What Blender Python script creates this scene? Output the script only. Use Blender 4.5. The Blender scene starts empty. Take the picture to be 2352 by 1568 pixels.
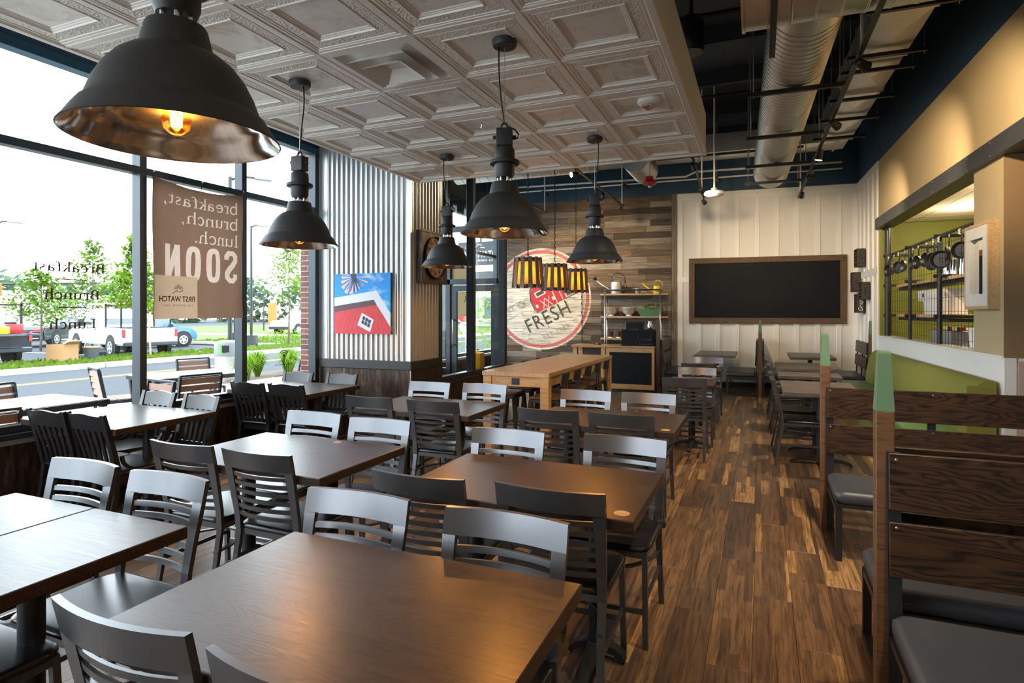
import bpy, bmesh, math, random
from mathutils import Vector, Matrix
random.seed(7)
R = math.radians
SC = bpy.context.scene
COL = SC.collection
# ------------------------------------------------------------------ camera
cam = bpy.data.cameras.new('camera')
cam.sensor_width = 36.0
cam.lens = 20.83
cam.shift_y = -0.02866
cam.clip_start = 0.05
cam.clip_end = 400
cam_o = bpy.data.objects.new('camera', cam)
COL.objects.link(cam_o)
cam_o.location = (0, 0, 1.55)
cam_o.rotation_euler = (R(90), 0, R(22.76))
SC.camera = cam_o
# ------------------------------------------------------------------ overcast sky
world = bpy.data.worlds.new('overcast_sky')
SC.world = world
world.use_nodes = True
_bg = world.node_tree.nodes['Background']
_bg.inputs[0].default_value = (0.84, 0.93, 1.0, 1)
_bg.inputs[1].default_value = 2.0
# ------------------------------------------------------------------ exposure
vs = SC.view_settings
vs.view_transform = 'Standard'
vs.look = 'None'
vs.gamma = 1.0
vs.use_curve_mapping = False
vs.exposure = 2.1
SC.cycles.max_bounces = 10
SC.cycles.diffuse_bounces = 5
SC.cycles.glossy_bounces = 4
SC.cycles.transparent_max_bounces = 16
SC.cycles.transmission_bounces = 6
SC.cycles.caustics_reflective = False
SC.cycles.caustics_refractive = False
SC.cycles.sample_clamp_indirect = 6.0
WARM = (1.0, 0.60, 0.26)
WARM2 = (1.0, 0.75, 0.46)
# strengths of the room's lamps, added track heads included (watts)
PENDANT_W, CRATE_W, TRACK_W, KITCHEN_W = 5.0, 5.0, 66.0, 15.0


# ------------------------------------------------------------------ mesh helper
def _frame(d):
    d = d.normalized()
    up = Vector((0, 0, 1)) if abs(d.z) < 0.95 else Vector((1, 0, 0))
    x = d.cross(up).normalized()
    y = x.cross(d).normalized()
    return x, y


class MB:
    def __init__(self):
        self.bm = bmesh.new()

    def box(self, c, s, rot=None, bev=0.0, seg=1):
        bm = self.bm
        hx, hy, hz = s[0] / 2, s[1] / 2, s[2] / 2
        co = [Vector((x, y, z)) for z in (-hz, hz) for y in (-hy, hy) for x in (-hx, hx)]
        c = Vector(c)
        vv = []
        for p in co:
            if rot is not None:
                p = rot @ p
            vv.append(bm.verts.new(p + c))
        fs = [bm.faces.new([vv[i] for i in f]) for f in
              ((0, 2, 3, 1), (4, 5, 7, 6), (0, 1, 5, 4), (2, 6, 7, 3), (0, 4, 6, 2), (1, 3, 7, 5))]
        if bev > 0:
            es = list({e for f in fs for e in f.edges})
            bmesh.ops.bevel(bm, geom=es, offset=bev, segments=seg, profile=0.6, affect='EDGES')
        return self

    def b6(self, x0, x1, y0, y1, z0, z1, bev=0.0, seg=1):
        return self.box(((x0 + x1) / 2, (y0 + y1) / 2, (z0 + z1) / 2), (abs(x1 - x0), abs(y1 - y0), abs(z1 - z0)), bev=bev, seg=seg)

    def rings(self, rr, closed=False, cap=True):
        bm = self.bm
        V = [[bm.verts.new(p) for p in r] for r in rr]
        n = len(V[0])
        m = len(V)
        for i in range(m if closed else m - 1):
            a, b = V[i], V[(i + 1) % m]
            for k in range(n):
                try:
                    bm.faces.new((a[k], a[(k + 1) % n], b[(k + 1) % n], b[k]))
                except ValueError:
                    pass
        if cap and not closed:
            bm.faces.new(list(reversed(V[0])))
            bm.faces.new(V[-1])
        return self

    def tube(self, pts, r, seg=8, closed=False, cap=True):
        pts = [Vector(p) for p in pts]
        n = len(pts)
        rr = []
        for i, p in enumerate(pts):
            if closed:
                d = pts[(i + 1) % n] - pts[i - 1]
            else:
                d = pts[min(i + 1, n - 1)] - pts[max(i - 1, 0)]
            x, y = _frame(d)
            ri = r[i] if isinstance(r, (list, tuple)) else r
            rr.append([p + x * (ri * math.cos(2 * math.pi * k / seg)) + y * (ri * math.sin(2 * math.pi * k / seg)) for k in range(seg)])
        return self.rings(rr, closed, cap)

    def bar(self, pts, w, t, side=None, cap=True):
        """sweep a w x t rectangle; side = the direction of w"""
        pts = [Vector(p) for p in pts]
        n = len(pts)
        rr = []
        for i, p in enumerate(pts):
            d = (pts[min(i + 1, n - 1)] - pts[max(i - 1, 0)]).normalized()
            s = Vector(side[i] if isinstance(side, list) else side) if side is not None else _frame(d)[0]
            s = (s - d * s.dot(d)).normalized()
            u = s.cross(d).normalized()
            wi = w[i] if isinstance(w, (list, tuple)) else w
            ti = t[i] if isinstance(t, (list, tuple)) else t
            rr.append([p + s * (a * wi / 2) + u * (b * ti / 2) for a, b in ((-1, -1), (1, -1), (1, 1), (-1, 1))])
        return self.rings(rr, False, cap)

    def lathe(self, prof, c=(0, 0, 0), seg=24, cap=True):
        c = Vector(c)
        rr = [[c + Vector((max(r, 1e-4) * math.cos(2 * math.pi * k / seg), max(r, 1e-4) * math.sin(2 * math.pi * k / seg), z)) for k in range(seg)] for r, z in prof]
        return self.rings(rr, False, cap)

    def cyl(self, p0, p1, r0, r1=None, seg=12):
        return self.tube([p0, p1], [r0, r0 if r1 is None else r1], seg)

    def prism(self, poly, f0, f1):
        """poly: list of 2-d points; f0, f1 map them to 3-d (two caps)"""
        bm = self.bm
        a = [bm.verts.new(f0(*p)) for p in poly]
        b = [bm.verts.new(f1(*p)) for p in poly]
        n = len(poly)
        bm.faces.new(a)
        bm.faces.new(list(reversed(b)))
        for i in range(n):
            bm.faces.new((a[i], b[i], b[(i + 1) % n], a[(i + 1) % n]))
        return self

    def quad(self, *p):
        self.bm.faces.new([self.bm.verts.new(q) for q in p])
        return self

    def grid(self, f, nu, nv):
        V = [[self.bm.verts.new(f(i / nu, j / nv)) for j in range(nv + 1)] for i in range(nu + 1)]
        for i in range(nu):
            for j in range(nv):
                self.bm.faces.new((V[i][j], V[i + 1][j], V[i + 1][j + 1], V[i][j + 1]))
        return self

    def mesh(self, name, mat, smooth=False, ang=None, fix=True):
        bm = self.bm
        if fix:
            bmesh.ops.recalc_face_normals(bm, faces=bm.faces)
        me = bpy.data.meshes.new(name)
        bm.to_mesh(me)
        bm.free()
        if mat is not None:
            for m in (mat if isinstance(mat, (list, tuple)) else [mat]):
                me.materials.append(m)
        if smooth or ang:
            me.polygons.foreach_set('use_smooth', [True] * len(me.polygons))
            if ang:
                try:
                    me.set_sharp_from_angle(angle=R(ang))
                except Exception:
                    pass
        return me

    def build(self, name, mat, parent=None, loc=(0, 0, 0), rot=(0, 0, 0), smooth=False, ang=None, **kw):
        return link(name, self.mesh(name, mat, smooth, ang), parent, loc, rot, **kw)


def link(name, data, parent=None, loc=(0, 0, 0), rot=(0, 0, 0), label=None, cat=None, group=None, kind=None):
    o = bpy.data.objects.new(name, data)
    COL.objects.link(o)
    o.parent = parent
    o.location = loc
    o.rotation_euler = rot if isinstance(rot, (tuple, list)) else (0, 0, rot)
    tag(o, label, cat, group, kind)
    return o


def tag(o, label=None, cat=None, group=None, kind=None):
    if label: o['label'] = label
    if cat: o['category'] = cat
    if group: o['group'] = group
    if kind: o['kind'] = kind
    return o


def thing(name, label, cat, loc=(0, 0, 0), rz=0.0, group=None, kind=None):
    return link(name, None, None, loc, (0, 0, rz), label, cat, group, kind)


def struct(name, loc=(0, 0, 0), rz=0.0, label=None):
    return link(name, None, None, loc, (0, 0, rz), label, None, None, 'structure')


def clone(root, loc, rz=0.0, label=None, group=None):
    r = root.copy()
    COL.objects.link(r)
    r.location = loc
    r.rotation_euler = (0, 0, rz)
    if label: r['label'] = label
    if group: r['group'] = group
    for ch in KIDS.get(root.name, root.children):
        c = ch.copy()
        COL.objects.link(c)
        c.parent = r
        for g in KIDS.get(ch.name, ch.children):
            d = g.copy()
            COL.objects.link(d)
            d.parent = c
    return r


KIDS = {}


def remember(root):
    KIDS[root.name] = list(root.children)
    for c in root.children:
        KIDS[c.name] = list(c.children)
    return root


def text(body, size, mat, parent, loc, rot, name='lettering', align='CENTER', ext=0.0005, sx=1.0, shear=0.0, space=1.0, off=0.0, **kw):
    cu = bpy.data.curves.new(name, 'FONT')
    cu.body = body
    cu.size = size
    cu.align_x = align
    cu.align_y = 'CENTER'
    cu.extrude = ext
    cu.shear = shear
    cu.space_character = space
    cu.offset = off
    cu.resolution_u = 3
    cu.materials.append(mat)
    o = link(name, cu, parent, loc, rot, **kw)
    o.scale = (sx, 1, 1)
    FONTS.append(o)
    return o


FONTS = []


def fonts_to_mesh():
    dg = bpy.context.evaluated_depsgraph_get()
    dg.update()
    made = [(o, bpy.data.meshes.new_from_object(o.evaluated_get(dg))) for o in FONTS]
    for o, me in made:
        n_, par, loc, rot, sc = o.name, o.parent, o.location.copy(), o.rotation_euler.copy(), o.scale.copy()
        cu = o.data
        bpy.data.objects.remove(o)
        bpy.data.curves.remove(cu)
        q = link(n_, me, par, loc, tuple(rot))
        q.scale = sc


# ------------------------------------------------------------------ materials
class N:
    """small node-tree writer"""
    def __init__(self, name):
        self.m = bpy.data.materials.new(name)
        self.m.use_nodes = True
        self.t = self.m.node_tree
        self.t.nodes.clear()
        self.out = self.t.nodes.new('ShaderNodeOutputMaterial')

    def n(self, kind, **kw):
        nd = self.t.nodes.new('ShaderNode' + kind)
        for k, v in kw.items():
            setattr(nd, k, v)
        return nd

    def l(self, a, b):
        self.t.links.new(a, b)

    def val(self, sock, v):
        if hasattr(v, 'is_linked') or isinstance(v, bpy.types.NodeSocket):
            self.l(v, sock)
        elif isinstance(v, (tuple, list)) and len(v) == 3 and sock.type == 'RGBA':
            sock.default_value = (*v, 1)
        else:
            sock.default_value = v

    def math(self, op, a, b=0.0, c=None, clamp=False):
        nd = self.n('Math', operation=op, use_clamp=clamp)
        self.val(nd.inputs[0], a)
        self.val(nd.inputs[1], b)
        if c is not None: self.val(nd.inputs[2], c)
        return nd.outputs[0]

    def mix(self, f, a, b, mode='MIX'):
        nd = self.n('Mix', data_type='RGBA', blend_type=mode)
        self.val(nd.inputs[0], f)
        self.val(nd.inputs[6], a)
        self.val(nd.inputs[7], b)
        return nd.outputs[2]

    def ramp(self, f, stops, interp='LINEAR'):
        nd = self.n('ValToRGB')
        cr = nd.color_ramp
        cr.interpolation = interp
        while len(cr.elements) < len(stops): cr.elements.new(0.5)
        for e, (p, c) in zip(cr.elements, stops):
            e.position = p
            e.color = (*c, 1) if len(c) == 3 else c
        self.val(nd.inputs[0], f)
        return nd.outputs[0]

    def sep(self, v):
        nd = self.n('SeparateXYZ')
        self.l(v, nd.inputs[0])
        return nd.outputs

    def com(self, x, y, z):
        nd = self.n('CombineXYZ')
        for i, q in enumerate((x, y, z)): self.val(nd.inputs[i], q)
        return nd.outputs[0]

    def coord(self, which='Object', scale=None, loc=None, obj=None):
        tc = self.n('TexCoord')
        if obj is not None: tc.object = obj
        s = tc.outputs[which]
        if scale is not None or loc is not None:
            mp = self.n('Mapping')
            self.l(s, mp.inputs[0])
            if scale is not None: mp.inputs['Scale'].default_value = scale
            if loc is not None: self.val(mp.inputs['Location'], loc)
            s = mp.outputs[0]
        return s

    def noise(self, v, scale=5, detail=4, rough=0.5, dist=0.0, out=0):
        nd = self.n('TexNoise')
        if v is not None: self.l(v, nd.inputs['Vector'])
        nd.inputs['Scale'].default_value = scale
        nd.inputs['Detail'].default_value = detail
        nd.inputs['Roughness'].default_value = rough
        nd.inputs['Distortion'].default_value = dist
        return nd.outputs[out]

    def rnd(self):
        return self.n('ObjectInfo').outputs['Random']

    def bsdf(self, col, rough=0.5, metal=0.0, spec=0.5, bump=None, bstr=0.3, bdist=0.01, **kw):
        b = self.n('BsdfPrincipled')
        self.val(b.inputs['Base Color'], col)
        self.val(b.inputs['Roughness'], rough)
        self.val(b.inputs['Metallic'], metal)
        b.inputs['Specular IOR Level'].default_value = spec
        for k, v in kw.items():
            self.val(b.inputs[k.replace('_', ' ')], v)
        if bump is not None:
            bp = self.n('Bump')
            bp.inputs['Strength'].default_value = bstr
            bp.inputs['Distance'].default_value = bdist
            self.l(bump, bp.inputs['Height'])
            self.l(bp.outputs[0], b.inputs['Normal'])
        self.l(b.outputs[0], self.out.inputs[0])
        return self.m


def plain(name, col, rough=0.5, metal=0.0, spec=0.5, var=0.0, vs=8.0, bump=0.0, bs=60.0, **kw):
    n = N(name)
    c = col
    bmp = None
    if var > 0:
        f = n.noise(n.coord('Object'), vs, 4)
        c = n.mix(f, tuple(x * (1 - var) for x in col), tuple(min(1, x * (1 + var)) for x in col))
    if bump > 0:
        bmp = n.noise(n.coord('Object'), bs, 3)
    return n.bsdf(c, rough, metal, spec, bmp, bump, 0.004, **kw)


def emit(name, col, strength):
    n = N(name)
    e = n.n('Emission')
    e.inputs[0].default_value = (*col, 1)
    e.inputs[1].default_value = strength
    n.l(e.outputs[0], n.out.inputs[0])
    return n.m


def pane_mat(name, tint=(0.955, 0.975, 0.975), refl=0.45):
    n = N(name)
    tr = n.n('BsdfTransparent')
    tr.inputs[0].default_value = (*tint, 1)
    gl = n.n('BsdfGlossy')
    gl.inputs['Roughness'].default_value = 0.02
    lw = n.n('LayerWeight')
    lw.inputs[0].default_value = 0.5
    f = n.math('ADD', 0.025, n.math('MULTIPLY', n.math('POWER', lw.outputs['Facing'], 5.0), refl))
    mx = n.n('MixShader')
    n.l(f, mx.inputs[0])
    n.l(tr.outputs[0], mx.inputs[1])
    n.l(gl.outputs[0], mx.inputs[2])
    n.l(mx.outputs[0], n.out.inputs[0])
    return n.m


def grain_mat(name, dark, mid, light, rough=0.35, along='X', ringscale=5.0, stretch=7.0, bstr=0.15, usernd=True, spec=0.5, coat=0.0):
    """stained timber with cathedral grain running along one local axis"""
    n = N(name)
    co = n.coord('Object')
    x, y, z = n.sep(co)
    if usernd:
        off = n.math('MULTIPLY', n.rnd(), 37.0)
    else:
        off = 0.0
    if along == 'X':
        v = n.com(n.math('MULTIPLY', x, 1.0), n.math('ADD', n.math('MULTIPLY', y, stretch), off), n.math('MULTIPLY', z, stretch))
    else:
        v = n.com(n.math('ADD', n.math('MULTIPLY', x, stretch), off), y, n.math('MULTIPLY', z, stretch))
    a = n.noise(v, 1.1, 3, 0.55, 0.5)
    rings = n.math('FRACT', n.math('MULTIPLY', a, ringscale * 3.2))
    rings = n.ramp(rings, [(0.0, (0, 0, 0)), (0.16, (0.7, 0.7, 0.7)), (0.6, (1, 1, 1)), (0.9, (0.5, 0.5, 0.5)), (1.0, (0.0, 0.0, 0.0))])
    if along == 'X':
        v2 = n.com(n.math('MULTIPLY', x, 3.0), n.math('MULTIPLY', y, 120.0), n.math('MULTIPLY', z, 120.0))
    else:
        v2 = n.com(n.math('MULTIPLY', x, 120.0), n.math('MULTIPLY', y, 3.0), n.math('MULTIPLY', z, 120.0))
    fine = n.noise(v2, 1.0, 3, 0.6)
    f = n.math('ADD', n.math('MULTIPLY', rings, 0.55), n.math('MULTIPLY', fine, 0.5))
    col = n.ramp(f, [(0.12, dark), (0.5, mid), (0.95, light)])
    big = n.noise(co, 2.3, 2)
    col = n.mix(n.math('MULTIPLY', big, 0.5), col, dark)
    r = n.math('ADD', rough - 0.08, n.math('MULTIPLY', fine, 0.16))
    return n.bsdf(col, r, 0.0, spec, f, bstr, 0.002, Coat_Weight=coat, Coat_Roughness=0.12)


def weathered(name, tones, rough=0.8, along='X', attr=False):
    """reclaimed boards: tone picked for each board, streaked along its length"""
    n = N(name)
    co = n.coord('Object')
    x, y, z = n.sep(co)
    r = n.rnd()
    off = n.math('MULTIPLY', r, 91.0)
    if along == 'X':
        v = n.com(n.math('ADD', n.math('MULTIPLY', x, 1.6), off), n.math('MULTIPLY', y, 14), n.math('MULTIPLY', z, 26))
    else:
        v = n.com(n.math('MULTIPLY', x, 26), n.math('MULTIPLY', y, 14), n.math('ADD', n.math('MULTIPLY', z, 1.6), off))
    s = n.noise(v, 1.6, 6, 0.65, 0.3)
    k = len(tones)
    base = n.ramp(r, [(i / k, t) for i, t in enumerate(tones)], 'CONSTANT')
    col = n.mix(n.ramp(s, [(0.3, (0, 0, 0)), (0.62, (1, 1, 1))]), n.mix(0.62, base, (0.02, 0.015, 0.012)), base)
    hi = n.ramp(s, [(0.58, (0, 0, 0)), (0.8, (1, 1, 1))])
    col = n.mix(n.math('MULTIPLY', hi, 0.35), col, (0.62, 0.55, 0.47))
    return n, col, s


M = {}
M['glass'] = pane_mat('window_glass')
M['vestglass'] = pane_mat('vestibule_glass', (0.97, 0.985, 0.985), 0.4)
M['frame'] = plain('bronze_aluminium', (0.035, 0.045, 0.055), 0.35, 0.4)
M['navy'] = plain('navy_paint', (0.018, 0.062, 0.115), 0.6, var=0.1)
M['deck'] = plain('dark_deck_paint', (0.016, 0.028, 0.042), 0.7)
M['navysteel'] = plain('blue_steel_head', (0.03, 0.10, 0.17), 0.4, 0.2, var=0.3, vs=30)
M['tan'] = plain('tan_wall_paint', (0.46, 0.355, 0.20), 0.7, bump=0.05)
M['brownwall'] = plain('brown_wall_paint', (0.26, 0.17, 0.085), 0.7, bump=0.05)
M['white'] = plain('white_panel_paint', (0.74, 0.72, 0.68), 0.5)
M['whitetrim'] = plain('white_trim_paint', (0.80, 0.79, 0.75), 0.45)
M['steel'] = plain('charcoal_steel', (0.05, 0.055, 0.065), 0.45, 0.3)
M['blackbase'] = plain('black_base', (0.012, 0.012, 0.014), 0.4)
M['olive'] = plain('olive_paint', (0.165, 0.19, 0.018), 0.6)
M['gun'] = plain('gunmetal_chair', (0.125, 0.129, 0.140), 0.27, 0.78, var=0.08, vs=14)
M['gunolive'] = plain('bronze_chair', (0.30, 0.29, 0.25), 0.34, 0.9)
M['blackseat'] = plain('black_seat', (0.010, 0.010, 0.012), 0.26)
M['blackwood'] = plain('black_lacquer_wood', (0.012, 0.011, 0.012), 0.32, var=0.2, vs=20)
M['iron'] = plain('black_cast_iron', (0.012, 0.014, 0.017), 0.42)
M['lamp'] = plain('matte_black_lamp', (0.026, 0.027, 0.029), 0.52, 0.1, bump=0.03, bs=120)
M['chrome'] = plain('polished_reflector', (0.80, 0.78, 0.75), 0.12, 1.0)
M['silver'] = plain('brushed_silver', (0.62, 0.62, 0.62), 0.28, 0.95)
M['steelbright'] = plain('bright_steel', (0.78, 0.78, 0.77), 0.3, 0.6)
M['wire'] = plain('black_wire', (0.012, 0.012, 0.013), 0.5)
M['pipe'] = plain('black_iron_pipe', (0.03, 0.033, 0.038), 0.32, 0.6)
M['vinyl'] = plain('slate_vinyl', (0.040, 0.046, 0.058), 0.42, bump=0.12, bs=220)
M['mint'] = plain('mint_paint', (0.105, 0.195, 0.110), 0.5)
M['mintvinyl'] = plain('mint_vinyl', (0.15, 0.29, 0.10), 0.45)
M['limefab'] = plain('lime_fabric', (0.20, 0.195, 0.032), 0.85, var=0.22, vs=90, bump=0.25, bs=260)
M['chalk'] = plain('chalkboard', (0.006, 0.008, 0.011), 0.65, spec=0.2, var=0.2, vs=3)
M['plastic'] = plain('white_plastic', (0.84, 0.83, 0.81), 0.4)
M['red'] = plain('red_plastic', (0.50, 0.01, 0.015), 0.3)
M['black'] = plain('black_plastic', (0.012, 0.012, 0.014), 0.4)
M['rubber'] = plain('rubber', (0.015, 0.015, 0.016), 0.8)
M['yellow'] = plain('yellow_enamel', (0.85, 0.62, 0.01), 0.35)
M['bulbglass'] = None
M['filament'] = emit('amber_filament', (1.0, 0.50, 0.10), 42.0)
M['filament2'] = emit('amber_glow', (1.0, 0.46, 0.07), 16.0)
M['spotface'] = emit('track_lamp_face', (1.0, 0.62, 0.22), 14.0)
M['kface'] = emit('downlight_face', (1.0, 0.72, 0.36), 12.0)


def _bulb():
    n = N('amber_bulb_glass')
    tr = n.n('BsdfTransparent')
    tr.inputs[0].default_value = (1.0, 0.66, 0.24, 1)
    gl = n.n('BsdfGlossy')
    gl.inputs['Roughness'].default_value = 0.05
    lw = n.n('LayerWeight')
    lw.inputs[0].default_value = 0.25
    mx = n.n('MixShader')
    n.l(n.math('MULTIPLY', lw.outputs[1], 0.7), mx.inputs[0])
    n.l(tr.outputs[0], mx.inputs[1])
    n.l(gl.outputs[0], mx.inputs[2])
    n.l(mx.outputs[0], n.out.inputs[0])
    return n.m


M['bulbglass'] = _bulb()
M['tabletop'] = grain_mat('espresso_tabletop', (0.011, 0.007, 0.0055), (0.028, 0.0155, 0.011), (0.060, 0.033, 0.021), 0.32, 'X', 6.0, 7.0, 0.07)
M['tablegrey'] = grain_mat('weathered_tabletop', (0.045, 0.035, 0.03), (0.09, 0.07, 0.058), (0.15, 0.12, 0.10), 0.38, 'X', 4.0, 8.0, 0.15)
M['oak'] = grain_mat('golden_oak', (0.26, 0.135, 0.05), (0.42, 0.235, 0.095), (0.54, 0.33, 0.15), 0.36, 'Y', 3.0, 7.0, 0.1)
M['oakx'] = grain_mat('golden_oak_cross', (0.30, 0.155, 0.055), (0.46, 0.26, 0.10), (0.58, 0.36, 0.16), 0.40, 'X', 3.0, 7.0, 0.1)
M['bench'] = grain_mat('espresso_bench_board', (0.006, 0.004, 0.003), (0.018, 0.009, 0.006), (0.085, 0.038, 0.016), 0.42, 'X', 5.5, 6.0, 0.15, spec=0.35)
M['walnut'] = grain_mat('walnut_post', (0.06, 0.028, 0.012), (0.125, 0.06, 0.026), (0.19, 0.10, 0.045), 0.4, 'X', 4.0, 8.0, 0.1)
M['stoolwood'] = grain_mat('stool_seat_wood', (0.07, 0.032, 0.016), (0.14, 0.068, 0.033), (0.21, 0.115, 0.058), 0.35, 'X', 3.0, 7.0, 0.1)
M['darkwood'] = grain_mat('dark_brown_wood', (0.025, 0.012, 0.008), (0.055, 0.026, 0.016), (0.09, 0.045, 0.026), 0.4, 'X', 3.0, 7.0, 0.1)
M['shelfwood'] = grain_mat('raw_shelf_board', (0.22, 0.13, 0.07), (0.36, 0.23, 0.13), (0.46, 0.32, 0.19), 0.6, 'X', 3.0, 7.0, 0.1)
M['pine'] = grain_mat('raw_pine', (0.42, 0.25, 0.11), (0.60, 0.40, 0.20), (0.70, 0.50, 0.28), 0.5, 'Y', 3.0, 7.0, 0.1)
M['rustic'] = grain_mat('rustic_frame', (0.03, 0.016, 0.008), (0.10, 0.055, 0.025), (0.22, 0.13, 0.06), 0.65, 'X', 6.0, 12.0, 0.5)
M['cratewood'] = grain_mat('grey_crate_slat', (0.09, 0.075, 0.065), (0.19, 0.155, 0.13), (0.32, 0.27, 0.235), 0.75, 'X', 4.0, 9.0, 0.3)


def _floor(attr):
    n = N('vinyl_plank_field' if attr else 'vinyl_plank')
    if attr:
        a = n.n('Attribute', attribute_name='pl')
        co = a.outputs['Vector']
        r = n.n('Attribute', attribute_name='rnd').outputs['Fac']
    else:
        co = n.coord('Object')
        r = n.rnd()
    x, y, z = n.sep(co)
    r1 = n.math('FRACT', n.math('MULTIPLY', r, 17.31))
    r2 = n.math('FRACT', n.math('MULTIPLY', r, 53.77))
    wob = n.math('MULTIPLY', n.math('SUBTRACT', n.noise(n.com(n.math('MULTIPLY', r, 40.0), n.math('MULTIPLY', y, 3.0), 0.0), 1.0, 2), 0.5), 0.03)
    xs = n.math('ADD', x, wob)
    ns = n.math('ADD', n.math('FLOOR', n.math('MULTIPLY', r1, 3.2)), 2.0)
    strip = n.math('FLOOR', n.math('ADD', n.math('MULTIPLY', n.math('ADD', n.math('DIVIDE', xs, 0.19), 0.5), ns), n.math('MULTIPLY', r2, 0.6)))
    cut = n.math('FLOOR', n.math('ADD', n.math('MULTIPLY', y, 1.15), n.math('MULTIPLY', n.math('ADD', r2, strip), 5.37)))
    wn = n.n('TexWhiteNoise', noise_dimensions='3D')
    n.l(n.com(strip, n.math('MULTIPLY', r, 971.0), cut), wn.inputs[0])
    v = wn.outputs['Value']
    base = n.ramp(r, [(0.0, (0.095, 0.052, 0.031)), (0.20, (0.165, 0.086, 0.043)), (0.38, (0.215, 0.114, 0.052)), (0.55, (0.15, 0.102, 0.074)), (0.70, (0.26, 0.142, 0.062)), (0.86, (0.082, 0.049, 0.035))], 'CONSTANT')
    gold = n.ramp(v, [(0.0, (0.105, 0.060, 0.036)), (0.42, (0.20, 0.108, 0.052)), (0.70, (0.25, 0.138, 0.06)), (0.87, (0.52, 0.285, 0.105)), (0.95, (0.56, 0.32, 0.125))], 'CONSTANT')
    use = n.ramp(r1, [(0.0, (0.15, 0.15, 0.15)), (0.28, (0.75, 0.75, 0.75)), (0.55, (1, 1, 1))], 'CONSTANT')
    col = n.mix(n.math('MULTIPLY', use, 0.8), base, gold)
    vv = n.com(n.math('ADD', n.math('MULTIPLY', x, 38.0), n.math('MULTIPLY', r, 60.0)), n.math('MULTIPLY', y, 2.2), 0.0)
    s = n.noise(vv, 1.6, 6, 0.65, 0.6)
    col = n.mix(n.ramp(s, [(0.34, (0.8, 0.8, 0.8)), (0.58, (0, 0, 0))]), col, (0.022, 0.014, 0.010))
    kn = n.noise(n.com(n.math('ADD', n.math('MULTIPLY', x, 22.0), n.math('MULTIPLY', r, 33.0)), n.math('MULTIPLY', y, 9.0), 0.0), 1.0, 5, 0.7)
    col = n.mix(n.ramp(kn, [(0.58, (0, 0, 0)), (0.74, (0.75, 0.75, 0.75))]), col, (0.03, 0.019, 0.013))
    return n.bsdf(col, n.math('ADD', 0.30, n.math('MULTIPLY', s, 0.16)), 0, 0.45, s, 0.12, 0.002)


M['plank'] = _floor(False)
M['plankfield'] = _floor(True)


def _tile():
    n = N('aged_tin_ceiling_tile')
    co = n.coord('Object')
    x, y, z = n.sep(co)
    m = n.math('MAXIMUM', n.math('ABSOLUTE', x), n.math('ABSOLUTE', y))
    band = n.math('MULTIPLY', n.math('GREATER_THAN', m, 0.187), n.math('LESS_THAN', m, 0.244))
    vo = n.n('TexVoronoi')
    n.l(co, vo.inputs['Vector'])
    vo.inputs['Scale'].default_value = 85.0
    emb = n.math('MULTIPLY', band, vo.outputs['Distance'])
    off = n.com(n.math('MULTIPLY', n.rnd(), 23.0), n.math('MULTIPLY', n.rnd(), 11.0), 0)
    add = n.n('VectorMath', operation='ADD')
    n.l(co, add.inputs[0])
    n.l(off, add.inputs[1])
    pat = n.noise(add.outputs[0], 5.5, 7, 0.7, 0.8)
    ctr = n.math('LESS_THAN', m, 0.145)
    r = n.rnd()
    amt = n.math('MULTIPLY', n.math('MULTIPLY', ctr, n.ramp(pat, [(0.48, (0, 0, 0)), (0.66, (1, 1, 1))])), n.math('ADD', 0.25, n.math('MULTIPLY', r, 0.75)))
    col = n.mix(amt, (0.88, 0.86, 0.82), (0.50, 0.42, 0.33))
    dark = n.math('MULTIPLY', band, n.math('LESS_THAN', vo.outputs['Distance'], 0.30))
    col = n.mix(n.math('MULTIPLY', dark, 0.35), col, (0.50, 0.46, 0.41))
    return n.bsdf(col, 0.34, 0.0, 0.5, emb, 0.8, 0.006)


M['tile'] = _tile()
M['grid'] = plain('ceiling_grid_paint', (0.85, 0.81, 0.78), 0.4)
M['fascia'] = plain('soffit_fascia_paint', (0.80, 0.78, 0.75), 0.55)


def _galv(name, col, rough, metal=0.85):
    n = N(name)
    co = n.coord('Object')
    a = n.noise(co, 38, 3, 0.6)
    b = n.noise(n.coord('Object', (9, 9, 1.2)), 2.0, 4)
    f = n.math('ADD', n.math('MULTIPLY', a, 0.5), n.math('MULTIPLY', b, 0.5))
    c = n.mix(f, tuple(x * 0.72 for x in col), tuple(min(1, x * 1.2) for x in col))
    return n.bsdf(c, n.math('ADD', rough - 0.06, n.math('MULTIPLY', f, 0.14)), metal, 0.5)


M['galv'] = _galv('galvanised_corrugated', (0.56, 0.575, 0.575), 0.38)
M['duct'] = _galv('galvanised_duct', (0.62, 0.61, 0.59), 0.33, 0.9)


def _patina():
    n = N('patina_steel_panel')
    v = n.coord('Object', (6, 6, 1.1))
    a = n.noise(v, 2.2, 6, 0.65, 0.4)
    b = n.noise(n.coord('Object', (14, 14, 3)), 2.5, 5, 0.7)
    col = n.ramp(a, [(0.30, (0.022, 0.016, 0.015)), (0.45, (0.055, 0.035, 0.026)), (0.56, (0.10, 0.058, 0.036)), (0.66, (0.13, 0.12, 0.125)), (0.8, (0.07, 0.05, 0.042))])
    col = n.mix(n.ramp(b, [(0.5, (0, 0, 0)), (0.66, (0.8, 0.8, 0.8))]), col, (0.018, 0.013, 0.012))
    return n.bsdf(col, 0.42, 0.55, 0.5, b, 0.12, 0.003)


M['patina'] = _patina()
M['bandtrim'] = plain('blackened_timber', (0.018, 0.017, 0.018), 0.5, var=0.4, vs=15, bump=0.3, bs=40)


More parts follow.
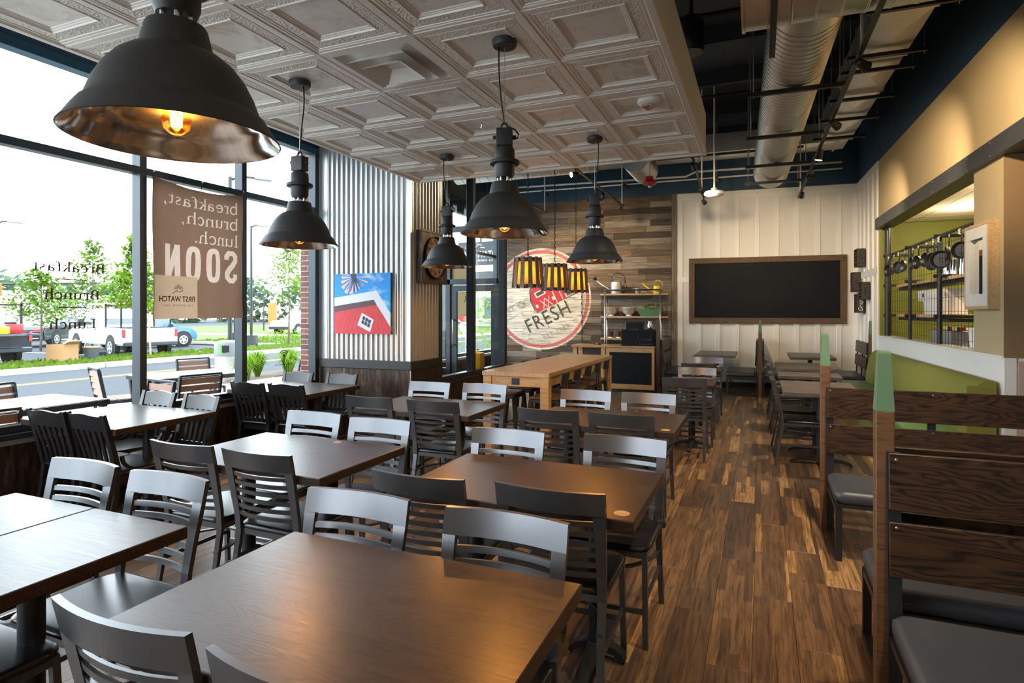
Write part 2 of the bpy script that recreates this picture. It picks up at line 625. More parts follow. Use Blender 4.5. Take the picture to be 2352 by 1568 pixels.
def _brick():
    n = N('red_brick')
    r = n.rnd()
    s = n.noise(n.coord('Object'), 45, 5, 0.7)
    c = n.ramp(r, [(0.0, (0.22, 0.075, 0.055)), (0.35, (0.17, 0.06, 0.048)), (0.65, (0.28, 0.10, 0.07)), (0.9, (0.13, 0.055, 0.05))], 'CONSTANT')
    c = n.mix(n.math('MULTIPLY', s, 0.6), c, (0.08, 0.04, 0.035))
    return n.bsdf(c, 0.85, 0, 0.3, s, 0.4, 0.003)


M['brick'] = _brick()
M['mortar'] = plain('mortar', (0.46, 0.42, 0.38), 0.9)


# ================================================================== the room
T = 0.6096
XW = -5.15          # window wall
DECK = 5.3
YB = -2.6           # wall behind the camera
# ---- floor: vinyl planks along the room
floor = MB().b6(-5.7, 4.2, YB - 0.2, 13.6, -0.12, -0.012).build('floor', M['blackbase'], label='brown multi-tone vinyl plank floor', kind='structure')
PW, PL = 0.19, 1.22


def in_view(x, y, marg=0.12):
    dep = -0.3869 * x + 0.9221 * y
    lat = 0.9221 * x + 0.3869 * y
    if dep < 1.2: return None
    u = lat / dep
    if abs(u) > 0.864 + marg: return None
    if 1.55 / dep > 0.66: return None
    return dep


pl_mesh = {}
spots = []
nx0 = int(-5.1 / PW) - 1
for i in range(nx0, int(2.1 / PW) + 2):
    x = i * PW + 0.06
    off = ((i * 0.618) % 1.0) * PL
    y = YB + off - PL
    while y < 13.3:
        y0, y1 = max(y, YB), min(y + PL, 13.3)
        if y1 - y0 > 0.05 and -5.1 < x < 2.2 or (x > 2.0 and y1 < 6.3 and x < 4 and y1 - y0 > 0.05):
            spots.append((x, (y0 + y1) / 2, y1 - y0))
        y += PL
vis = []
for s in spots:
    # planks that the tables leave in sight rank first: the aisle, then by distance
    d = in_view(s[0], s[1])
    if d is None: continue
    w = d * (0.6 if -0.55 < s[0] < 0.6 else 1.0)
    if s[0] < -2.0: w *= 1.5
    vis.append((w, s))
vis.sort(key=lambda q: q[0])
chosen = {s for _, s in vis[:290]}
full = MB().box((0, 0, -0.006), (PW - 0.0014, PL - 0.0014, 0.012), bev=0.001).mesh('plank', M['plank'])
for s in spots:
    if s in chosen:
        if abs(s[2] - PL) < 1e-4:
            me = full
        else:
            me = MB().box((0, 0, -0.006), (PW - 0.0014, s[2] - 0.0014, 0.012), bev=0.001).mesh('plank', M['plank'])
        link('plank', me, floor, (s[0], s[1], 0))
fb = MB()
lay_p = fb.bm.verts.layers.float_vector.new('pl')
lay_r = fb.bm.verts.layers.float.new('rnd')
for s in spots:
    if s in chosen: continue
    rv = random.random()
    hx, hy = PW / 2 - 0.0007, s[2] / 2 - 0.0007
    vv = []
    for ax, ay in ((-hx, -hy), (hx, -hy), (hx, hy), (-hx, hy)):
        v = fb.bm.verts.new((s[0] + ax, s[1] + ay, 0))
        v[lay_p] = (ax, ay, 0)
        v[lay_r] = rv
        vv.append(v)
    fb.bm.faces.new(vv)
fb.build('plank_field', M['plankfield'], floor, kind='stuff')

# ---- roof deck high above
ceil = MB().b6(-5.9, 4.4, YB - 0.2, 13.8, DECK, DECK + 0.15).build('ceiling', M['deck'], label='dark navy exposed roof deck', kind='structure')
for k in range(9):
    MB().b6(-5.6, 4.0, 0.7 + k * 1.5, 0.76 + k * 1.5, DECK - 0.22, DECK - 0.002).build('joist', M['deck'], ceil)

# ---- hung soffit of tin tiles
SX1, SX0 = -0.469, -0.469 - 5 * T
SY1 = 2.653 + 5 * T
ZC = 2.996
sof = MB().b6(SX0, SX1, YB + 0.3, SY1, ZC + 0.03, ZC + 0.37).build('ceiling_soffit', M['fascia'], label='hung soffit of off-white pressed tin ceiling tiles', kind='structure')
for nm, a in (('edge_trim', (SX1 - 0.03, SX1 + 0.012, YB + 0.3, SY1 + 0.012, ZC - 0.008, ZC + 0.05)), ('edge_trim', (SX0 - 0.012, SX0 + 0.03, YB + 0.3, SY1 + 0.012, ZC - 0.008, ZC + 0.05)),
              ('edge_trim', (SX0 - 0.012, SX1 + 0.012, SY1 - 0.03, SY1 + 0.012, ZC - 0.007, ZC + 0.05))):
    MB().b6(*a, bev=0.004).build(nm, M['grid'], sof)
MB().b6(SX1 + 0.001, SX1 + 0.006, YB + 0.3, SY1, ZC + 0.06, ZC + 0.37).build('fascia_board', M['fascia'], sof)


def ring_tile():
    b = MB()
    h = T / 2 - 0.0125
    prof = [(0, 0.0), (0.022, 0.0), (0.025, 0.006), (0.030, 0.006), (0.034, 0.001), (0.040, 0.001), (0.043, 0.006), (0.050, 0.004), (0.104, 0.004), (0.108, -0.001), (0.114, -0.001), (0.118, 0.007), (0.126, 0.007), (0.131, 0.011), (0.138, 0.011), (0.142, 0.015)]
    V = []
    for o, z in prof:
        q = h - o
        V.append([b.bm.verts.new(p) for p in ((-q, -q, z), (q, -q, z), (q, q, z), (-q, q, z))])
    for a, c in zip(V, V[1:]):
        for k in range(4):
            b.bm.faces.new((a[k], c[k], c[(k + 1) % 4], a[(k + 1) % 4]))
    b.bm.faces.new(V[-1])
    me = b.mesh('tile', M['tile'], fix=False)
    me.flip_normals()
    return me


tile_me = ring_tile()
for c in range(5):
    for r in range(-5, 5):
        if c == 2 and r == 0:
            continue
        link('tile', tile_me, sof, (SX1 - (c + 0.5) * T, 2.653 + (r + 0.5) * T, ZC), (0, 0, R(90) * ((c * 3 + r) % 4)))
for c in range(1, 5):
    MB().b6(SX1 - c * T - 0.0125, SX1 - c * T + 0.0125, -0.4, SY1, ZC - 0.005, ZC + 0.004).build('runner', M['grid'], sof)
for r in range(-4, 5):
    MB().b6(SX0, SX1, 2.653 + r * T - 0.0125, 2.653 + r * T + 0.0125, ZC - 0.004, ZC + 0.004).build('runner', M['grid'], sof)

# ---- window wall along the street: knee wall, mullions, panes
wl = struct('wall_left', label='knee wall of rusty steel panels with window band above')
MB().b6(XW - 0.18, XW - 0.012, YB, 6.0, 0, 0.60).build('knee_wall', M['blackbase'], wl)
MULL = [3.656 + 1.139 * k for k in range(-6, 3)]
for a, c in zip(MULL, MULL[1:]):
    MB().b6(XW - 0.012, XW, a + 0.003, c - 0.003, 0.004, 0.60).build('panel', M['patina'], wl)
MB().b6(XW - 0.20, XW + 0.03, YB, 6.0, 0.60, 0.645, bev=0.006).build('sill', M['frame'], wl)
MB().b6(XW - 0.01, XW + 0.012, YB, 6.0, 0.56, 0.60).build('sill_apron', M['galv'], wl)
MB().b6(XW - 0.25, XW - 0.06, YB, 6.0, 3.60, DECK).build('bulkhead', M['navy'], wl)
MB().b6(XW - 0.14, XW - 0.02, YB, 6.0, 3.54, 3.62, bev=0.004).build('steel_head', M['navysteel'], wl)


def window(n, y0, y1, x, z0, z1, zt, depth=0.11, glass='glass', last=False, par=None):
    w = struct('window_%d' % n)
    fr = M['frame']
    m = MB()
    m.b6(x - depth, x, y0 - 0.033, y0 + 0.033, z0, z1, bev=0.003)
    m.build('mullion', fr, w)
    if last:
        MB().b6(x - depth, x, y1 - 0.033, y1 + 0.033, z0, z1, bev=0.003).build('mullion', fr, w)
    MB().b6(x - depth, x - 0.005, y0 + 0.03, y1 - 0.03, zt - 0.032, zt + 0.032, bev=0.003).build('transom', fr, w)
    MB().b6(x - depth, x - 0.005, y0 + 0.03, y1 - 0.03, z0, z0 + 0.055, bev=0.003).build('bottom_rail', fr, w)
    MB().b6(x - depth * 0.5 - 0.003, x - depth * 0.5 + 0.003, y0 + 0.03, y1 - 0.03, z0 + 0.05, zt - 0.03).build('pane', M[glass], w)
    MB().b6(x - depth * 0.5 - 0.003, x - depth * 0.5 + 0.003, y0 + 0.03, y1 - 0.03, zt + 0.03, z1).build('pane', M[glass], w)
    return w


nwin = 1
for k, (a, c) in enumerate(zip(MULL, MULL[1:])):
    window(nwin, a, c, XW, 0.645, 3.545, 2.83, last=(k == len(MULL) - 2))
    nwin += 1

# ---- corrugated column
XC, YC0, YC1 = -3.82, 6.0, 6.69
wc = struct('wall_column', label='corner column clad in corrugated galvanised steel')
MB().b6(XW - 0.1, XC - 0.02, YC0 + 0.02, YC1, 0, DECK).build('core', M['blackbase'], wc)


def corr(w, h, pitch=0.0735, amp=0.013):
    nseg = int(round(w / pitch)) * 10
    return MB().grid(lambda u, v: (u * w, -amp - amp * math.sin(2 * math.pi * u * w / pitch), v * h), nseg, 1)


cs = corr(XC - 0.02 - XW - 0.10, DECK - 0.95).build('corrugated_sheet', M['galv'], wc, (XW + 0.10, YC0 + 0.018, 0.95), smooth=True)
cs2 = corr(YC1 - YC0 - 0.06, DECK - 0.95).build('corrugated_sheet', M['galv'], wc, (XC - 0.018, YC0 + 0.04, 0.95), (0, 0, R(90)), smooth=True)
MB().b6(XC - 0.045, XC + 0.006, YC0 - 0.012, YC0 + 0.03, 0.95, DECK).build('corner_flashing', M['galv'], wc)
MB().b6(XW - 0.02, XW + 0.105, YC0 - 0.006, YC0 + 0.015, 0.95, DECK).build('jamb_flashing', M['galv'], wc)
for z in (0.86 + 0.55, 2.45):
    for k in range(8):
        MB().lathe([(0.006, 0), (0.004, 0.004)], (XW + 0.16 + k * 0.147, 0, 0), 6).build('screw', M['silver'], wc, (0, YC0 - 0.002, z), (R(90), 0, 0))
for k in range(3):
    w = (XC - XW) / 3
    MB().b6(XW + k * w + 0.002, XW + (k + 1) * w - 0.002, YC0 - 0.004, YC0 + 0.02, 0, 0.86).build('panel', M['patina'], wc)
MB().b6(XC - 0.02, XC + 0.004, YC0 - 0.004, YC1, 0, 0.86).build('panel', M['patina'], wc)
MB().b6(XW, XC + 0.035, YC0 - 0.04, YC0 + 0.02, 0.86, 0.966, bev=0.006).build('band_trim', M['bandtrim'], wc)
MB().b6(XC - 0.02, XC + 0.034, YC0 - 0.03, YC1 + 0.01, 0.86, 0.966, bev=0.006).build('band_trim', M['bandtrim'], wc)
MB().b6(XC - 0.006, XC + 0.007, YC0 - 0.006, YC0 + 0.006, 0, 0.86).build('corner_flashing', M['galv'], wc)

# ---- vestibule: side glass, door, and the glazed wall beyond it
wv = struct('wall_vestibule', label='low rusty steel wall below the vestibule glass')
YV1 = 8.90
MB().b6(XC - 0.16, XC - 0.012, YC1, YV1, 0, 0.60).build('knee_wall', M['blackbase'], wv)
for a, c in ((YC1, 7.7), (7.7, YV1)):
    MB().b6(XC - 0.012, XC, a, c - 0.004, 0, 0.60).build('panel', M['patina'], wv)
MB().b6(XC - 0.19, XC + 0.03, YC1, YV1, 0.60, 0.645, bev=0.006).build('sill', M['frame'], wv)
MB().b6(XC - 0.16, XC, YC1, YV1, 3.9, DECK).build('bulkhead', M['navy'], wv)


def big_window(n, pts, x, z0, z1, bars, name='window'):
    w = struct('%s_%d' % (name, n))
    for p in pts:
        MB().b6(x - 0.11, x, p - 0.045, p + 0.045, z0, z1, bev=0.003).build('mullion', M['frame'], w)
    for a, c in zip(pts, pts[1:]):
        zz = [z0] + bars + [z1]
        for za, zb in zip(zz, zz[1:]):
            MB().b6(x - 0.058, x - 0.052, a + 0.04, c - 0.04, za, zb).build('pane', M['vestglass'], w)
        for zb in [z0 + 0.03, z1 - 0.03] + bars:
            MB().b6(x - 0.11, x - 0.004, a + 0.04, c - 0.04, zb - 0.03, zb + 0.03, bev=0.003).build('transom', M['frame'], w)
    return w


big_window(nwin, [YC1 + 0.03, 7.70, YV1 - 0.05], XC, 0.645, 3.92, [])
nwin += 1
big_window(nwin, [YC1 + 0.2, 7.9, YV1], XW, 0.645, 3.6, [2.83])
nwin += 1
wb2 = struct('wall_vestibule_street', label='street side of the vestibule')
MB().b6(XW - 0.18, XW, YC1, YV1, 0, 0.60).build('knee_wall', M['patina'], wb2)
MB().b6(XW - 0.2, XW + 0.03, YC1, YV1, 0.60, 0.645).build('sill', M['whitetrim'], wb2)
MB().b6(XW - 0.2, XW, YC1, YV1, 3.6, DECK).build('bulkhead', M['navy'], wb2)
# door plane at the far end
dr = struct('door_1', (0, YV1, 0), label='dark framed glass entrance door with silver pull handle')
fr = M['frame']
for x0, x1 in ((XW, XW + 0.07), (-4.93, -4.85), (-3.99, -3.86)):
    MB().b6(x0, x1, -0.05, 0.05, 0, 3.9, bev=0.003).build('jamb', fr, dr)
for z in (2.06, 2.95, 3.85):
    MB().b6(XW, -3.86, -0.05, 0.05, z - 0.045, z + 0.045, bev=0.003).build('head_rail', fr, dr)
MB().b6(XW + 0.06, -4.93, -0.05, 0.05, 0.0, 0.60).build('side_panel', M['patina'], dr)
MB().b6(XW + 0.06, -4.93, -0.004, 0.004, 0.6, 2.02).build('pane', M['vestglass'], dr)
MB().b6(-4.85, -3.99, -0.004, 0.004, 2.1, 2.91).build('pane', M['vestglass'], dr)
MB().b6(-4.85, -3.99, -0.004, 0.004, 2.99, 3.81).build('pane', M['vestglass'], dr)
leaf = MB()
leaf.b6(-4.84, -4.74, -0.022, 0.022, 0.01, 2.0).b6(-4.10, -4.0, -0.022, 0.022, 0.01, 2.0).b6(-4.74, -4.10, -0.022, 0.022, 1.90, 2.0).b6(-4.74, -4.10, -0.022, 0.022, 0.01, 0.20)
lf = leaf.build('leaf', fr, dr)
MB().b6(-4.74, -4.10, -0.004, 0.004, 0.20, 1.90).build('pane', M['vestglass'], lf)
MB().tube([(-4.79, -0.022, 1.42), (-4.79, -0.075, 1.42), (-4.78, -0.09, 1.40), (-4.78, -0.09, 1.02), (-4.79, -0.075, 1.0), (-4.79, -0.022, 1.0)], 0.013, 8).build('pull_handle', M['silver'], lf, smooth=True)
MB().b6(-4.74, -4.10, 0.022, 0.05, 1.36, 1.385).build('push_bar', M['silver'], lf)
# the glazed wall beyond the door
XF = -5.62
wf = struct('wall_left_far', label='glazed wall beyond the entrance door')
MB().b6(XF - 0.18, XF, YV1, 12.62, 0, 0.60).build('knee_wall', M['patina'], wf)
MB().b6(XF - 0.2, XF + 0.10, YV1, 12.62, 0.60, 0.645).build('sill', M['whitetrim'], wf)
MB().b6(XF - 0.2, XF, YV1, 12.62, 3.6, DECK).build('bulkhead', M['navy'], wf)
big_window(nwin, [YV1 + 0.05, 10.1, 11.3, 12.55], XF, 0.645, 3.62, [2.83])
nwin += 1

# ---- back wall: reclaimed boards on one side, white board and batten on the other
wb = struct('wall_back', (-1.635, 12.945, 0), R(4.57), label='back wall of reclaimed barn boards and white board-and-batten panelling')
MB().b6(-4.02, 3.6, 0.025, 0.2, 0, 4.05).build('backing', M['blackbase'], wb)
MB().b6(-4.02, 3.6, 0.0, 0.2, 4.05, DECK).build('bulkhead', M['navy'], wb)
TONES = [(0.145, 0.105, 0.075), (0.24, 0.185, 0.135), (0.075, 0.055, 0.042), (0.31, 0.255, 0.20), (0.185, 0.125, 0.078), (0.115, 0.098, 0.085), (0.27, 0.225, 0.18), (0.205, 0.155, 0.11), (0.095, 0.07, 0.052), (0.355, 0.30, 0.24), (0.16, 0.13, 0.105), (0.225, 0.16, 0.10)]
CIRC = (-2.99, 1.85, 1.155)


def _barn():
    n, col, s = weathered('reclaimed_barn_board', TONES)
    x, y, z = n.sep(n.coord('Object', obj=wb))
    dx = n.math('SUBTRACT', x, CIRC[0])
    dz = n.math('SUBTRACT', z, CIRC[1])
    d = n.math('SQRT', n.math('ADD', n.math('MULTIPLY', dx, dx), n.math('MULTIPLY', dz, dz)))
    wear = n.ramp(s, [(0.38, (0, 0, 0)), (0.50, (1, 1, 1))])
    wear = n.math('ADD', n.math('MULTIPLY', wear, 0.68), 0.24)
    cream = n.mix(n.rnd(), (0.70, 0.66, 0.56), (0.56, 0.52, 0.43))
    fill = n.math('MULTIPLY', n.math('LESS_THAN', d, CIRC[2]), wear)
    col = n.mix(fill, col, cream)
    ring = n.math('MULTIPLY', n.math('GREATER_THAN', d, CIRC[2] - 0.115), n.math('LESS_THAN', d, CIRC[2] - 0.045))
    col = n.mix(n.math('MULTIPLY', ring, n.math('ADD', n.math('MULTIPLY', wear, 0.6), 0.3)), col, (0.50, 0.045, 0.055))
    return n.bsdf(col, 0.8, 0, 0.25, s, 0.5, 0.006)


M['barn'] = _barn()
rb = random.Random(11)
row = 0
z = 0.0
PH = 0.131
while z < 4.04:
    h = min(PH, 4.05 - z)
    x = -4.02 + rb.uniform(-0.8, 0)
    while x < -0.112:
        L = rb.choice([0.5, 0.75, 0.95, 1.2, 1.5, 1.8]) * rb.uniform(0.9, 1.1)
        x0, x1 = max(x, -4.02), min(x + L, -0.112)
        if -0.112 - x1 < 0.2: x1 = -0.112
        if x1 - x0 > 0.06:
            pr = rb.uniform(0.0, 0.010)
            MB().box((0, 0, 0), (x1 - x0 - 0.003, 0.022, h - 0.003), bev=0.0012).build('plank', M['barn'], wb, ((x0 + x1) / 2, 0.014 - pr, z + h / 2))
        x = x1 if x1 >= -0.112 else x + L
    z += PH
nb, colb, sb_ = weathered('pilaster_board', [(0.30, 0.26, 0.20), (0.24, 0.20, 0.15), (0.19, 0.15, 0.11)], along='Z')
M['pilaster'] = nb.bsdf(colb, 0.8, 0, 0.25, sb_, 0.4, 0.004)
MB().b6(-0.108, 0.0, -0.03, 0.025, 0, 1.98, bev=0.002).build('pilaster_board', M['pilaster'], wb)
MB().b6(-0.108, 0.0, -0.03, 0.025, 1.983, 4.05, bev=0.002).build('pilaster_board', M['pilaster'], wb)
# white side
MB().b6(0.0, 3.42, 0.0, 0.025, 0.0, 4.05).build('panel', M['white'], wb)
MB().b6(0.0, 3.40, -0.018, 0.0, 3.90, 4.05, bev=0.002).build('top_rail', M['whitetrim'], wb)
MB().b6(0.0, 3.40, -0.018, 0.0, 2.17, 2.29, bev=0.002).build('middle_rail', M['whitetrim'], wb)
MB().b6(0.0, 3.40, -0.022, 0.0, 0.0, 0.11, bev=0.002).build('base_trim', M['blackbase'], wb)
for k in range(9):
    s = 0.071 + 0.3735 * k
    for z0, z1 in ((0.11, 2.17), (2.29, 3.90)):
        MB().b6(s - 0.045, s + 0.045, -0.026, 0.0, z0, z1, bev=0.002).build('batten', M['whitetrim'], wb)
MB().b6(3.30, 3.37, -0.018, 0.0, 0.11, 3.9, bev=0.002).build('batten', M['whitetrim'], wb)

# ---- right wall (its own slight angle): panelled bay, serving window, beam
RW = (2.1225, 0.0, 0.0)
wr = struct('wall_right', RW, R(1.7), label='tan wall with serving window, white wainscot and dark steel beam')
S0, S1, SE = 6.36, 11.31, 13.25
O0, O1, OZ0, OZ1 = 7.055, 11.18, 1.17, 2.905
MB().b6(0.0, 0.15, S1, SE + 0.1, 0, 4.03).build('panel', M['white'], wr)
for k in range(6):
    s = S1 + 0.05 + k * 0.37
    for z0, z1 in ((0.11, 2.17), (2.29, 3.90)):
        MB().b6(-0.026, 0.0, s - 0.045, s + 0.045, z0, z1, bev=0.002).build('batten', M['whitetrim'], wr)
MB().b6(-0.018, 0, S1, SE, 3.90, 4.03).build('top_rail', M['whitetrim'], wr)
MB().b6(-0.018, 0, S1, SE, 2.17, 2.29).build('middle_rail', M['whitetrim'], wr)
MB().b6(-0.022, 0, S1, SE, 0.0, 0.11).build('base_trim', M['blackbase'], wr)
MB().b6(0.0, 0.16, O1, S1, OZ0, OZ1).build('jamb_wall', M['tan'], wr)
MB().b6(-0.004, 0.165, O1 - 0.012, O1, OZ0, OZ1).build('jamb_lining', M['olive'], wr)
MB().b6(0.0, 0.16, S0, O0, OZ0, OZ1).build('pier_wall', M['tan'], wr)
MB().b6(0.0, 0.16, YB, S1, 3.08, 4.03).build('upper_wall', M['tan'], wr)
MB().b6(0.02, 0.16, S0, S1, 0.0, OZ0 - 0.02).build('wainscot', M['white'], wr)
MB().b6(-0.016, 0.20, S0 - 0.01, S1, OZ0 - 0.02, OZ0, bev=0.003).build('sill', M['whitetrim'], wr)
for a, c in ((S0, 7.9), (7.9, 9.6), (9.6, S1)):
    MB().b6(0.002, 0.02, a + 0.002, c - 0.002, 0.11, OZ0 - 0.02).build('panel', M['whitetrim'], wr)
MB().b6(-0.012, 0.02, S0, S1, 0, 0.11).build('base_trim', M['blackbase'], wr)
MB().b6(0.03, 0.2, YB, SE + 0.1, 4.03, DECK).build('bulkhead', M['navy'], wr)
beam = MB().b6(-0.05, 0.16, YB, S1 + 0.005, OZ1, 3.08, bev=0.003).build('steel_beam', M['steel'], wr)
for k in range(9):
    for z in (2.935, 3.05):
        MB().lathe([(0.009, 0), (0.007, 0.006)], seg=8).build('bolt', M['silver'], beam, (-0.05, 10.9 - k * 0.55 + (0.03 if k % 2 else 0), z), (0, R(-90), 0))
# recess beyond the pier: brown return wall, tiled wainscot
wr2 = struct('wall_recess', RW, R(1.7), label='brown return wall with tiled wainscot beside the pier')
MB().b6(0.0, 2.3, S0 - 0.012, S0, 1.155, OZ1).build('wall_skin', M['brownwall'], wr2)
MB().b6(0.16, 2.3, S0, S0 + 0.12, 0, OZ1).build('wall_core', M['brownwall'], wr2)
MB().b6(0.0, 0.085, S0 - 0.02, S0, 0, 1.155).build('corner_trim', M['whitetrim'], wr2)
MB().b6(0.10, 2.3, S0 - 0.02, S0 - 0.012, 1.13, 1.155).build('cap_trim', M['whitetrim'], wr2)
M['pinktile'] = plain('rose_wainscot_tile', (0.52, 0.40, 0.32), 0.45, bump=0.3, bs=25)
for i in range(5):
    for j in range(4):
        MB().b6(0.10 + i * 0.30, 0.397 + i * 0.30, S0 - 0.018, S0 - 0.011, 0.11 + j * 0.255, 0.362 + j * 0.255, bev=0.001).build('tile', M['pinktile'], wr2)
MB().b6(0.1, 2.3, S0 - 0.012, S0, 0, 1.13).build('wainscot_core', M['whitetrim'], wr2)
MB().b6(2.0, 2.15, YB, S0, 0, OZ1).build('far_wall', M['brownwall'], wr2)
MB().b6(0.16, 2.2, YB, S0, OZ1 + 0.005, OZ1 + 0.1).build('recess_ceiling', M['grid'], wr2)
# kitchen pass behind the serving window
kw = struct('wall_kitchen', RW, R(1.7), label='olive green kitchen walls seen through the serving window')
MB().b6(2.1, 2.2, S0, 13.3, 0, 3.2).build('wall_skin', M['olive'], kw)
MB().b6(0.16, 2.2, 12.2, 12.3, 0, 3.2).build('wall_skin', M['olive'], kw)
MB().b6(0.16, 2.2, S0 + 0.12, S0 + 0.2, 0, 3.2).build('wall_skin', M['olive'], kw)
MB().b6(0.16, 0.17, S0 + 0.2, 12.2, OZ1, 3.2).build('header_skin', M['olive'], kw)
M['acoustic'] = plain('acoustic_ceiling_tile', (0.74, 0.70, 0.62), 0.8, bump=0.1)
MB().b6(0.16, 2.2, S0 + 0.1, 12.3, 3.125, 3.2).build('ceiling_backing', M['blackbase'], kw)
for i in range(4):
    for j in range(9):
        x0, y0 = 0.18 + i * 0.5, 6.6 + j * 0.61
        MB().b6(x0 + 0.004, x0 + 0.492, y0 + 0.004, min(y0 + 0.602, 12.18), 3.105, 3.125).build('tile', M['acoustic'], kw)
dl = MB().lathe([(0.085, 0), (0.085, -0.012), (0.06, -0.012), (0.055, 0.0)], seg=20).build('downlight_trim', M['plastic'], kw, (1.05, 8.6, 3.105))
MB().lathe([(0.055, 0), (0.01, 0.004)], seg=20).build('downlight_lens', M['kface'], dl, (0, 0, -0.008))
MB().b6(0.16, 2.1, S0 + 0.2, 12.2, -0.01, 0.004).build('kitchen_floor', M['pinktile'], kw)
pcn = thing('pass_counter', 'steel pass counter inside the serving window', 'counter', RW, R(1.7))
MB().b6(0.2, 0.75, S0 + 0.25, 12.15, 1.06, 1.10, bev=0.004).build('worktop', M['silver'], pcn)
for s in (6.8, 8.6, 10.4, 12.0):
    MB().b6(0.24, 0.72, s - 0.02, s + 0.02, 0.005, 1.06).build('leg_panel', M['silver'], pcn)
# ---- wall behind the camera: window opening sized for fill light, plain wall beside it
wq = struct('wall_front', label='unseen window opening sized for fill light and plain wall behind the viewpoint')
XQ = -2.3
MB().b6(XW - 0.1, XQ, YB - 0.2, YB, 0, 0.5).build('knee_wall', M['patina'], wq)
MB().b6(XW - 0.1, XQ, YB - 0.2, YB, 3.6, DECK).build('bulkhead', M['navy'], wq)
MB().b6(XQ, 4.1, YB - 0.2, YB, 0, DECK).build('plain_wall', M['tan'], wq)
for k in range(3):
    MB().b6(XW + k * 1.38, XW + k * 1.38 + 0.07, YB - 0.12, YB, 0.5, 3.6).build('mullion', M['frame'], wq)
MB().b6(XW, XQ, YB - 0.12, YB, 2.8, 2.87).build('transom', M['frame'], wq)


# ================================================================== chairs
def lean(z):
    t = max(0.0, (z - 0.45) / 0.41)
    return -0.190 - 0.080 * t ** 1.15


def curved_bar(b, hw, z0, z1, thick, sag, n=8, yo=0.0):
    """a back rail: rectangle section, bowed backwards in plan"""
    rr = []
    for i in range(n + 1):
        u = -1 + 2 * i / n
        x = hw * u
        s = -sag * (1 - u * u)
        ring = []
        for dz, dy in ((z0, -1), (z1, -1), (z1, 1), (z0, 1)):
            ring.append(Vector((x, lean(dz) + s + yo + dy * thick / 2, dz)))
        rr.append(ring)
    return b.rings(rr)


def rrect(hx, hyb, hyf, r, n=5):
    """rounded rectangle outline: half width, back y, front y, corner radius"""
    out = []
    for cx, cy, a0 in ((hx - r, hyf - r, 0), (-hx + r, hyf - r, 90), (-hx + r, hyb + r, 180), (hx - r, hyb + r, 270)):
        for k in range(n + 1):
            a = R(a0 + 90 * k / n)
            out.append((cx + r * math.cos(a), cy + r * math.sin(a)))
    return out


def slab(b, outline, z0, z1, e=0.008):
    """a slab with softened edges"""
    cx = sum(p[0] for p in outline) / len(outline)
    cy = sum(p[1] for p in outline) / len(outline)

    def off(k):
        return [Vector((cx + (x - cx) * k, cy + (y - cy) * k, 0)) for x, y in outline]
    ext = max(abs(p[0] - cx) for p in outline)
    k = 1 - e / ext
    rr = []
    for kk, z in ((k * 0.985, z0), (1, z0 + e), (1, z1 - e), (k, z1 - e * 0.15), (k * 0.94, z1)):
        ring = off(kk)
        for v in ring: v.z = z
        rr.append(ring)
    return b.rings(rr)


def make_metal_chair(mat):
    t = thing('ladder_back_chair', 'x', 'chair')
    slab(MB(), rrect(0.215, -0.20, 0.215, 0.07), 0.438, 0.468, 0.010).build('seat', M['blackseat'], t, smooth=True, ang=50)
    b = MB()
    b.bar([(-0.19, 0.19, 0.425), (0.19, 0.19, 0.425)], 0.022, 0.03, (0, 1, 0)).bar([(-0.19, -0.18, 0.425), (0.19, -0.18, 0.425)], 0.022, 0.03, (0, 1, 0))
    b.bar([(-0.19, -0.18, 0.425), (-0.19, 0.19, 0.425)], 0.022, 0.03, (1, 0, 0)).bar([(0.19, -0.18, 0.425), (0.19, 0.19, 0.425)], 0.022, 0.03, (1, 0, 0))
    b.build('seat_frame', mat, t)
    for s in (-1, 1):
        pts = [(s * 0.200, -0.265, 0.0), (s * 0.196, -0.225, 0.22), (s * 0.194, -0.192, 0.42), (s * 0.195, lean(0.52), 0.52), (s * 0.197, lean(0.64), 0.64), (s * 0.200, lean(0.778), 0.778)]
        MB().bar(pts, [0.026, 0.028, 0.034, 0.038, 0.043, 0.050], 0.020, (1, 0, 0)).build('rear_leg', mat, t)
        MB().bar([(s * 0.19, 0.185, 0.44), (s * 0.197, 0.205, 0.0)], 0.024, 0.024, (1, 0, 0)).build('leg', mat, t)
        MB().bar([(s * 0.193, 0.195, 0.215), (s * 0.196, -0.222, 0.215)], 0.012, 0.022, (1, 0, 0)).build('stretcher', mat, t)
    bow = [(0.19 * math.cos(R(a)), -0.225 + 0.30 * math.sin(R(a)), 0.30) for a in range(0, 181, 20)]
    MB().bar(bow, 0.010, 0.024, (0, 0, 1)).build('bow_stretcher', mat, t)
    MB().bar([(-0.195, 0.200, 0.165), (0.195, 0.200, 0.165)], 0.012, 0.022, (0, 1, 0)).build('stretcher', mat, t)
    curved_bar(MB(), 0.2255, 0.776, 0.866, 0.020, 0.034, 12).build('top_rail', mat, t, smooth=True, ang=35)
    for k in range(6):
        zc = 0.737 - 0.0425 * k
        curved_bar(MB(), 0.186, zc - 0.0105, zc + 0.0105, 0.010, 0.030, 8).build('slat', mat, t, smooth=True, ang=35)
    return remember(t)


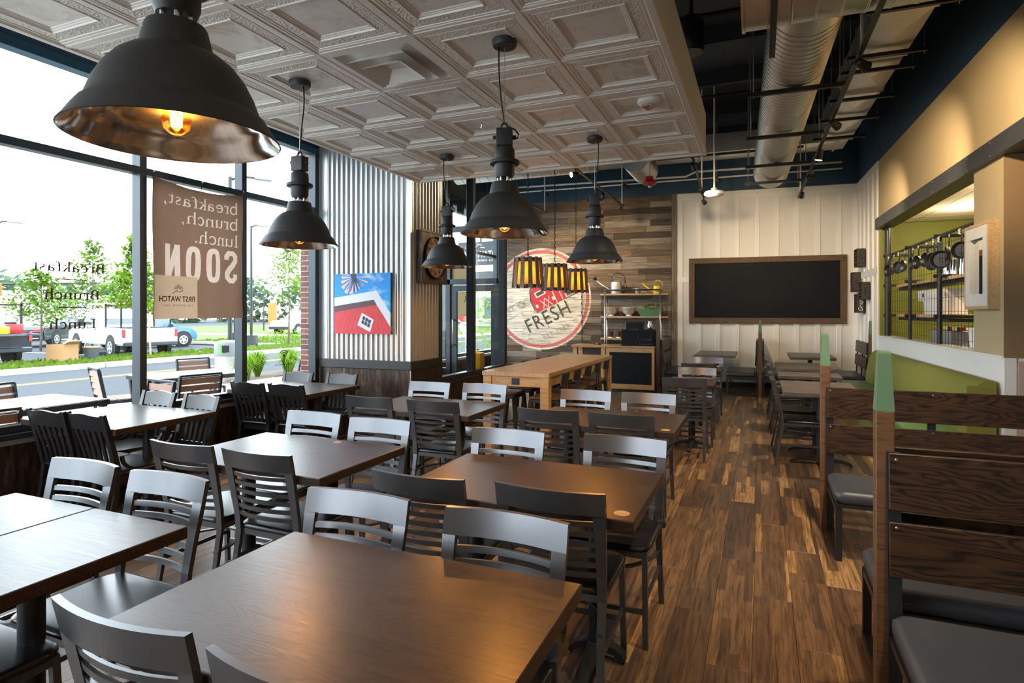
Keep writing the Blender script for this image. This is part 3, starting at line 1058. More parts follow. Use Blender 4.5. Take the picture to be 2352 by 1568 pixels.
def make_wood_chair():
    mat = M['blackwood']
    t = thing('slat_back_chair', 'x', 'chair')

    def ln(z):
        tt = max(0.0, (z - 0.44) / 0.42)
        return -0.185 - 0.105 * tt ** 1.1
    # saddle seat
    b = MB()
    out = rrect(0.225, -0.205, 0.215, 0.06)
    slab(b, out, 0.428, 0.462, 0.012).build('seat', mat, t, smooth=True, ang=50)
    b = MB()
    for y in (-0.17, 0.18):
        b.bar([(-0.18, y, 0.40), (0.18, y, 0.40)], 0.022, 0.055, (0, 1, 0))
    for x in (-0.185, 0.185):
        b.bar([(x, -0.17, 0.40), (x, 0.18, 0.40)], 0.022, 0.055, (1, 0, 0))
    b.build('apron', mat, t)
    for s in (-1, 1):
        pts = [(s * 0.185, -0.255, 0), (s * 0.183, -0.205, 0.28), (s * 0.182, -0.185, 0.44), (s * 0.19, ln(0.60), 0.60), (s * 0.190, ln(0.74), 0.74), (s * 0.196, ln(0.86), 0.86)]
        MB().bar(pts, [0.034, 0.036, 0.042, 0.042, 0.042, 0.036], [0.034, 0.036, 0.042, 0.032, 0.028, 0.022], (1, 0, 0)).build('rear_leg', mat, t)
        MB().bar([(s * 0.185, 0.185, 0.43), (s * 0.185, 0.19, 0.0)], [0.042, 0.032], [0.042, 0.032], (1, 0, 0)).build('leg', mat, t)
        MB().bar([(s * 0.185, 0.185, 0.20), (s * 0.184, -0.215, 0.20)], 0.018, 0.03, (1, 0, 0)).build('stretcher', mat, t)
        MB().bar([(s * 0.185, 0.185, 0.12), (s * 0.184, -0.23, 0.12)], 0.018, 0.03, (1, 0, 0)).build('stretcher', mat, t)
        arc = [(s * 0.205, -0.17 + 0.10 * (1 - math.cos(R(a))), 0.462 + 0.10 * (1 - math.sin(R(a)))) for a in range(0, 91, 15)]
        MB().bar(arc, 0.026, 0.018, (1, 0, 0)).build('seat_scoop', mat, t)
    MB().bar([(-0.18, 0.188, 0.24), (0.18, 0.188, 0.24)], 0.018, 0.03, (0, 1, 0)).build('stretcher', mat, t)
    # crest with a raised middle
    b = MB()
    rr = []
    for i in range(13):
        u = -1 + 2 * i / 12
        x = 0.200 * u
        s = -0.022 * (1 - u * u)
        zt = 0.852 + 0.020 * math.cos(u * math.pi) * (0.5 if abs(u) < 0.5 else 0.25) + (0.012 if abs(u) > 0.9 else 0)
        rr.append([Vector((x, ln(z) + s + d, z)) for z, d in ((0.745, -0.011), (zt, -0.010), (zt, 0.010), (0.745, 0.011))])
    b.rings(rr).build('crest_rail', mat, t, smooth=True, ang=40)
    for k in range(5):
        u = -1 + 2 * (k + 0.5) / 5
        MB().bar([(0.145 * u, ln(0.50) - 0.004, 0.462), (0.150 * u, ln(0.6) - 0.012, 0.60), (0.168 * u, ln(0.755) - 0.016, 0.755)], [0.030, 0.032, 0.036], 0.010, (1, 0, 0)).build('slat', mat, t)
    MB().bar([(-0.18, ln(0.69) + 0.012, 0.70), (0.18, ln(0.69) + 0.012, 0.70)], 0.010, 0.018, (0, 1, 0)).build('cross_rail', mat, t)
    MB().bar([(-0.18, ln(0.48), 0.475), (0.18, ln(0.48), 0.475)], 0.018, 0.04, (0, 1, 0)).build('cross_rail', mat, t)
    return remember(t)


metal = make_metal_chair(M['gun'])
wood = make_wood_chair()
used = {}


def put(proto, x, y, rz, label, group, z=0.0):
    if proto.name not in used:
        used[proto.name] = 1
        proto.location = (x, y, z)
        proto.rotation_euler = (0, 0, rz)
        proto['label'] = label
        proto['group'] = group
        return proto
    return clone(proto, (x, y, z), rz, label, group)


G1 = 'gunmetal ladder-back chairs in the dining room'
PI = math.pi
LB = 'gunmetal ladder-back chair '
NEAR = [  # (x, y of back top, label) facing away from the viewer
    (-1.347, 0.895, LB + 'whose back stands in the lower left corner of the centre foreground table'),
    (-0.815, 0.880, LB + 'mostly cut off at the bottom edge, just its top corner showing'),
    (-1.342, 2.155, LB + 'with its back to us at the left of the second centre table'),
    (-0.765, 2.190, LB + 'with its back to us at the right of the second centre table'),
    (-1.392, 3.955, LB + 'with its back to us at the left of the third centre table'),
    (-0.862, 3.955, LB + 'with its back to us at the right of the third centre table'),
    (-2.805, 2.195, LB + 'with its back to us, left one at the table left of centre'),
    (-2.285, 2.200, LB + 'with its back to us, right one at the table left of centre'),
    (-2.935, 3.985, LB + 'backing us, left one at the joined pair before the column'),
    (-2.345, 3.985, LB + 'backing us, right one at the joined pair before the column'),
    (-2.30, 0.74, LB + 'at the bottom left, only its dark seat showing beside the table pedestal'),
    (-0.735, 6.38, LB + 'backing us at the small aisle table before the host stand'),
    (-0.760, 8.22, 'bronze-toned ladder-back chair with its back to us between the two small aisle tables'),
]
for x, y, lb in NEAR:
    o = put(metal, x, y + 0.27, random.uniform(-0.03, 0.03), lb, G1)
FAR = [
    (-1.395, 1.835, LB + 'facing us across the centre foreground table, left one'),
    (-0.797, 1.835, LB + 'facing us across the centre foreground table, right one'),
    (-1.350, 3.165, LB + 'facing us across the second centre table, left one'),
    (-0.685, 3.225, LB + 'facing us across the second centre table, right one'),
    (-1.410, 5.035, LB + 'facing us across the third centre table, left one'),
    (-0.868, 5.050, LB + 'facing us across the third centre table, right one'),
    (-2.850, 1.740, LB + 'facing us behind the far left of the joined tables at lower left'),
    (-2.290, 1.735, LB + 'facing us behind the right half of the joined tables at lower left'),
    (-2.805, 3.205, LB + 'facing us across the table left of centre, left one'),
    (-2.235, 3.165, LB + 'facing us across the table left of centre, right one'),
    (-2.980, 5.035, LB + 'facing us in front of the steel wainscot of the corrugated column'),
    (-2.410, 5.095, LB + 'facing us beside the leg of the oak communal table'),
    (-0.715, 7.62, LB + 'facing us across the small aisle table before the host stand'),
    (-0.745, 9.42, LB + 'facing us across the farther small aisle table'),
]
for x, y, lb in FAR:
    put(metal, x, y - 0.27, PI + random.uniform(-0.03, 0.03), lb, G1)
for x, y, lb in ((0.055, 6.76, 'nearest of the row of side-on ladder-back chairs along the aisle, bronze in the light'), (0.045, 7.36, 'second of the side-on ladder-back chairs along the aisle row'), (0.035, 8.42, 'third of the side-on ladder-back chairs along the aisle row'),
                 (0.02, 9.47, 'fourth of the side-on ladder-back chairs along the aisle row'), (0.015, 10.02, 'last of the side-on ladder-back chairs, by the bench divider post')):
    put(metal, x + 0.345, y, R(-90) + random.uniform(-0.04, 0.04), lb, 'chairs facing the green banquette')
G2 = 'black slat-back wooden chairs by the windows'
WB = 'black slat-back wooden chair '
for x, y, rz, lb in ((-4.66, 2.585, 0, WB + 'backing us nearest the window sill at the first window table'), (-4.24, 2.60, 0, WB + 'backing us on the aisle side of the first window table'),
                     (-4.84, 3.58, PI, WB + 'facing us under the banner at the first window table'), (-4.30, 3.56, PI, WB + 'facing us on the aisle side of the first window table'),
                     (-4.68, 4.38, 0, WB + 'with its back to us at the second window table, window side'), (-4.21, 4.40, 0, WB + 'with its back to us at the second window table, aisle side'),
                     (-4.93, 5.38, PI, WB + 'facing us beside the brick pillar at the second window table'), (-4.34, 5.40, PI, WB + 'facing us against the steel wainscot at the second window table')):
    put(wood, x, y + (0.29 if rz == 0 else -0.29), rz + random.uniform(-0.04, 0.04), lb, G2)


# ================================================================== tables
def cross_base(b, x, y, feet=((0, 0.26), (0, -0.26)), h=0.72):
    b.cyl((x, y, 0.05), (x, y, h), 0.038, seg=16)
    b.cyl((x, y, 0.045), (x, y, 0.085), 0.06, 0.045, 16)
    for fx, fy in feet:
        L = math.hypot(fx, fy)
        pts = [(x + fx * k, y + fy * k, z) for k, z in ((0.0, 0.062), (0.35, 0.064), (0.7, 0.052), (0.92, 0.034), (1.0, 0.012))]
        b.bar(pts, [0.07, 0.06, 0.05, 0.05, 0.042], [0.04, 0.036, 0.03, 0.028, 0.022], (-fy, fx, 0))


def make_table(w, d, mat, bases, feet, h=0.76, th=0.045):
    t = thing('dining_table', 'x', 'table')
    MB().box((0, 0, h - th / 2), (w, d, th), bev=0.005, seg=2).build('table_top', mat, t)
    for bx in bases:
        b = MB()
        cross_base(b, bx, 0, feet, h - th)
        b.box((bx, 0, h - th - 0.008), (0.30, 0.30, 0.016))
        b.build('pedestal', M['iron'], t, smooth=True, ang=40)
    return remember(t)


T4 = make_table(1.075, 0.735, M['tabletop'], (-0.30, 0.30), ((0, 0.27), (0, -0.27), (0.12, 0), (-0.12, 0)))
T2 = make_table(0.528, 0.735, M['tabletop'], (0.0,), ((0, 0.28), (0, -0.28), (0.20, 0), (-0.20, 0)))
T2R = make_table(0.715, 0.54, M['tablegrey'], (0.0,), ((0.28, 0), (-0.28, 0), (0, 0.2), (0, -0.2)))
TW = make_table(0.72, 1.35, M['tablegrey'], (0.0,), ((0.24, 0), (-0.24, 0), (0, 0.26), (0, -0.26)))
TWN = make_table(1.06, 0.80, M['tabletop'], (-0.30, 0.30), ((0, 0.27), (0, -0.27), (0.12, 0), (-0.12, 0)))
G3 = 'dark-stained dining tables'


def table(proto, x0, y0, x1, y1, label, group=G3):
    return put(proto, (x0 + x1) / 2, (y0 + y1) / 2, 0, label, group)


def knot(parent, x, y, r=0.032, z=0.7605):
    MB().lathe([(r, 0.0), (r * 0.98, 0.0012), (0.001, 0.0013)], seg=20).build('wood_plug', M['oakx'], parent, (x, y, z - 0.0008))


t1 = table(T4, -1.553, 0.935, -0.478, 1.670, 'large dark-stained wooden table in the centre foreground')
t2 = table(T4, -1.515, 2.235, -0.44, 2.970, 'dark-stained table with a round wood plug, second back in the centre row')
knot(t2, 0.475, -0.29)
t3 = table(T4, -1.595, 3.995, -0.52, 4.730, 'dark-stained table third back in the centre row, before the communal table')
knot(t3, 0.47, -0.30)
t5 = table(T4, -3.005, 2.240, -1.93, 2.975, 'dark-stained table left of centre between the window table and the second centre table')
knot(t5, 0.10, 0.30, 0.025)
table(T2, -2.478, 0.82, -1.950, 1.555, 'small dark table, right half of the joined pair at lower left')
table(T2, -3.010, 0.82, -2.482, 1.555, 'small dark table, left half of the joined pair at lower left')
table(T2, -2.572, 4.02, -2.044, 4.755, 'small dark table, right half of the joined pair before the column')
table(T2, -3.104, 4.02, -2.576, 4.755, 'small dark table, left half of the joined pair before the column')
table(TWN, -5.06, 2.64, -4.00, 3.44, 'dark wooden table against the window below the hanging banner')
table(TWN, -5.06, 4.52, -4.00, 5.25, 'dark wooden table against the window beside the corrugated column')
m1 = table(T2, -0.995, 6.70, -0.462, 7.43, 'small dark table by the aisle, the nearer of two before the host stand')
m2 = table(T2, -1.02, 8.36, -0.487, 9.09, 'small dark table by the aisle, the farther of two before the host stand')
for y, lb in ((6.74, 'weathered grey-brown table nearest the bench boards in the banquette row'), (7.285, 'weathered grey-brown table pushed behind the nearest banquette table'), (8.41, 'weathered grey-brown table third along the green banquette'),
              (9.47, 'weathered grey-brown table fourth along the green banquette'), (10.02, 'weathered grey-brown table last along the green banquette')):
    put(T2R, 0.56, y, 0, lb, 'tables along the green banquette')
put(TW, -0.785, 12.10, 0, 'long weathered table standing against the white wall left of the green-tipped divider post', 'wall tables in the bench booths')
put(TW, 0.84, 12.17, 0, 'long weathered table against the white wall in front of the corner bench', 'wall tables in the bench booths')


# ================================================================== benches and divider posts
def make_bench(L):
    """sitter faces -Y; the back plane is y=0; x runs 0..L"""
    t = thing('slatted_bench', 'x', 'bench')
    out = [(x + L / 2, y) for x, y in rrect(L / 2, -0.555, -0.05, 0.04)]
    slab(MB(), out, 0.355, 0.435, 0.022).build('seat', M['vinyl'], t, smooth=True, ang=60)
    MB().b6(0.01, L - 0.01, -0.55, -0.05, 0.335, 0.357).build('seat_board', M['iron'], t)
    for x in (0.02, L - 0.02):
        b = MB()
        b.box((x, -0.53, 0.168), (0.035, 0.035, 0.336)).box((x, -0.27, 0.018), (0.035, 0.53, 0.036)).box((x, -0.27, 0.32), (0.035, 0.53, 0.03))
        b.bar([(x, -0.03, 0), (x, -0.03, 0.40), (x, 0.0, 1.02)], 0.045, 0.02, (1, 0, 0))
        b.build('leg_frame', M['iron'], t)
    MB().bar([(L / 2, -0.03, 0.33), (L / 2, -0.03, 0.40), (L / 2, 0.0, 1.02)], 0.045, 0.02, (1, 0, 0)).build('back_upright', M['iron'], t)
    for z0, z1 in ((0.565, 0.765), (0.810, 1.020)):
        zc = (z0 + z1) / 2
        yy = -0.03 + 0.03 * (zc - 0.4) / 0.62 - 0.024
        bd = MB().box((0, 0, 0), (L, 0.024, z1 - z0), rot=Matrix.Rotation(-0.048, 3, 'X'), bev=0.002).build('back_board', M['bench'], t, (L / 2, yy, zc))
        for x in (-L / 2 + 0.022, 0.0, L / 2 - 0.022):
            for zz in (-0.085, 0.085):
                MB().lathe([(0.006, 0), (0.004, 0.003)], seg=8).build('bolt', M['silver'], bd, (x, -0.0125 - zz * 0.048, zz), (R(90), 0, 0))
    return remember(t)


bench = make_bench(1.24)
G4 = 'slatted booth benches'
put(bench, 0.445, 2.635, 0, 'dark slatted bench with slate vinyl seat in the right foreground, facing us', G4)
put(bench, 0.445 + 1.24, 2.715, PI, 'dark slatted bench whose seat end shows left of the nearest divider post', G4)
put(bench, 0.43, 4.735, 0, 'dark slatted bench behind the foreground pair, before the banquette tables', G4)
put(bench, -0.04, 12.94, R(-90), 'dark bench against the white wall, seat to the left of the green-tipped post', G4)
put(bench, 0.02, 11.70, R(90), 'dark bench against the white wall, back to back with the post bench and mostly hidden', G4)
put(bench, 1.715, 12.98, R(-90), 'dark slatted bench in the far right corner under the hanging wooden crates', G4)
put(bench, -1.76, 11.52, R(90), 'dark slatted bench beside the host stand at the edge of the barn-board wall', G4)


def make_post():
    t = thing('divider_post', 'x', 'post')
    MB().box((0, 0, 0.585), (0.062, 0.066, 1.17), bev=0.003).build('shaft', M['walnut'], t)
    h = 0.031
    rr = []
    for z, k in ((1.17, 1.0), (1.39, 0.68), (1.398, 0.62), (1.40, 0.5)):
        rr.append([Vector((a * h * k, b * h * 1.06 * k, z)) for a, b in ((-1, -1), (1, -1), (1, 1), (-1, 1))])
    MB().rings(rr).build('painted_tip', M['mint'], t)
    return remember(t)


post = make_post()
put(post, 0.440, 2.675, 0, 'walnut divider post with mint green tapered tip, nearest at right', 'green-tipped divider posts')
put(post, 0.425, 4.775, 0, 'walnut divider post with mint green tip, second, beside the banquette tables', 'green-tipped divider posts')
put(post, -0.008, 11.72, 0, 'thin far divider post with mint tip before the middle of the chalkboard', 'green-tipped divider posts')
put(post, 1.735, 11.72, 0, 'far divider post with mint tip beside the corner bench', 'green-tipped divider posts')
# dark tall post beside the host stand
MB().b6(-0.035, 0.035, -0.03, 0.03, 0, 1.42, bev=0.003).build('partition_post', M['darkwood'], None, (-1.80, 11.46, 0), label='tall dark brown wooden post at the corner of the host stand', cat='post')

# ---- lime banquette along the right wall
bq = thing('banquette', 'long lime green fabric banquette below the serving window', 'banquette', RW, R(1.7))
prof = [(-0.025, 0.44), (-0.025, 0.925), (-0.05, 0.945), (-0.115, 0.94), (-0.165, 0.90), (-0.205, 0.80), (-0.235, 0.62), (-0.25, 0.44)]
b = MB().prism(prof, lambda x, z: Vector((x, 6.43, z)), lambda x, z: Vector((x, 10.95, z)))
b.build('back_cushion', M['limefab'], bq, smooth=True, ang=50)
MB().b6(-0.66, -0.20, 6.43, 10.95, 0.36, 0.455, bev=0.025, seg=3).build('seat_cushion', M['mintvinyl'], bq, smooth=True, ang=60)
MB().b6(-0.62, -0.025, 6.45, 10.93, 0.0, 0.36).build('plinth', M['limefab'], bq)
MB().b6(-0.26, -0.03, 6.40, 6.43, 0.0, 0.90, bev=0.008).build('end_panel', M['limefab'], bq)

# ================================================================== communal table and stools
ct = thing('communal_table', 'long golden oak communal table with thick square legs', 'table', (-2.415, 7.26, 0))
CW, CL, CH = 0.77, 2.86, 0.91
for k in range(5):
    w = CW / 5
    MB().box((-CW / 2 + (k + 0.5) * w, 0, CH - 0.0225), (w - 0.0006, CL, 0.045), bev=0.0012).build('top_board', M['oak'], ct)
for sx in (-1, 1):
    for sy in (-1, 1):
        MB().box((sx * (CW / 2 - 0.055), sy * (CL / 2 - 0.06), (CH - 0.045) / 2), (0.095, 0.095, CH - 0.045), bev=0.003).build('leg', M['oakx'], ct)
    MB().box((sx * (CW / 2 - 0.05), 0, CH - 0.10), (0.03, CL - 0.2, 0.105)).build('apron', M['oak'], ct)
    ap = MB().box((0, sx * (CL / 2 - 0.04), CH - 0.10), (CW - 0.18, 0.03, 0.105)).build('apron', M['oakx'], ct)
    if sx < 0:
        so = MB().b6(-0.045, 0.045, -0.006, 0.0, -0.035, 0.035, bev=0.002).build('power_outlet', M['black'], ct, (0.0, -(CL / 2 - 0.04) - 0.0155, CH - 0.10))
        for dx in (-0.02, 0.02):
            MB().b6(dx - 0.013, dx + 0.013, -0.003, 0.0, -0.017, 0.017, bev=0.001).build('socket', M['iron'], so, (0, -0.006, 0))
M['stoolmetal'] = plain('gunmetal_stool', (0.075, 0.07, 0.062), 0.38, 0.75)


def make_stool():
    """sitter faces +Y"""
    t = thing('counter_stool', 'x', 'stool')
    slab(MB(), rrect(0.165, -0.165, 0.165, 0.03), 0.618, 0.642, 0.006).build('seat', M['stoolwood'], t, smooth=True, ang=45)
    m = M['stoolmetal']
    MB().b6(-0.155, 0.155, -0.155, 0.155, 0.575, 0.618, bev=0.006).build('seat_pan', m, t)
    for sx in (-1, 1):
        for sy in (-1, 1):
            MB().bar([(sx * 0.145, sy * 0.145, 0.60), (sx * 0.195, sy * 0.195, 0.0)], [0.05, 0.028], [0.03, 0.02], (sx, -sy, 0)).build('leg', m, t)
    for s in (-1, 1):
        MB().bar([(s * 0.175, -0.175, 0.22), (s * 0.175, 0.175, 0.22)], 0.014, 0.02, (1, 0, 0)).build('foot_rail', m, t)
        MB().bar([(-0.178, s * 0.175, 0.20), (0.178, s * 0.175, 0.20)], 0.014, 0.02, (0, 1, 0)).build('foot_rail', m, t)
        MB().bar([(s * 0.05, -0.155, 0.58), (s * 0.05, -0.19, 0.62), (s * 0.055, -0.215, 0.83)], 0.022, 0.008, (1, 0, 0)).build('back_strut', m, t)
    rr = []
    for i in range(9):
        u = -1 + 2 * i / 8
        sg = 0.03 * u * u
        tap = 0.012 * abs(u)
        rr.append([Vector((0.135 * u, y + sg, z)) for y, z in ((-0.221, 0.775 + tap), (-0.236, 0.905 - tap), (-0.229, 0.905 - tap), (-0.214, 0.775 + tap))])
    MB().rings(rr).build('backrest', m, t, smooth=True, ang=40)
    return remember(t)


stool = make_stool()
ords = ['nearest', 'second', 'third', 'fourth', 'farthest']
for k, y in enumerate((6.10, 6.56, 7.02, 7.47, 7.93)):
    put(stool, -2.135, y, R(90), '%s stool along the aisle side of the oak communal table' % ords[k], 'stools at the communal table')
for k, y in enumerate((6.30, 6.83, 7.36, 7.88, 8.40)):
    put(stool, -2.70, y, R(-90), '%s stool along the window side of the oak communal table' % ords[k], 'stools at the communal table')


# ================================================================== pendant lamps
def point(name, loc, parent, watt, col, rad=0.03):
    l = bpy.data.lights.new(name, 'POINT')
    l.energy = watt
    l.color = col
    l.shadow_soft_size = rad
    o = bpy.data.objects.new(name, l)
    COL.objects.link(o)
    o.parent = parent
    o.location = loc
    o['kind'] = 'helper'
    return o


def make_pendant(zr, swing):
    """origin at the ceiling; zr = rim depth below the ceiling (negative z)"""
    t = thing('pendant_lamp', 'x', 'lamp')
    m = M['lamp']
    MB().lathe([(0.001, 0.0), (0.067, 0.0), (0.067, -0.022), (0.060, -0.034), (0.001, -0.036)], seg=28).build('ceiling_canopy', m, t, smooth=True, ang=40)
    top = zr + 0.585
    pts = []
    for i in range(13):
        f = i / 12
        pts.append((swing * math.sin(f * PI) * 0.35 + (0.03 - 0.03 * f), 0.006 * math.sin(f * 7), -0.03 + (top + 0.03) * f))
    pts += [(-0.02, 0, top - 0.015), (-0.055, 0, top - 0.03), (-0.075, 0, top - 0.055), (-0.07, 0, top - 0.075), (-0.045, 0, top - 0.082)]
    MB().tube(pts, 0.0045, 6).build('cord', M['wire'], t, smooth=True)
    MB().cyl((0, 0, -0.03), (0, 0, top - 0.01), 0.0018, seg=5).build('hanger_cable', M['silver'], t)
    b = MB()
    b.b6(-0.043, 0.043, -0.032, 0.032, zr + 0.467, zr + 0.560, bev=0.006, seg=2)
    b.tube([(0.016 * math.cos(a), 0, zr + 0.572 + 0.018 * math.sin(a)) for a in [2 * PI * k / 14 for k in range(14)]], 0.006, 6, closed=True)
    b.cyl((-0.062, 0, zr + 0.515), (0.062, 0, zr + 0.515), 0.010, seg=10)
    b.cyl((0, 0, zr + 0.455), (0, 0, zr + 0.470), 0.022, seg=14)
    b.build('junction_box', m, t, smooth=True, ang=40)
    MB().lathe([(0.001, 0.459), (0.046, 0.459), (0.053, 0.448), (0.056, 0.392), (0.056, 0.388), (0.078, 0.388), (0.080, 0.384), (0.080, 0.372), (0.077, 0.369), (0.055, 0.369), (0.053, 0.318), (0.045, 0.298), (0.001, 0.296)], (0, 0, zr), 28).build('ballast_cap', m, t, smooth=True, ang=40)
    b = MB()
    for k in range(6):
        a = 2 * PI * k / 6
        b.cyl((0.034 * math.cos(a), 0.034 * math.sin(a), zr + 0.268), (0.034 * math.cos(a), 0.034 * math.sin(a), zr + 0.30), 0.006, seg=8)
    b.build('spacer_posts', M['silver'], t)
    outer = [(0.004, 0.272), (0.066, 0.272), (0.069, 0.266), (0.083, 0.208), (0.105, 0.198), (0.130, 0.178), (0.154, 0.147), (0.174, 0.108), (0.188, 0.068), (0.191, 0.062), (0.200, 0.056), (0.211, 0.040), (0.223, 0.020), (0.234, 0.004), (0.237, 0.0)]
    MB().lathe(outer + [(0.234, -0.001)], (0, 0, zr), 48, cap=False).build('shade', m, t, smooth=True, ang=38)
    inner = [(0.235, -0.001), (0.231, 0.003), (0.220, 0.019), (0.207, 0.040), (0.196, 0.054), (0.186, 0.062), (0.170, 0.106), (0.150, 0.144), (0.127, 0.172), (0.100, 0.192), (0.05, 0.20), (0.002, 0.20)]
    MB().lathe(inner, (0, 0, zr), 48, cap=False).build('reflector', M['chrome'], t, smooth=True)
    MB().lathe([(0.013, 0.20), (0.014, 0.105), (0.012, 0.098)], (0, 0, zr), 12).build('socket', m, t, smooth=True, ang=40)
    MB().lathe([(0.012, 0.102), (0.018, 0.090), (0.030, 0.065), (0.033, 0.046), (0.028, 0.025), (0.014, 0.013), (0.001, 0.010)], (0, 0, zr), 20, cap=False).build('bulb', M['bulbglass'], t, smooth=True)
    b = MB()
    for k in range(5):
        a = 2 * PI * k / 5
        b.tube([(0.004 * math.cos(a), 0.004 * math.sin(a), zr + 0.092), (0.012 * math.cos(a), 0.012 * math.sin(a), zr + 0.065), (0.010 * math.cos(a + 0.6), 0.010 * math.sin(a + 0.6), zr + 0.030)], 0.0026, 5)
    b.build('filament', M['filament'], t)
    return remember(t)


pend = make_pendant(1.965 - ZC, 0.03)
PL_ = [(-1.306, 1.010, 0.4, 'huge black dome pendant lamp in the upper left foreground with glowing filament'),
       (-2.678, 2.925, 0.0, 'black dome pendant lamp hanging before the window, left of the picture canvas'),
       (-1.262, 2.905, R(200), 'black dome pendant lamp above the centre of the room, second largest'),
       (-1.272, 4.810, 0.2, 'black dome pendant lamp in front of the barn-board wall, right of the slatted lamps'),
       (-2.680, 4.830, R(190), 'smallest black dome pendant lamp, overlapping the wall clock')]
for x, y, rz, lb in PL_:
    o = put(pend, x, y, rz, lb, 'black dome pendant lamps')
    o.location.z = ZC + 0.004
    point('pendant_bulb_light', (0, 0, 1.965 - ZC + 0.040), o, PENDANT_W, WARM, 0.025)


def make_crate_lamp():
    t = thing('slatted_pendant_lamp', 'x', 'lamp')
    m = M['cratewood']
    H0, H1, R0, R1 = 1.82, 2.155, 0.178, 0.148
    for k in range(12):
        a = 2 * PI * k / 12
        ca, sa = math.cos(a), math.sin(a)
        MB().bar([(R0 * ca, R0 * sa, H0), (R1 * ca, R1 * sa, H1)], [0.050, 0.042], 0.010, (-sa, ca, 0)).build('slat', m, t)
    for rr, z in ((R0 - 0.007, H0 + 0.022), (R1 - 0.006, H1 - 0.02)):
        MB().rings([[Vector((rad * math.cos(2 * PI * k / 24), rad * math.sin(2 * PI * k / 24), zz)) for k in range(24)] for rad, zz in ((rr, z - 0.012), (rr, z + 0.012), (rr - 0.004, z + 0.012), (rr - 0.004, z - 0.012))], closed=True).build('hoop', M['iron'], t)
    b = MB()
    for a in (0, PI / 2):
        b.bar([(-(R1 - 0.01) * math.cos(a), -(R1 - 0.01) * math.sin(a), H1 - 0.02), ((R1 - 0.01) * math.cos(a), (R1 - 0.01) * math.sin(a), H1 - 0.02)], 0.016, 0.006)
    b.build('spider', M['iron'], t)
    MB().rings([[Vector((rad * math.cos(2 * PI * k / 20), rad * math.sin(2 * PI * k / 20), zz)) for k in range(20)] for rad, zz in ((R0 - 0.035, H0 + 0.03), (R1 - 0.03, H1 - 0.05))], cap=False).build('liner', M['liner'], t, smooth=True)
    MB().lathe([(0.012, H1 - 0.02), (0.014, H1 - 0.09), (0.01, H1 - 0.10)], seg=10).build('socket', M['iron'], t)
    MB().lathe([(0.010, H1 - 0.095), (0.018, H1 - 0.125), (0.019, H1 - 0.19), (0.008, H1 - 0.235), (0.001, H1 - 0.24)], seg=14, cap=False).build('bulb', M['filament2'], t, smooth=True)
    # chain
    b = MB()
    zz = H1 - 0.01
    k = 0
    while zz < DECK - 0.05:
        a = R(90) * (k % 2)
        pts = []
        for q in range(10):
            th = 2 * PI * q / 10
            u = 0.011 * math.cos(th)
            pts.append((u * math.cos(a), u * math.sin(a), zz + 0.024 + 0.026 * math.sin(th)))
        b.tube(pts, 0.0034, 5, closed=True)
        zz += 0.042
        k += 1
    b.build('chain', M['wire'], t, smooth=True)
    return remember(t)


def _liner():
    n = N('amber_lamp_liner')
    d = n.n('BsdfTranslucent')
    d.inputs[0].default_value = (0.95, 0.50, 0.13, 1)
    d2 = n.n('BsdfDiffuse')
    d2.inputs[0].default_value = (0.75, 0.36, 0.08, 1)
    mx = n.n('MixShader')
    mx.inputs[0].default_value = 0.45
    n.l(d.outputs[0], mx.inputs[1])
    n.l(d2.outputs[0], mx.inputs[2])
    n.l(mx.outputs[0], n.out.inputs[0])
    return n.m


M['liner'] = _liner()
crate = make_crate_lamp()
for k, (y, lb) in enumerate(((6.13, 'nearest slatted crate-wood pendant lamp glowing amber, left of the three'), (7.06, 'middle slatted crate-wood pendant lamp of the three before the painted circle'), (7.98, 'farthest slatted crate-wood pendant lamp, smallest of the three'))):
    o = put(crate, -2.38, y, 0.13 * k, lb, 'slatted pendant lamps over the communal table')
    point('crate_bulb_light', (0, 0, 1.97), o, CRATE_W, WARM, 0.02)


# ================================================================== things under the ceiling
def rings_duct(b, r, L, pitch=0.09, seg=28, d=0.004):
    """spiral seam duct along +Y"""
    n = int(L / pitch)
    prof = []
    for i in range(n):
        y = i * pitch
        prof += [(r, y), (r, y + pitch - 0.016), (r + d, y + pitch - 0.011), (r + d, y + pitch - 0.005)]
    prof.append((r, L))
    rr = [[Vector((q * math.cos(2 * PI * k / seg), y, q * math.sin(2 * PI * k / seg))) for k in range(seg)] for q, y in prof]
    return b.rings(rr)


d1 = thing('round_duct', 'long round galvanised duct running down the room below the navy ceiling', 'duct', (0.345, 4.85, 3.95), R(1.7))
rings_duct(MB(), 0.275, 6.25).build('duct_pipe', M['duct'], d1, smooth=True, ang=30)
for y in (1.35, 2.9, 4.4, 5.6):
    b = MB()
    b.b6(-0.42, 0.42, y - 0.02, y + 0.02, -0.32, -0.28)
    b.build('hanger_strut', M['iron'], d1)
    for x in (-0.37, 0.37):
        MB().cyl((x, y, -0.34), (x, y, DECK - 3.95), 0.006, seg=6).build('hanger_rod', M['silver'], d1)
MB().lathe([(0.275, 0), (0.29, 0.0), (0.29, 0.25), (0.275, 0.25)], seg=28).build('collar', M['duct'], d1, (0, -0.05, 0), (R(-90), 0, 0), smooth=True, ang=30)
d2 = thing('cross_duct', 'wide galvanised duct crossing at the top edge of the picture', 'duct', (-0.10, 4.42, 3.97), R(-90))
rings_duct(MB(), 0.44, 2.1, 0.15, 36).build('duct_pipe', M['duct'], d2, smooth=True, ang=30)
MB().lathe([(0.45, 0), (0.45, 0.02), (0.02, 0.02)], seg=36).build('end_cap', M['duct'], d2, (0, -0.002, 0), (R(90), 0, 0), smooth=True, ang=30)
MB().b6(-0.5, 0.5, 0.16, 0.20, -0.49, -0.45).build('hanger_strut', M['iron'], d2)
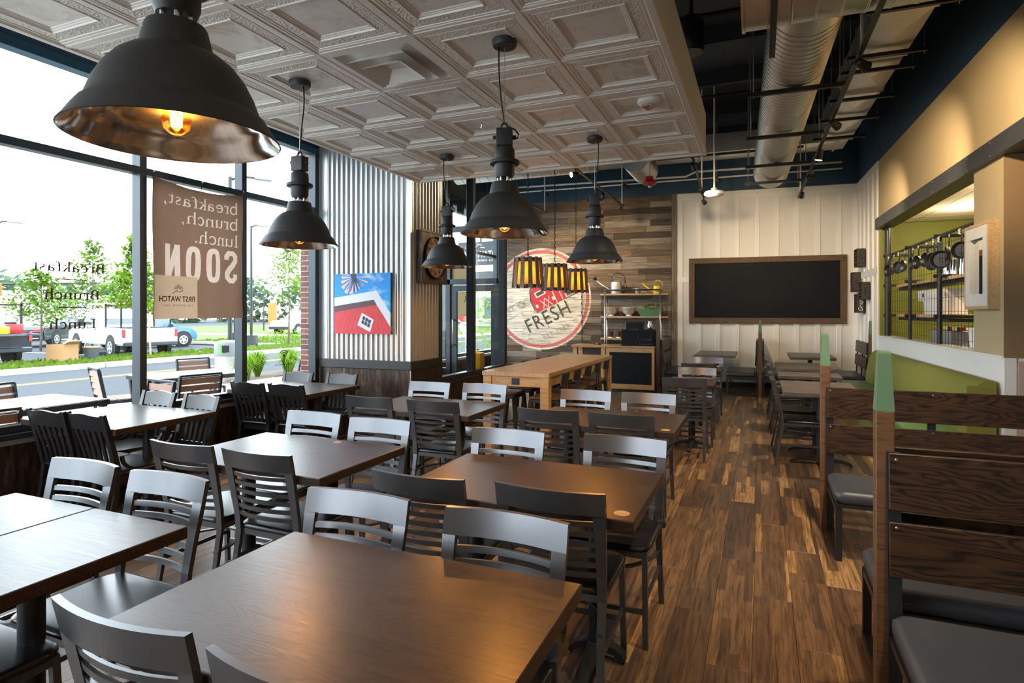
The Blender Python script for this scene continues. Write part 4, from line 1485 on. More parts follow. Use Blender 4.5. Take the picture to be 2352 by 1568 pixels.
for x in (-0.47, 0.47):
    MB().cyl((x, 0.18, -0.5), (x, 0.18, DECK - 3.97), 0.007, seg=6).build('hanger_rod', M['silver'], d2)


def cross_panel(b, x0, x1, y0, y1, z, dz=0.03):
    c = Vector(((x0 + x1) / 2, (y0 + y1) / 2, z - dz))
    p = [Vector((x0, y0, z)), Vector((x1, y0, z)), Vector((x1, y1, z)), Vector((x0, y1, z))]
    for i in range(4):
        b.quad(p[i], c, p[(i + 1) % 4])
    return b


d3 = thing('rectangular_duct', 'flat rectangular galvanised duct with creased panels along the right wall', 'duct', (0, 0, 0), R(1.7))
ZD = 4.45
MB().b6(1.26, 1.73, 3.2, 11.3, ZD + 0.004, ZD + 0.35).build('duct_body', M['duct'], d3)
yy = 3.2
for k in range(7):
    cross_panel(MB(), 1.26, 1.73, yy, yy + 1.14, ZD).build('bottom_panel', M['duct'], d3)
    MB().b6(1.24, 1.75, yy + 1.12, yy + 1.15, ZD - 0.022, ZD + 0.36).build('flange', M['duct'], d3)
    yy += 1.15
for y in (5.05, 6.05, 6.45, 7.55, 8.0, 9.0, 9.9, 10.9):
    MB().b6(1.12, 1.88, y - 0.02, y + 0.02, ZD - 0.085, ZD - 0.045).build('hanger_strut', M['iron'], d3)
    for x in (1.15, 1.85):
        MB().cyl((x, y, ZD - 0.11), (x, y, DECK), 0.006, seg=6).build('hanger_rod', M['silver'], d3)
d6 = thing('back_rectangular_duct', 'flat rectangular galvanised duct with creased panels crossing before the navy back band', 'duct', (0, 0, 0), R(1.7))
MB().b6(-4.2, 1.70, 11.35, 11.95, ZD + 0.004, ZD + 0.33).build('duct_body', M['duct'], d6)
for k in range(5):
    cross_panel(MB(), -4.2 + k * 1.15, -3.06 + k * 1.15, 11.35, 11.95, ZD).build('bottom_panel', M['duct'], d6)
    MB().b6(-3.07 + k * 1.15, -3.04 + k * 1.15, 11.33, 11.97, ZD - 0.022, ZD + 0.36).build('flange', M['duct'], d6)
MB().b6(-4.0, 1.0, 11.1, 11.14, ZD - 0.12, ZD - 0.08).build('hanger_strut', M['iron'], d6)
d4 = thing('branch_duct', 'stub of round duct hanging behind the soffit edge before the back wall', 'duct', (-1.99, 10.2, 4.17))
rings_duct(MB(), 0.235, 1.0, 0.07).build('duct_pipe', M['duct'], d4, (0, 0, 0.02), smooth=True, ang=30)
MB().lathe([(0.237, 0), (0.237, 0.01), (0.01, 0.012)], seg=28).build('end_cap', M['duct'], d4, (0, 0, 0.02), (R(90), 0, 0), smooth=True, ang=30)
d5 = thing('back_duct', 'round galvanised duct running across just behind the tin soffit', 'duct', (-4.9, 9.2, 3.98), R(-90))
rings_duct(MB(), 0.20, 2.5, 0.16).build('duct_pipe', M['duct'], d5, smooth=True, ang=30)
cd = thing('electrical_conduit', 'thin pale conduit run along the navy band above the back wall', 'conduit', (0, 0, 0))
b = MB()
b.tube([(-5.2, 12.35, 4.36), (-1.4, 12.45, 4.30), (-1.2, 12.45, 4.38), (1.4, 12.6, 4.36)], 0.022, 8)
b.build('pipe_run', M['plastic'], cd, smooth=True)
MB().tube([(-5.2, 12.25, 4.22), (1.4, 12.5, 4.22)], 0.016, 8).build('pipe_run', M['plastic'], cd, smooth=True)
for x in (-4.4, -2.6, -0.8, 0.9):
    MB().b6(x - 0.03, x + 0.03, 12.2, 12.6, 4.17, 4.2).build('strut', M['iron'], cd)
    MB().cyl((x, 12.4, 4.17), (x, 12.4, DECK), 0.006, seg=6).build('hanger_rod', M['silver'], cd)


def track(name, label, p0, p1, heads, drops, aim):
    """aim: list of target points, None for an unlit head"""
    t = thing(name, label, 'track light', (0, 0, 0), 0, 'track lights')
    p0, p1 = Vector(p0), Vector(p1)
    MB().bar([p0, p1], 0.034, 0.022, (p1 - p0).cross(Vector((0, 0, 1)))).build('track_rail', M['black'], t)
    for f in drops:
        p = p0.lerp(p1, f)
        MB().cyl(p, (p.x, p.y, DECK), 0.011, seg=8).build('drop_rod', M['plastic'], t)
    for f, tgt in zip(heads, aim):
        p = p0.lerp(p1, f)
        tg = Vector(tgt[0])
        q = p + Vector((0, 0, -0.075))
        d = (tg - q).normalized()
        MB().cyl(p, q, 0.009, seg=8).build('stem', M['black'], t)
        h = MB().tube([q - d * 0.045, q - d * 0.035, q + d * 0.03, q + d * 0.075], [0.018, 0.03, 0.034, 0.042], 16).build('lamp_head', M['black'], t, smooth=True, ang=40)
        if tgt[1] > 0:
            MB().tube([q + d * 0.0755, q + d * 0.0765], 0.036, 16).build('lamp_face', M['spotface'], h)
            l = bpy.data.lights.new('track_spot', 'SPOT')
            l.energy = TRACK_W * tgt[1]
            l.color = WARM2 if tgt[0][2] > 1 else (1.0, 0.84, 0.62)
            l.spot_size = R(tgt[2])
            l.spot_blend = 0.8
            l.shadow_soft_size = 0.06
            o = bpy.data.objects.new('track_spot', l)
            COL.objects.link(o)
            o.parent = t
            o.location = q + d * 0.085
            o.rotation_euler = d.to_track_quat('-Z', 'Y').to_euler()
    return t


track('track_light', 'long black track light bar along the serving window wall', (0.78, -1.5, 3.45), (0.58, 10.88, 3.45), (0.08, 0.20, 0.32, 0.40, 0.525, 0.646, 0.74, 0.848, 0.945), (0.1, 0.52, 0.97),  # out-of-view near heads are added to brighten the aisle floor
      [((-0.3, 1.4, 0.0), 0.35, 90), ((-0.3, 2.4, 0.0), 0.4, 90), ((-0.3, 3.9, 0.0), 0.65, 90), ((-0.2, 5.6, 0.0), 1.0, 90), ((1.98, 6.6, 3.0), 1.0, 70), ((1.92, 8.3, 2.9), 1.0, 70), ((-0.1, 8.0, 0.0), 1.2, 90), ((1.85, 10.4, 2.8), 0.7, 70), ((0.5, 13.2, 2.6), 0.35, 75)])
track('track_light', 'short black track with three heads hanging before the white wall left of the chalkboard', (-0.83, 8.17, 3.6), (-0.94, 11.17, 3.6), (0.05, 0.62, 0.97), (0.75,),
      [((-0.4, 12.9, 2.3), 0.5, 80), ((0.3, 13.0, 2.7), 0.5, 85), ((-0.6, 13.1, 3.2), 0.0, 60)])
track('track_light', 'black track slanting before the barn-board wall behind the small dome lamp', (-2.44, 8.07, 3.6), (-2.45, 11.39, 3.6), (0.03, 0.52, 0.9), (0.97,),
      [((-3.9, 6.45, 3.0), 0.8, 80), ((-3.2, 12.7, 2.4), 0.9, 75), ((-2.0, 12.7, 3.0), 0.0, 60)])
track('track_light', 'end of a black track light rail hidden behind the centre dome lamp', (-4.03, 9.9, 3.6), (-4.07, 11.47, 3.6), (0.3,), (0.97,), [((-4.0, 12.6, 2.2), 0.9, 75)])

# red alarm, white access point, black speaker
a = thing('fire_alarm', 'small red fire alarm strobe hanging on a rod before the navy band', 'alarm', (-1.74, 10.22, 3.76))
MB().b6(-0.06, 0.06, -0.06, 0.06, 0.0, 0.10, bev=0.01).build('back_box', M['red'], a)
MB().lathe([(0.01, -0.05), (0.07, -0.05), (0.115, -0.03), (0.125, 0.0), (0.10, 0.02), (0.01, 0.03)], seg=20).build('horn', M['red'], a, smooth=True, ang=40)
MB().lathe([(0.035, -0.05), (0.03, -0.085), (0.002, -0.095)], seg=12).build('strobe', M['silver'], a, smooth=True)
MB().cyl((0, 0, 0.10), (0, 0, DECK - 3.76), 0.013, seg=8).build('rod', M['plastic'], a)
a = thing('access_point', 'white round wireless access point hanging on a rod before the white wall', 'access point', (-0.71, 10.38, 3.50))
MB().lathe([(0.01, -0.03), (0.10, -0.03), (0.16, 0.0), (0.165, 0.03), (0.15, 0.05), (0.01, 0.055)], seg=24).build('body', M['plastic'], a, smooth=True, ang=40)
MB().lathe([(0.05, 0.05), (0.05, 0.11), (0.02, 0.12)], seg=16).build('mount', M['galv'], a, smooth=True, ang=40)
MB().cyl((0, 0, 0.11), (0, 0, DECK - 3.5), 0.014, seg=8).build('rod', M['plastic'], a)
a = thing('ceiling_speaker', 'black cylinder speaker under the dark deck beside the soffit', 'speaker', (-0.66, 6.35, 4.22))
MB().lathe([(0.01, 0.0), (0.12, 0.0), (0.13, 0.02), (0.13, 0.30), (0.10, 0.36), (0.01, 0.37)], seg=24).build('body', M['black'], a, smooth=True, ang=40)
MB().cyl((0, 0, 0.36), (0, 0, DECK - 4.22), 0.02, seg=8).build('bracket', M['black'], a)
sp = thing('pipe_rail', 'long thin black sprinkler pipe crossing above beside the soffit', 'pipe', (0, 0, 0))
for y in (6.2, 8.6):
    MB().cyl((-3.4, y, 4.55), (0.1, y + 0.1, 4.55), 0.025, seg=8).build('pipe_run', M['iron'], sp, smooth=True)

# vent, detector, sprinkler heads on the soffit
vx, vy = SX1 - 2.5 * T, 2.653 + 0.5 * T
a = thing('air_diffuser', 'square stepped white air diffuser with round black throat in the tin ceiling', 'vent', (vx, vy, ZC))
h = T / 2 - 0.006


def sq_ring(b, profs):
    V = [[b.bm.verts.new(p) for p in ((-q, -q, z), (q, -q, z), (q, q, z), (-q, q, z))] for q, z in profs]
    for p, c in zip(V, V[1:]):
        for k in range(4):
            b.bm.faces.new((p[k], c[k], c[(k + 1) % 4], p[(k + 1) % 4]))
    return b


sq_ring(MB(), [(h, -0.002), (h - 0.05, -0.002), (h - 0.07, 0.02), (h - 0.12, 0.10), (0.13, 0.11)]).build('frame', M['plastic'], a)
MB().lathe([(0.16, 0.105), (0.15, 0.06), (0.145, 0.06), (0.15, 0.16), (0.01, 0.17)], seg=28).build('throat', M['black'], a, smooth=True, ang=40)
sq_ring(MB(), [(0.19, -0.02), (0.195, -0.024), (0.12, 0.035), (0.115, 0.04), (0.185, -0.017)]).build('cone', M['plastic'], a)
sq_ring(MB(), [(0.13, -0.036), (0.133, -0.04), (0.05, 0.012), (0.048, 0.012)]).build('inner_cone', M['plastic'], a)
MB().b6(-0.05, 0.05, -0.05, 0.05, 0.010, 0.014).build('centre_plate', M['plastic'], a)
b = MB()
for k in range(4):
    c_, s_ = math.cos(R(90) * k), math.sin(R(90) * k)
    b.bar([(0.12 * c_, 0.12 * s_, 0.03), (0.2 * c_, 0.2 * s_, 0.05)], 0.012, 0.004)
b.build('bracket', M['plastic'], a)
a = thing('strobe_detector', 'white smoke alarm strobe on the tin ceiling near the soffit edge', 'alarm', (-0.70, 4.12, ZC + 0.018))
MB().lathe([(0.01, 0.004), (0.085, 0.004), (0.085, -0.03), (0.06, -0.045), (0.01, -0.05)], seg=28).build('base', M['plastic'], a, smooth=True, ang=40)
MB().lathe([(0.045, -0.045), (0.045, -0.065), (0.03, -0.075), (0.01, -0.078)], (-0.01, -0.015, 0), seg=20).build('lens', M['chrome'], a, smooth=True, ang=40)
for x, y in ((-1.98, 4.12), (-2.05, 5.35)):
    a = thing('sprinkler_head', 'chrome sprinkler head in a tile between two pendant lamps' if y < 5 else 'round concealed sprinkler cover near the back edge of the tin ceiling', 'sprinkler', (x, y, ZC + 0.023))
    MB().lathe([(0.035, 0.0), (0.033, -0.004), (0.01, -0.006)], seg=20).build('escutcheon', M['chrome'] if y < 5 else M['plastic'], a, smooth=True, ang=40)
    if y < 5:
        MB().lathe([(0.008, -0.005), (0.008, -0.03), (0.004, -0.035), (0.016, -0.05), (0.002, -0.052)], seg=10).build('nozzle', M['chrome'], a, smooth=True)

# ================================================================== wall decor
ch = thing('chalkboard', 'large empty black chalkboard in a rustic brown wood frame on the white wall', 'chalkboard', wb.location, wb.rotation_euler.z)
CX0, CX1, CZ0, CZ1 = 0.245, 3.19, 1.318, 2.672
MB().b6(CX0 + 0.05, CX1 - 0.05, -0.045, -0.020, CZ0 + 0.05, CZ1 - 0.05).build('slate', M['chalk'], ch)
FW = 0.115
MB().box((0, 0, 0), (CX1 - CX0, 0.05, FW), bev=0.006).build('frame_rail', M['rustic'], ch, ((CX0 + CX1) / 2, -0.045, CZ1 - FW / 2))
MB().box((0, 0, 0), (CX1 - CX0, 0.05, FW), bev=0.006).build('frame_rail', M['rustic'], ch, ((CX0 + CX1) / 2, -0.045, CZ0 + FW / 2))
for x in (CX0 + FW / 2, CX1 - FW / 2):
    MB().box((0, 0, 0), (CZ1 - CZ0 - 2 * FW, 0.05, FW), bev=0.006).build('frame_rail', M['rustic'], ch, (x, -0.045, (CZ0 + CZ1) / 2), (0, R(90), 0))

# canvas on the corrugated column
cv = thing('canvas_picture', 'square canvas print of a red barn, windmill and blue sky on corrugated steel', 'picture', (-4.875, YC0 - 0.02, 1.285))
W_, H_ = 0.825, 0.735


def _sky():
    n = N('canvas_sky_print')
    co = n.coord('Object')
    x, y, z = n.sep(co)
    f = n.noise(n.coord('Object', (1.6, 1, 3.2)), 2.4, 6, 0.6)
    g = n.math('MULTIPLY', n.ramp(f, [(0.5, (0, 0, 0)), (0.72, (1, 1, 1))]), n.math('GREATER_THAN', x, 0.42))
    col = n.mix(n.math('MULTIPLY', z, 1.2), (0.02, 0.40, 0.80), (0.0, 0.20, 0.66))
    return n.bsdf(n.mix(g, col, (0.55, 0.80, 0.92)), 0.6)


def _barnred():
    n = N('canvas_barn_print')
    x, y, z = n.sep(n.coord('Object'))
    u = n.math('ADD', n.math('MULTIPLY', x, 17.0), n.math('MULTIPLY', z, -7.0))
    e = n.math('LESS_THAN', n.math('FRACT', u), 0.10)
    s = n.noise(n.coord('Object', (9, 1, 4)), 3, 4)
    c = n.mix(s, (0.50, 0.02, 0.03), (0.72, 0.06, 0.07))
    return n.bsdf(n.mix(n.math('MULTIPLY', e, 0.45), c, (0.25, 0.01, 0.02)), 0.6)


MB().b6(0, W_, -0.052, -0.012, 0, H_, bev=0.002).build('canvas', _sky(), cv)
pr_red, pr_white, pr_shade, pr_dark, pr_blade = _barnred(), plain('print_white', (0.68, 0.70, 0.78), 0.6), plain('print_eave_shade', (0.10, 0.045, 0.06), 0.6), plain('print_charcoal', (0.03, 0.03, 0.045), 0.6), plain('print_salmon', (0.85, 0.48, 0.38), 0.6)


def flat(poly, dy, mat, name, par, sc=(W_, H_)):
    b = MB()
    b.prism([(u * sc[0], (1 - v) * sc[1]) for u, v in poly], lambda x, z: Vector((x, -0.0525 - dy, z)), lambda x, z: Vector((x, -0.0515, z)))
    return b.build(name, mat, par)


# coordinates read as fractions of the print (u right, v down)
for k in range(17):
    a0 = R(20 + 340 / 17 * k - 60)
    if not (-20 < (20 + 20 * k - 60) < 250): continue
    cx, cy = 0.355, 0.06
    r0, r1 = 0.06, 0.26 + 0.04 * math.sin(k)
    w = R(6.5 if math.cos(a0) < 0 else 3.0)
    pts = []
    for rr_, aa in ((r0, a0 - w * 0.4), (r1, a0 - w), (r1, a0 + w), (r0, a0 + w * 0.4)):
        u_, v_ = cx + rr_ * math.cos(aa), cy + rr_ * math.sin(aa)
        pts.append((min(max(u_, 0.0), 1.0), min(max(v_, 0.001), 1.0)))
    if max(p[1] for p in pts) - min(p[1] for p in pts) < 0.012: continue
    flat(pts, 0.0004, pr_blade, 'windmill_blade', cv)
for k in range(9):
    a0 = R(25 + 16 * k)
    cx, cy = 0.36, 0.06
    pts = [(cx + 0.01 * math.sin(a0), cy), (cx + 0.24 * math.cos(a0) + 0.006 * math.sin(a0), cy + 0.24 * math.sin(a0)), (cx + 0.24 * math.cos(a0) - 0.008 * math.sin(a0), cy + 0.24 * math.sin(a0)), (cx - 0.012 * math.sin(a0), cy + 0.01)]
    flat(pts, 0.0006, pr_dark, 'windmill_spoke', cv)
flat([(0.29, 0.0), (0.40, 0.0), (0.39, 0.07), (0.36, 0.12), (0.33, 0.10)], 0.0008, pr_dark, 'windmill_hub', cv)
flat([(0, 0.64), (0.75, 0.51), (1.0, 0.87), (1, 1), (0, 1)], 0.0008, pr_red, 'barn_wall', cv)
flat([(0, 0.53), (0.71, 0.435), (0.76, 0.52), (0, 0.64)], 0.0010, pr_shade, 'eave_shadow_paint', cv)
flat([(0, 0.40), (0.76, 0.285), (1.0, 0.66), (1.0, 0.885), (0.71, 0.435), (0, 0.54)], 0.0014, pr_white, 'roof_fascia_paint', cv)
flat([(0.50, 0.65), (0.71, 0.765), (0.645, 0.965), (0.42, 0.855)], 0.0016, pr_white, 'printed_window', cv)
P0, PU, PV = (0.522, 0.70), (0.0505, 0.0265), (-0.0175, 0.064)
for i in range(3):
    for j in range(2):
        o_ = (P0[0] + i * PU[0] + j * PV[0], P0[1] + i * PU[1] + j * PV[1])
        flat([(o_[0], o_[1]), (o_[0] + PU[0] * 0.85, o_[1] + PU[1] * 0.85), (o_[0] + PU[0] * 0.85 + PV[0] * 0.88, o_[1] + PU[1] * 0.85 + PV[1] * 0.88), (o_[0] + PV[0] * 0.88, o_[1] + PV[1] * 0.88)], 0.0022, pr_dark, 'printed_pane', cv)

# clock on the side of the column
ck = thing('wall_clock', 'square dark metal wall clock with round mesh dial on the column side', 'clock', (XC + 0.008, 6.42, 2.225), R(90))
MB().b6(-0.305, 0.305, -0.085, 0.0, -0.315, 0.315, bev=0.003).build('case', M['patina'], ck)
MB().b6(-0.312, 0.312, -0.092, -0.075, 0.295, 0.322).build('rim_strip', M['iron'], ck)
MB().b6(-0.312, 0.312, -0.092, -0.075, -0.322, -0.295).build('rim_strip', M['iron'], ck)
M['dial'] = plain('rusty_dial', (0.42, 0.22, 0.10), 0.7, var=0.3, vs=12)
MB().lathe([(0.255, 0.0), (0.268, 0.02), (0.255, 0.03), (0.245, 0.006), (0.24, 0.0)], seg=40).build('bezel', M['iron'], ck, (0, -0.085, 0), (R(90), 0, 0), smooth=True, ang=40)
MB().lathe([(0.243, 0.0), (0.243, 0.004), (0.002, 0.004)], seg=40).build('dial', M['dial'], ck, (0, -0.085, 0), (R(90), 0, 0))
b = MB()
for k in range(-9, 10):
    q = k * 0.025
    L = math.sqrt(max(0, 0.242 ** 2 - q * q))
    b.bar([(q, -0.0915, -L), (q, -0.0915, L)], 0.0022, 0.0022).bar([(-L, -0.0915, q), (L, -0.0915, q)], 0.0022, 0.0022)
b.build('wire_mesh', M['iron'], ck)
for k in range(1, 13):
    a0 = R(90 - 30 * k)
    text(str(k), 0.068, M['iron'], ck, (0.195 * math.cos(a0), -0.0935, 0.195 * math.sin(a0)), (R(90), 0, 0), 'numeral', ext=0.001, off=0.0015)
MB().b6(-0.008, 0.008, -0.098, -0.095, -0.03, 0.155).build('minute_hand', M['iron'], ck)
MB().b6(-0.010, 0.010, -0.101, -0.098, -0.03, 0.105).build('hour_hand', M['iron'], ck)

# mirror on the pier
mr = thing('pier_mirror', 'tall mirror in a white and raw wood frame on the tan pier', 'mirror', RW, R(1.7))
Y0, Y1, Z0, Z1 = 6.44, 7.03, 1.575, 2.365
for a_ in ((Y0, Y1, Z1 - 0.03, Z1), (Y0, Y1, Z0, Z0 + 0.03), (Y0, Y0 + 0.025, Z0 + 0.03, Z1 - 0.03), (Y1 - 0.025, Y1, Z0 + 0.03, Z1 - 0.03)):
    MB().b6(-0.085, 0.0, *a_, bev=0.002).build('outer_frame', M['pine'], mr)
M['chalkwhite'] = plain('chalky_white_wood', (0.70, 0.68, 0.63), 0.7, var=0.12, vs=18)
for a_ in ((Y0 + 0.025, Y1 - 0.025, Z1 - 0.14, Z1 - 0.03), (Y0 + 0.025, Y1 - 0.025, Z0 + 0.03, Z0 + 0.14), (Y0 + 0.025, Y0 + 0.135, Z0 + 0.14, Z1 - 0.14), (Y1 - 0.135, Y1 - 0.025, Z0 + 0.14, Z1 - 0.14)):
    MB().b6(-0.082, -0.02, *a_, bev=0.002).build('inner_frame', M['chalkwhite'], mr)
M['mirror'] = plain('mirror_silver', (0.9, 0.9, 0.9), 0.03, 1.0)
MB().b6(-0.045, -0.02, Y0 + 0.13, Y1 - 0.13, Z0 + 0.135, Z1 - 0.135).build('mirror_glass', M['mirror'], mr)

# small wooden crates hung on the white side wall
M['oldcrate'] = grain_mat('aged_crate_wood', (0.015, 0.013, 0.011), (0.045, 0.038, 0.03), (0.095, 0.08, 0.062), 0.8, 'X', 4, 8, 0.4)


def hung_crate(s, z0, z1, w, label, txt=None):
    t = thing('hanging_crate', label, 'crate', RW, R(1.7), 'small crates hung on the white side wall')
    zc = (z0 + z1) / 2
    d = 0.13
    for dz in (z0, z1 - 0.014):
        MB().b6(-0.02 - d, -0.02, s - w / 2, s + w / 2, dz, dz + 0.014).build('end_board', M['oldcrate'], t)
    for yy_ in (s - w / 2, s + w / 2 - 0.014):
        MB().b6(-0.02 - d, -0.02, yy_, yy_ + 0.014, z0 + 0.014, z1 - 0.014).build('side_board', M['oldcrate'], t)
    n_ = 5
    for k in range(1, n_):
        zz = z0 + (z1 - z0) * k / n_
        MB().b6(-0.015 - d, -0.02, s - w / 2 + 0.01, s + w / 2 - 0.01, zz - 0.005, zz + 0.005).build('divider', M['oldcrate'], t)
    MB().b6(-0.03, -0.02, s - w / 2, s + w / 2, z0, z1).build('base_board', M['oldcrate'], t)
    if txt:
        text(txt, 0.10, M['whitetrim'], t, (-0.02 - d / 2, s - w / 2 - 0.002, zc), (R(90), R(-90), 0), 'lettering', shear=0.25)
    else:
        MB().b6(-0.02 - d * 0.62, -0.02 - d * 0.38, s - w / 2 - 0.002, s - w / 2 + 0.002, zc - 0.05, zc + 0.05).build('hand_hole', M['black'], t)
    return t


hung_crate(12.47, 2.375, 2.70, 0.30, 'topmost of the small wooden crates hung on the white side wall')
hung_crate(12.86, 1.93, 2.30, 0.26, 'small hung crate nearest the chalkboard corner, below the topmost one')
hung_crate(12.05, 1.775, 2.08, 0.30, 'small hung crate nearest the serving window, overlapping the others')
hung_crate(12.47, 1.535, 1.88, 0.26, 'lowest small hung crate with white script lettering on its side', 'Grapes')

# painted mural details on the barn boards
mu = thing('painted_mural', 'painted red barn and FRESH lettering inside the round farm mural on barn boards', 'mural', wb.location, wb.rotation_euler.z)
MY = -0.0125
p_black, p_red, p_cream = plain('mural_black_paint', (0.045, 0.045, 0.048), 0.8, var=0.4, vs=30), plain('mural_red_paint', (0.42, 0.02, 0.03), 0.75, var=0.25, vs=12), plain('mural_cream_paint', (0.62, 0.56, 0.47), 0.8)
p_grey = plain('mural_faded_grey', (0.32, 0.30, 0.27), 0.85)
cxm, czm = CIRC[0], CIRC[1]
tilt = R(26)


def mur(poly, mat, dy=0.0, name='painted_shape', rot=tilt, o=(0.0, 0.0)):
    c_, s_ = math.cos(rot), math.sin(rot)
    pts = [(cxm + o[0] + x * c_ - z * s_, czm + o[1] + x * s_ + z * c_) for x, z in poly]
    return MB().prism(pts, lambda x, z: Vector((x, MY - dy - 0.001, z)), lambda x, z: Vector((x, MY, z))).build(name, mat, mu)


def stroke(p, q, w, mat, dy=0.0, o=(0, 0), rot=tilt, name='painted_line'):
    p, q = Vector((p[0], p[1])), Vector((q[0], q[1]))
    d = (q - p).normalized()
    nn = Vector((-d.y, d.x)) * w / 2
    return mur([tuple(p + nn), tuple(q + nn), tuple(q - nn), tuple(p - nn)], mat, dy, name, rot, o)


BO = (0.26, -0.12)
mur([(-0.30, 0.0), (0.22, 0.0), (0.22, 0.44), (0.02, 0.66), (-0.22, 0.50), (-0.30, 0.30)], p_red, 0, 'barn_front', o=(BO[0] - 0.08, BO[1] - 0.06))
mur([(0.22, 0.0), (0.46, 0.0), (0.46, 0.50), (0.26, 0.66), (0.02, 0.66), (0.22, 0.44)], p_red, 0, 'barn_side', o=(BO[0] - 0.08, BO[1] - 0.06))
oo = (BO[0] - 0.08, BO[1] - 0.06)
stroke((-0.32, 0.30), (-0.23, 0.53), 0.03, p_black, 0.0015, oo)
stroke((-0.23, 0.53), (0.02, 0.69), 0.03, p_black, 0.0015, oo)
stroke((0.02, 0.69), (0.26, 0.42), 0.03, p_black, 0.0015, oo)
stroke((-0.32, 0.30), (-0.32, 0.06), 0.02, p_black, 0.0015, oo)
stroke((0.23, 0.0), (0.23, 0.42), 0.022, p_cream, 0.002, oo)
stroke((0.38, 0.0), (0.38, 0.42), 0.018, p_cream, 0.002, oo)
mur([(-0.17, 0.30), (0.08, 0.30), (0.08, 0.43), (-0.17, 0.43)], p_cream, 0.002, 'loft_frame', o=oo)
mur([(-0.14, 0.325), (0.05, 0.325), (0.05, 0.405), (-0.14, 0.405)], p_black, 0.003, 'loft_opening', o=oo)
for x0 in (-0.12, 0.0):
    stroke((x0, 0.0), (x0 + 0.12, 0.22), 0.016, p_cream, 0.002, oo)
    stroke((x0 + 0.12, 0.0), (x0, 0.22), 0.016, p_cream, 0.002, oo)
for x0 in (-0.26, 0.16):
    mur([(x0, 0.09), (x0 + 0.055, 0.09), (x0 + 0.055, 0.165), (x0, 0.165)], p_cream, 0.002, 'small_window', o=oo)
mtilt = (R(90), -tilt, 0)
text('FRESH', 0.46, p_black, mu, (cxm + 0.16, MY - 0.003, czm - 0.42), mtilt, 'mural_lettering', ext=0.0012, sx=0.82, off=-0.002, space=1.12)
text('EST', 0.155, p_grey, mu, (cxm + 0.17, MY - 0.003, czm - 0.825), mtilt, 'mural_lettering', ext=0.001, space=1.1, off=-0.002)
text('1983', 0.155, p_grey, mu, (cxm + 0.50, MY - 0.003, czm - 0.665), mtilt, 'mural_lettering', ext=0.001, space=1.1, off=-0.002)
text('FIRST', 0.17, p_grey, mu, (cxm - 0.84, MY - 0.003, czm - 0.30), mtilt, 'mural_lettering', ext=0.001, space=1.15, off=-0.003)
stroke((-0.95, 0.09), (0.0, 0.09), 0.010, p_grey, 0.001, (-0.42, -0.12))
stroke((-0.95, -0.16), (-0.25, -0.16), 0.010, p_grey, 0.001, (-0.42, -0.12))
for dx in (0.0, 0.13):
    b = MB()
    for rr_ in (0.085, 0.045):
        b.tube([(cxm - 0.47 + dx * 1.0 + rr_ * math.cos(2 * PI * k / 18), MY - 0.002, czm - 0.13 + dx * 0.5 + rr_ * math.sin(2 * PI * k / 18)) for k in range(18)], 0.005, 5, closed=True)
    b.build('painted_wheel', p_grey, mu)
for k in range(7):
    mur([(0.50 + 0.045 * k, 0.03 + 0.02 * (k % 3)), (0.54 + 0.045 * k, 0.03), (0.545 + 0.045 * k, 0.10 + 0.05 * ((k * 2) % 3)), (0.51 + 0.045 * k, 0.13)], p_black, 0.001, 'painted_foliage', o=oo)
stroke((0.46, 0.0), (0.90, 0.0), 0.014, p_black, 0.001, oo)


# ================================================================== host stand, console, pipe shelf
hs = thing('host_stand', 'oak framed host stand with black front panel and black upper box', 'host stand', (-2.78, 11.36, 0))
HW, HH, HD = 0.93, 0.90, 0.60
MB().b6(0.02, HW - 0.02, 0.03, HD, 0.07, HH - 0.03).build('cabinet', M['darkwood'], hs)
MB().b6(-0.01, HW + 0.01, -0.015, HD, HH - 0.032, HH, bev=0.003).build('worktop', M['oakx'], hs)
for a_ in ((0, HW, HH - 0.125, HH - 0.035), (0, HW, 0.07, 0.165), (0, 0.07, 0.165, HH - 0.125), (HW - 0.05, HW, 0.165, HH - 0.125)):
    MB().b6(a_[0], a_[1], 0.0, 0.035, a_[2], a_[3], bev=0.002).build('front_frame', M['oakx'], hs)
MB().b6(0.06, HW - 0.04, 0.012, 0.03, 0.16, HH - 0.12).build('front_panel', M['chalk'], hs)
MB().b6(0.03, HW - 0.03, 0.04, HD - 0.02, 0.0, 0.07).build('kick_plate', M['iron'], hs)
bx_ = MB().b6(0.29, HW, 0.05, 0.40, HH, HH + 0.305, bev=0.003).build('upper_box', M['chalk'], hs)
for z0, z1 in ((0.13, 0.20), (0.03, 0.04)):
    MB().b6(0.62, 0.87, 0.038, 0.052, HH + z0, HH + z0 + 0.012).build('letter_holder', M['iron'], bx_)
b = MB()
b.b6(0.62, 0.632, 0.030, 0.05, HH + 0.10, HH + 0.20).b6(0.858, 0.87, 0.030, 0.05, HH + 0.10, HH + 0.20).b6(0.62, 0.87, 0.030, 0.05, HH + 0.10, HH + 0.112)
b.build('menu_rack', M['iron'], bx_)
mo = thing('sales_monitor', 'black touch screen monitor standing behind the host stand box', 'monitor', (-2.27, 11.62, HH + 0.305))
MB().b6(-0.19, 0.19, -0.02, 0.02, -0.05, 0.17, bev=0.008).build('housing', M['black'], mo, rot=(R(-12), 0, 0))
MB().b6(-0.16, 0.16, -0.024, -0.02, -0.02, 0.135).build('screen', M['chalk'], mo, rot=(R(-12), 0, 0))
MB().b6(-0.08, 0.08, -0.06, 0.06, -0.0, 0.015).build('stand_foot', M['black'], mo)
vs_ = thing('small_urn', 'small pale metal urn beside the monitor on the host stand', 'urn', (-1.97, 11.60, HH + 0.305))
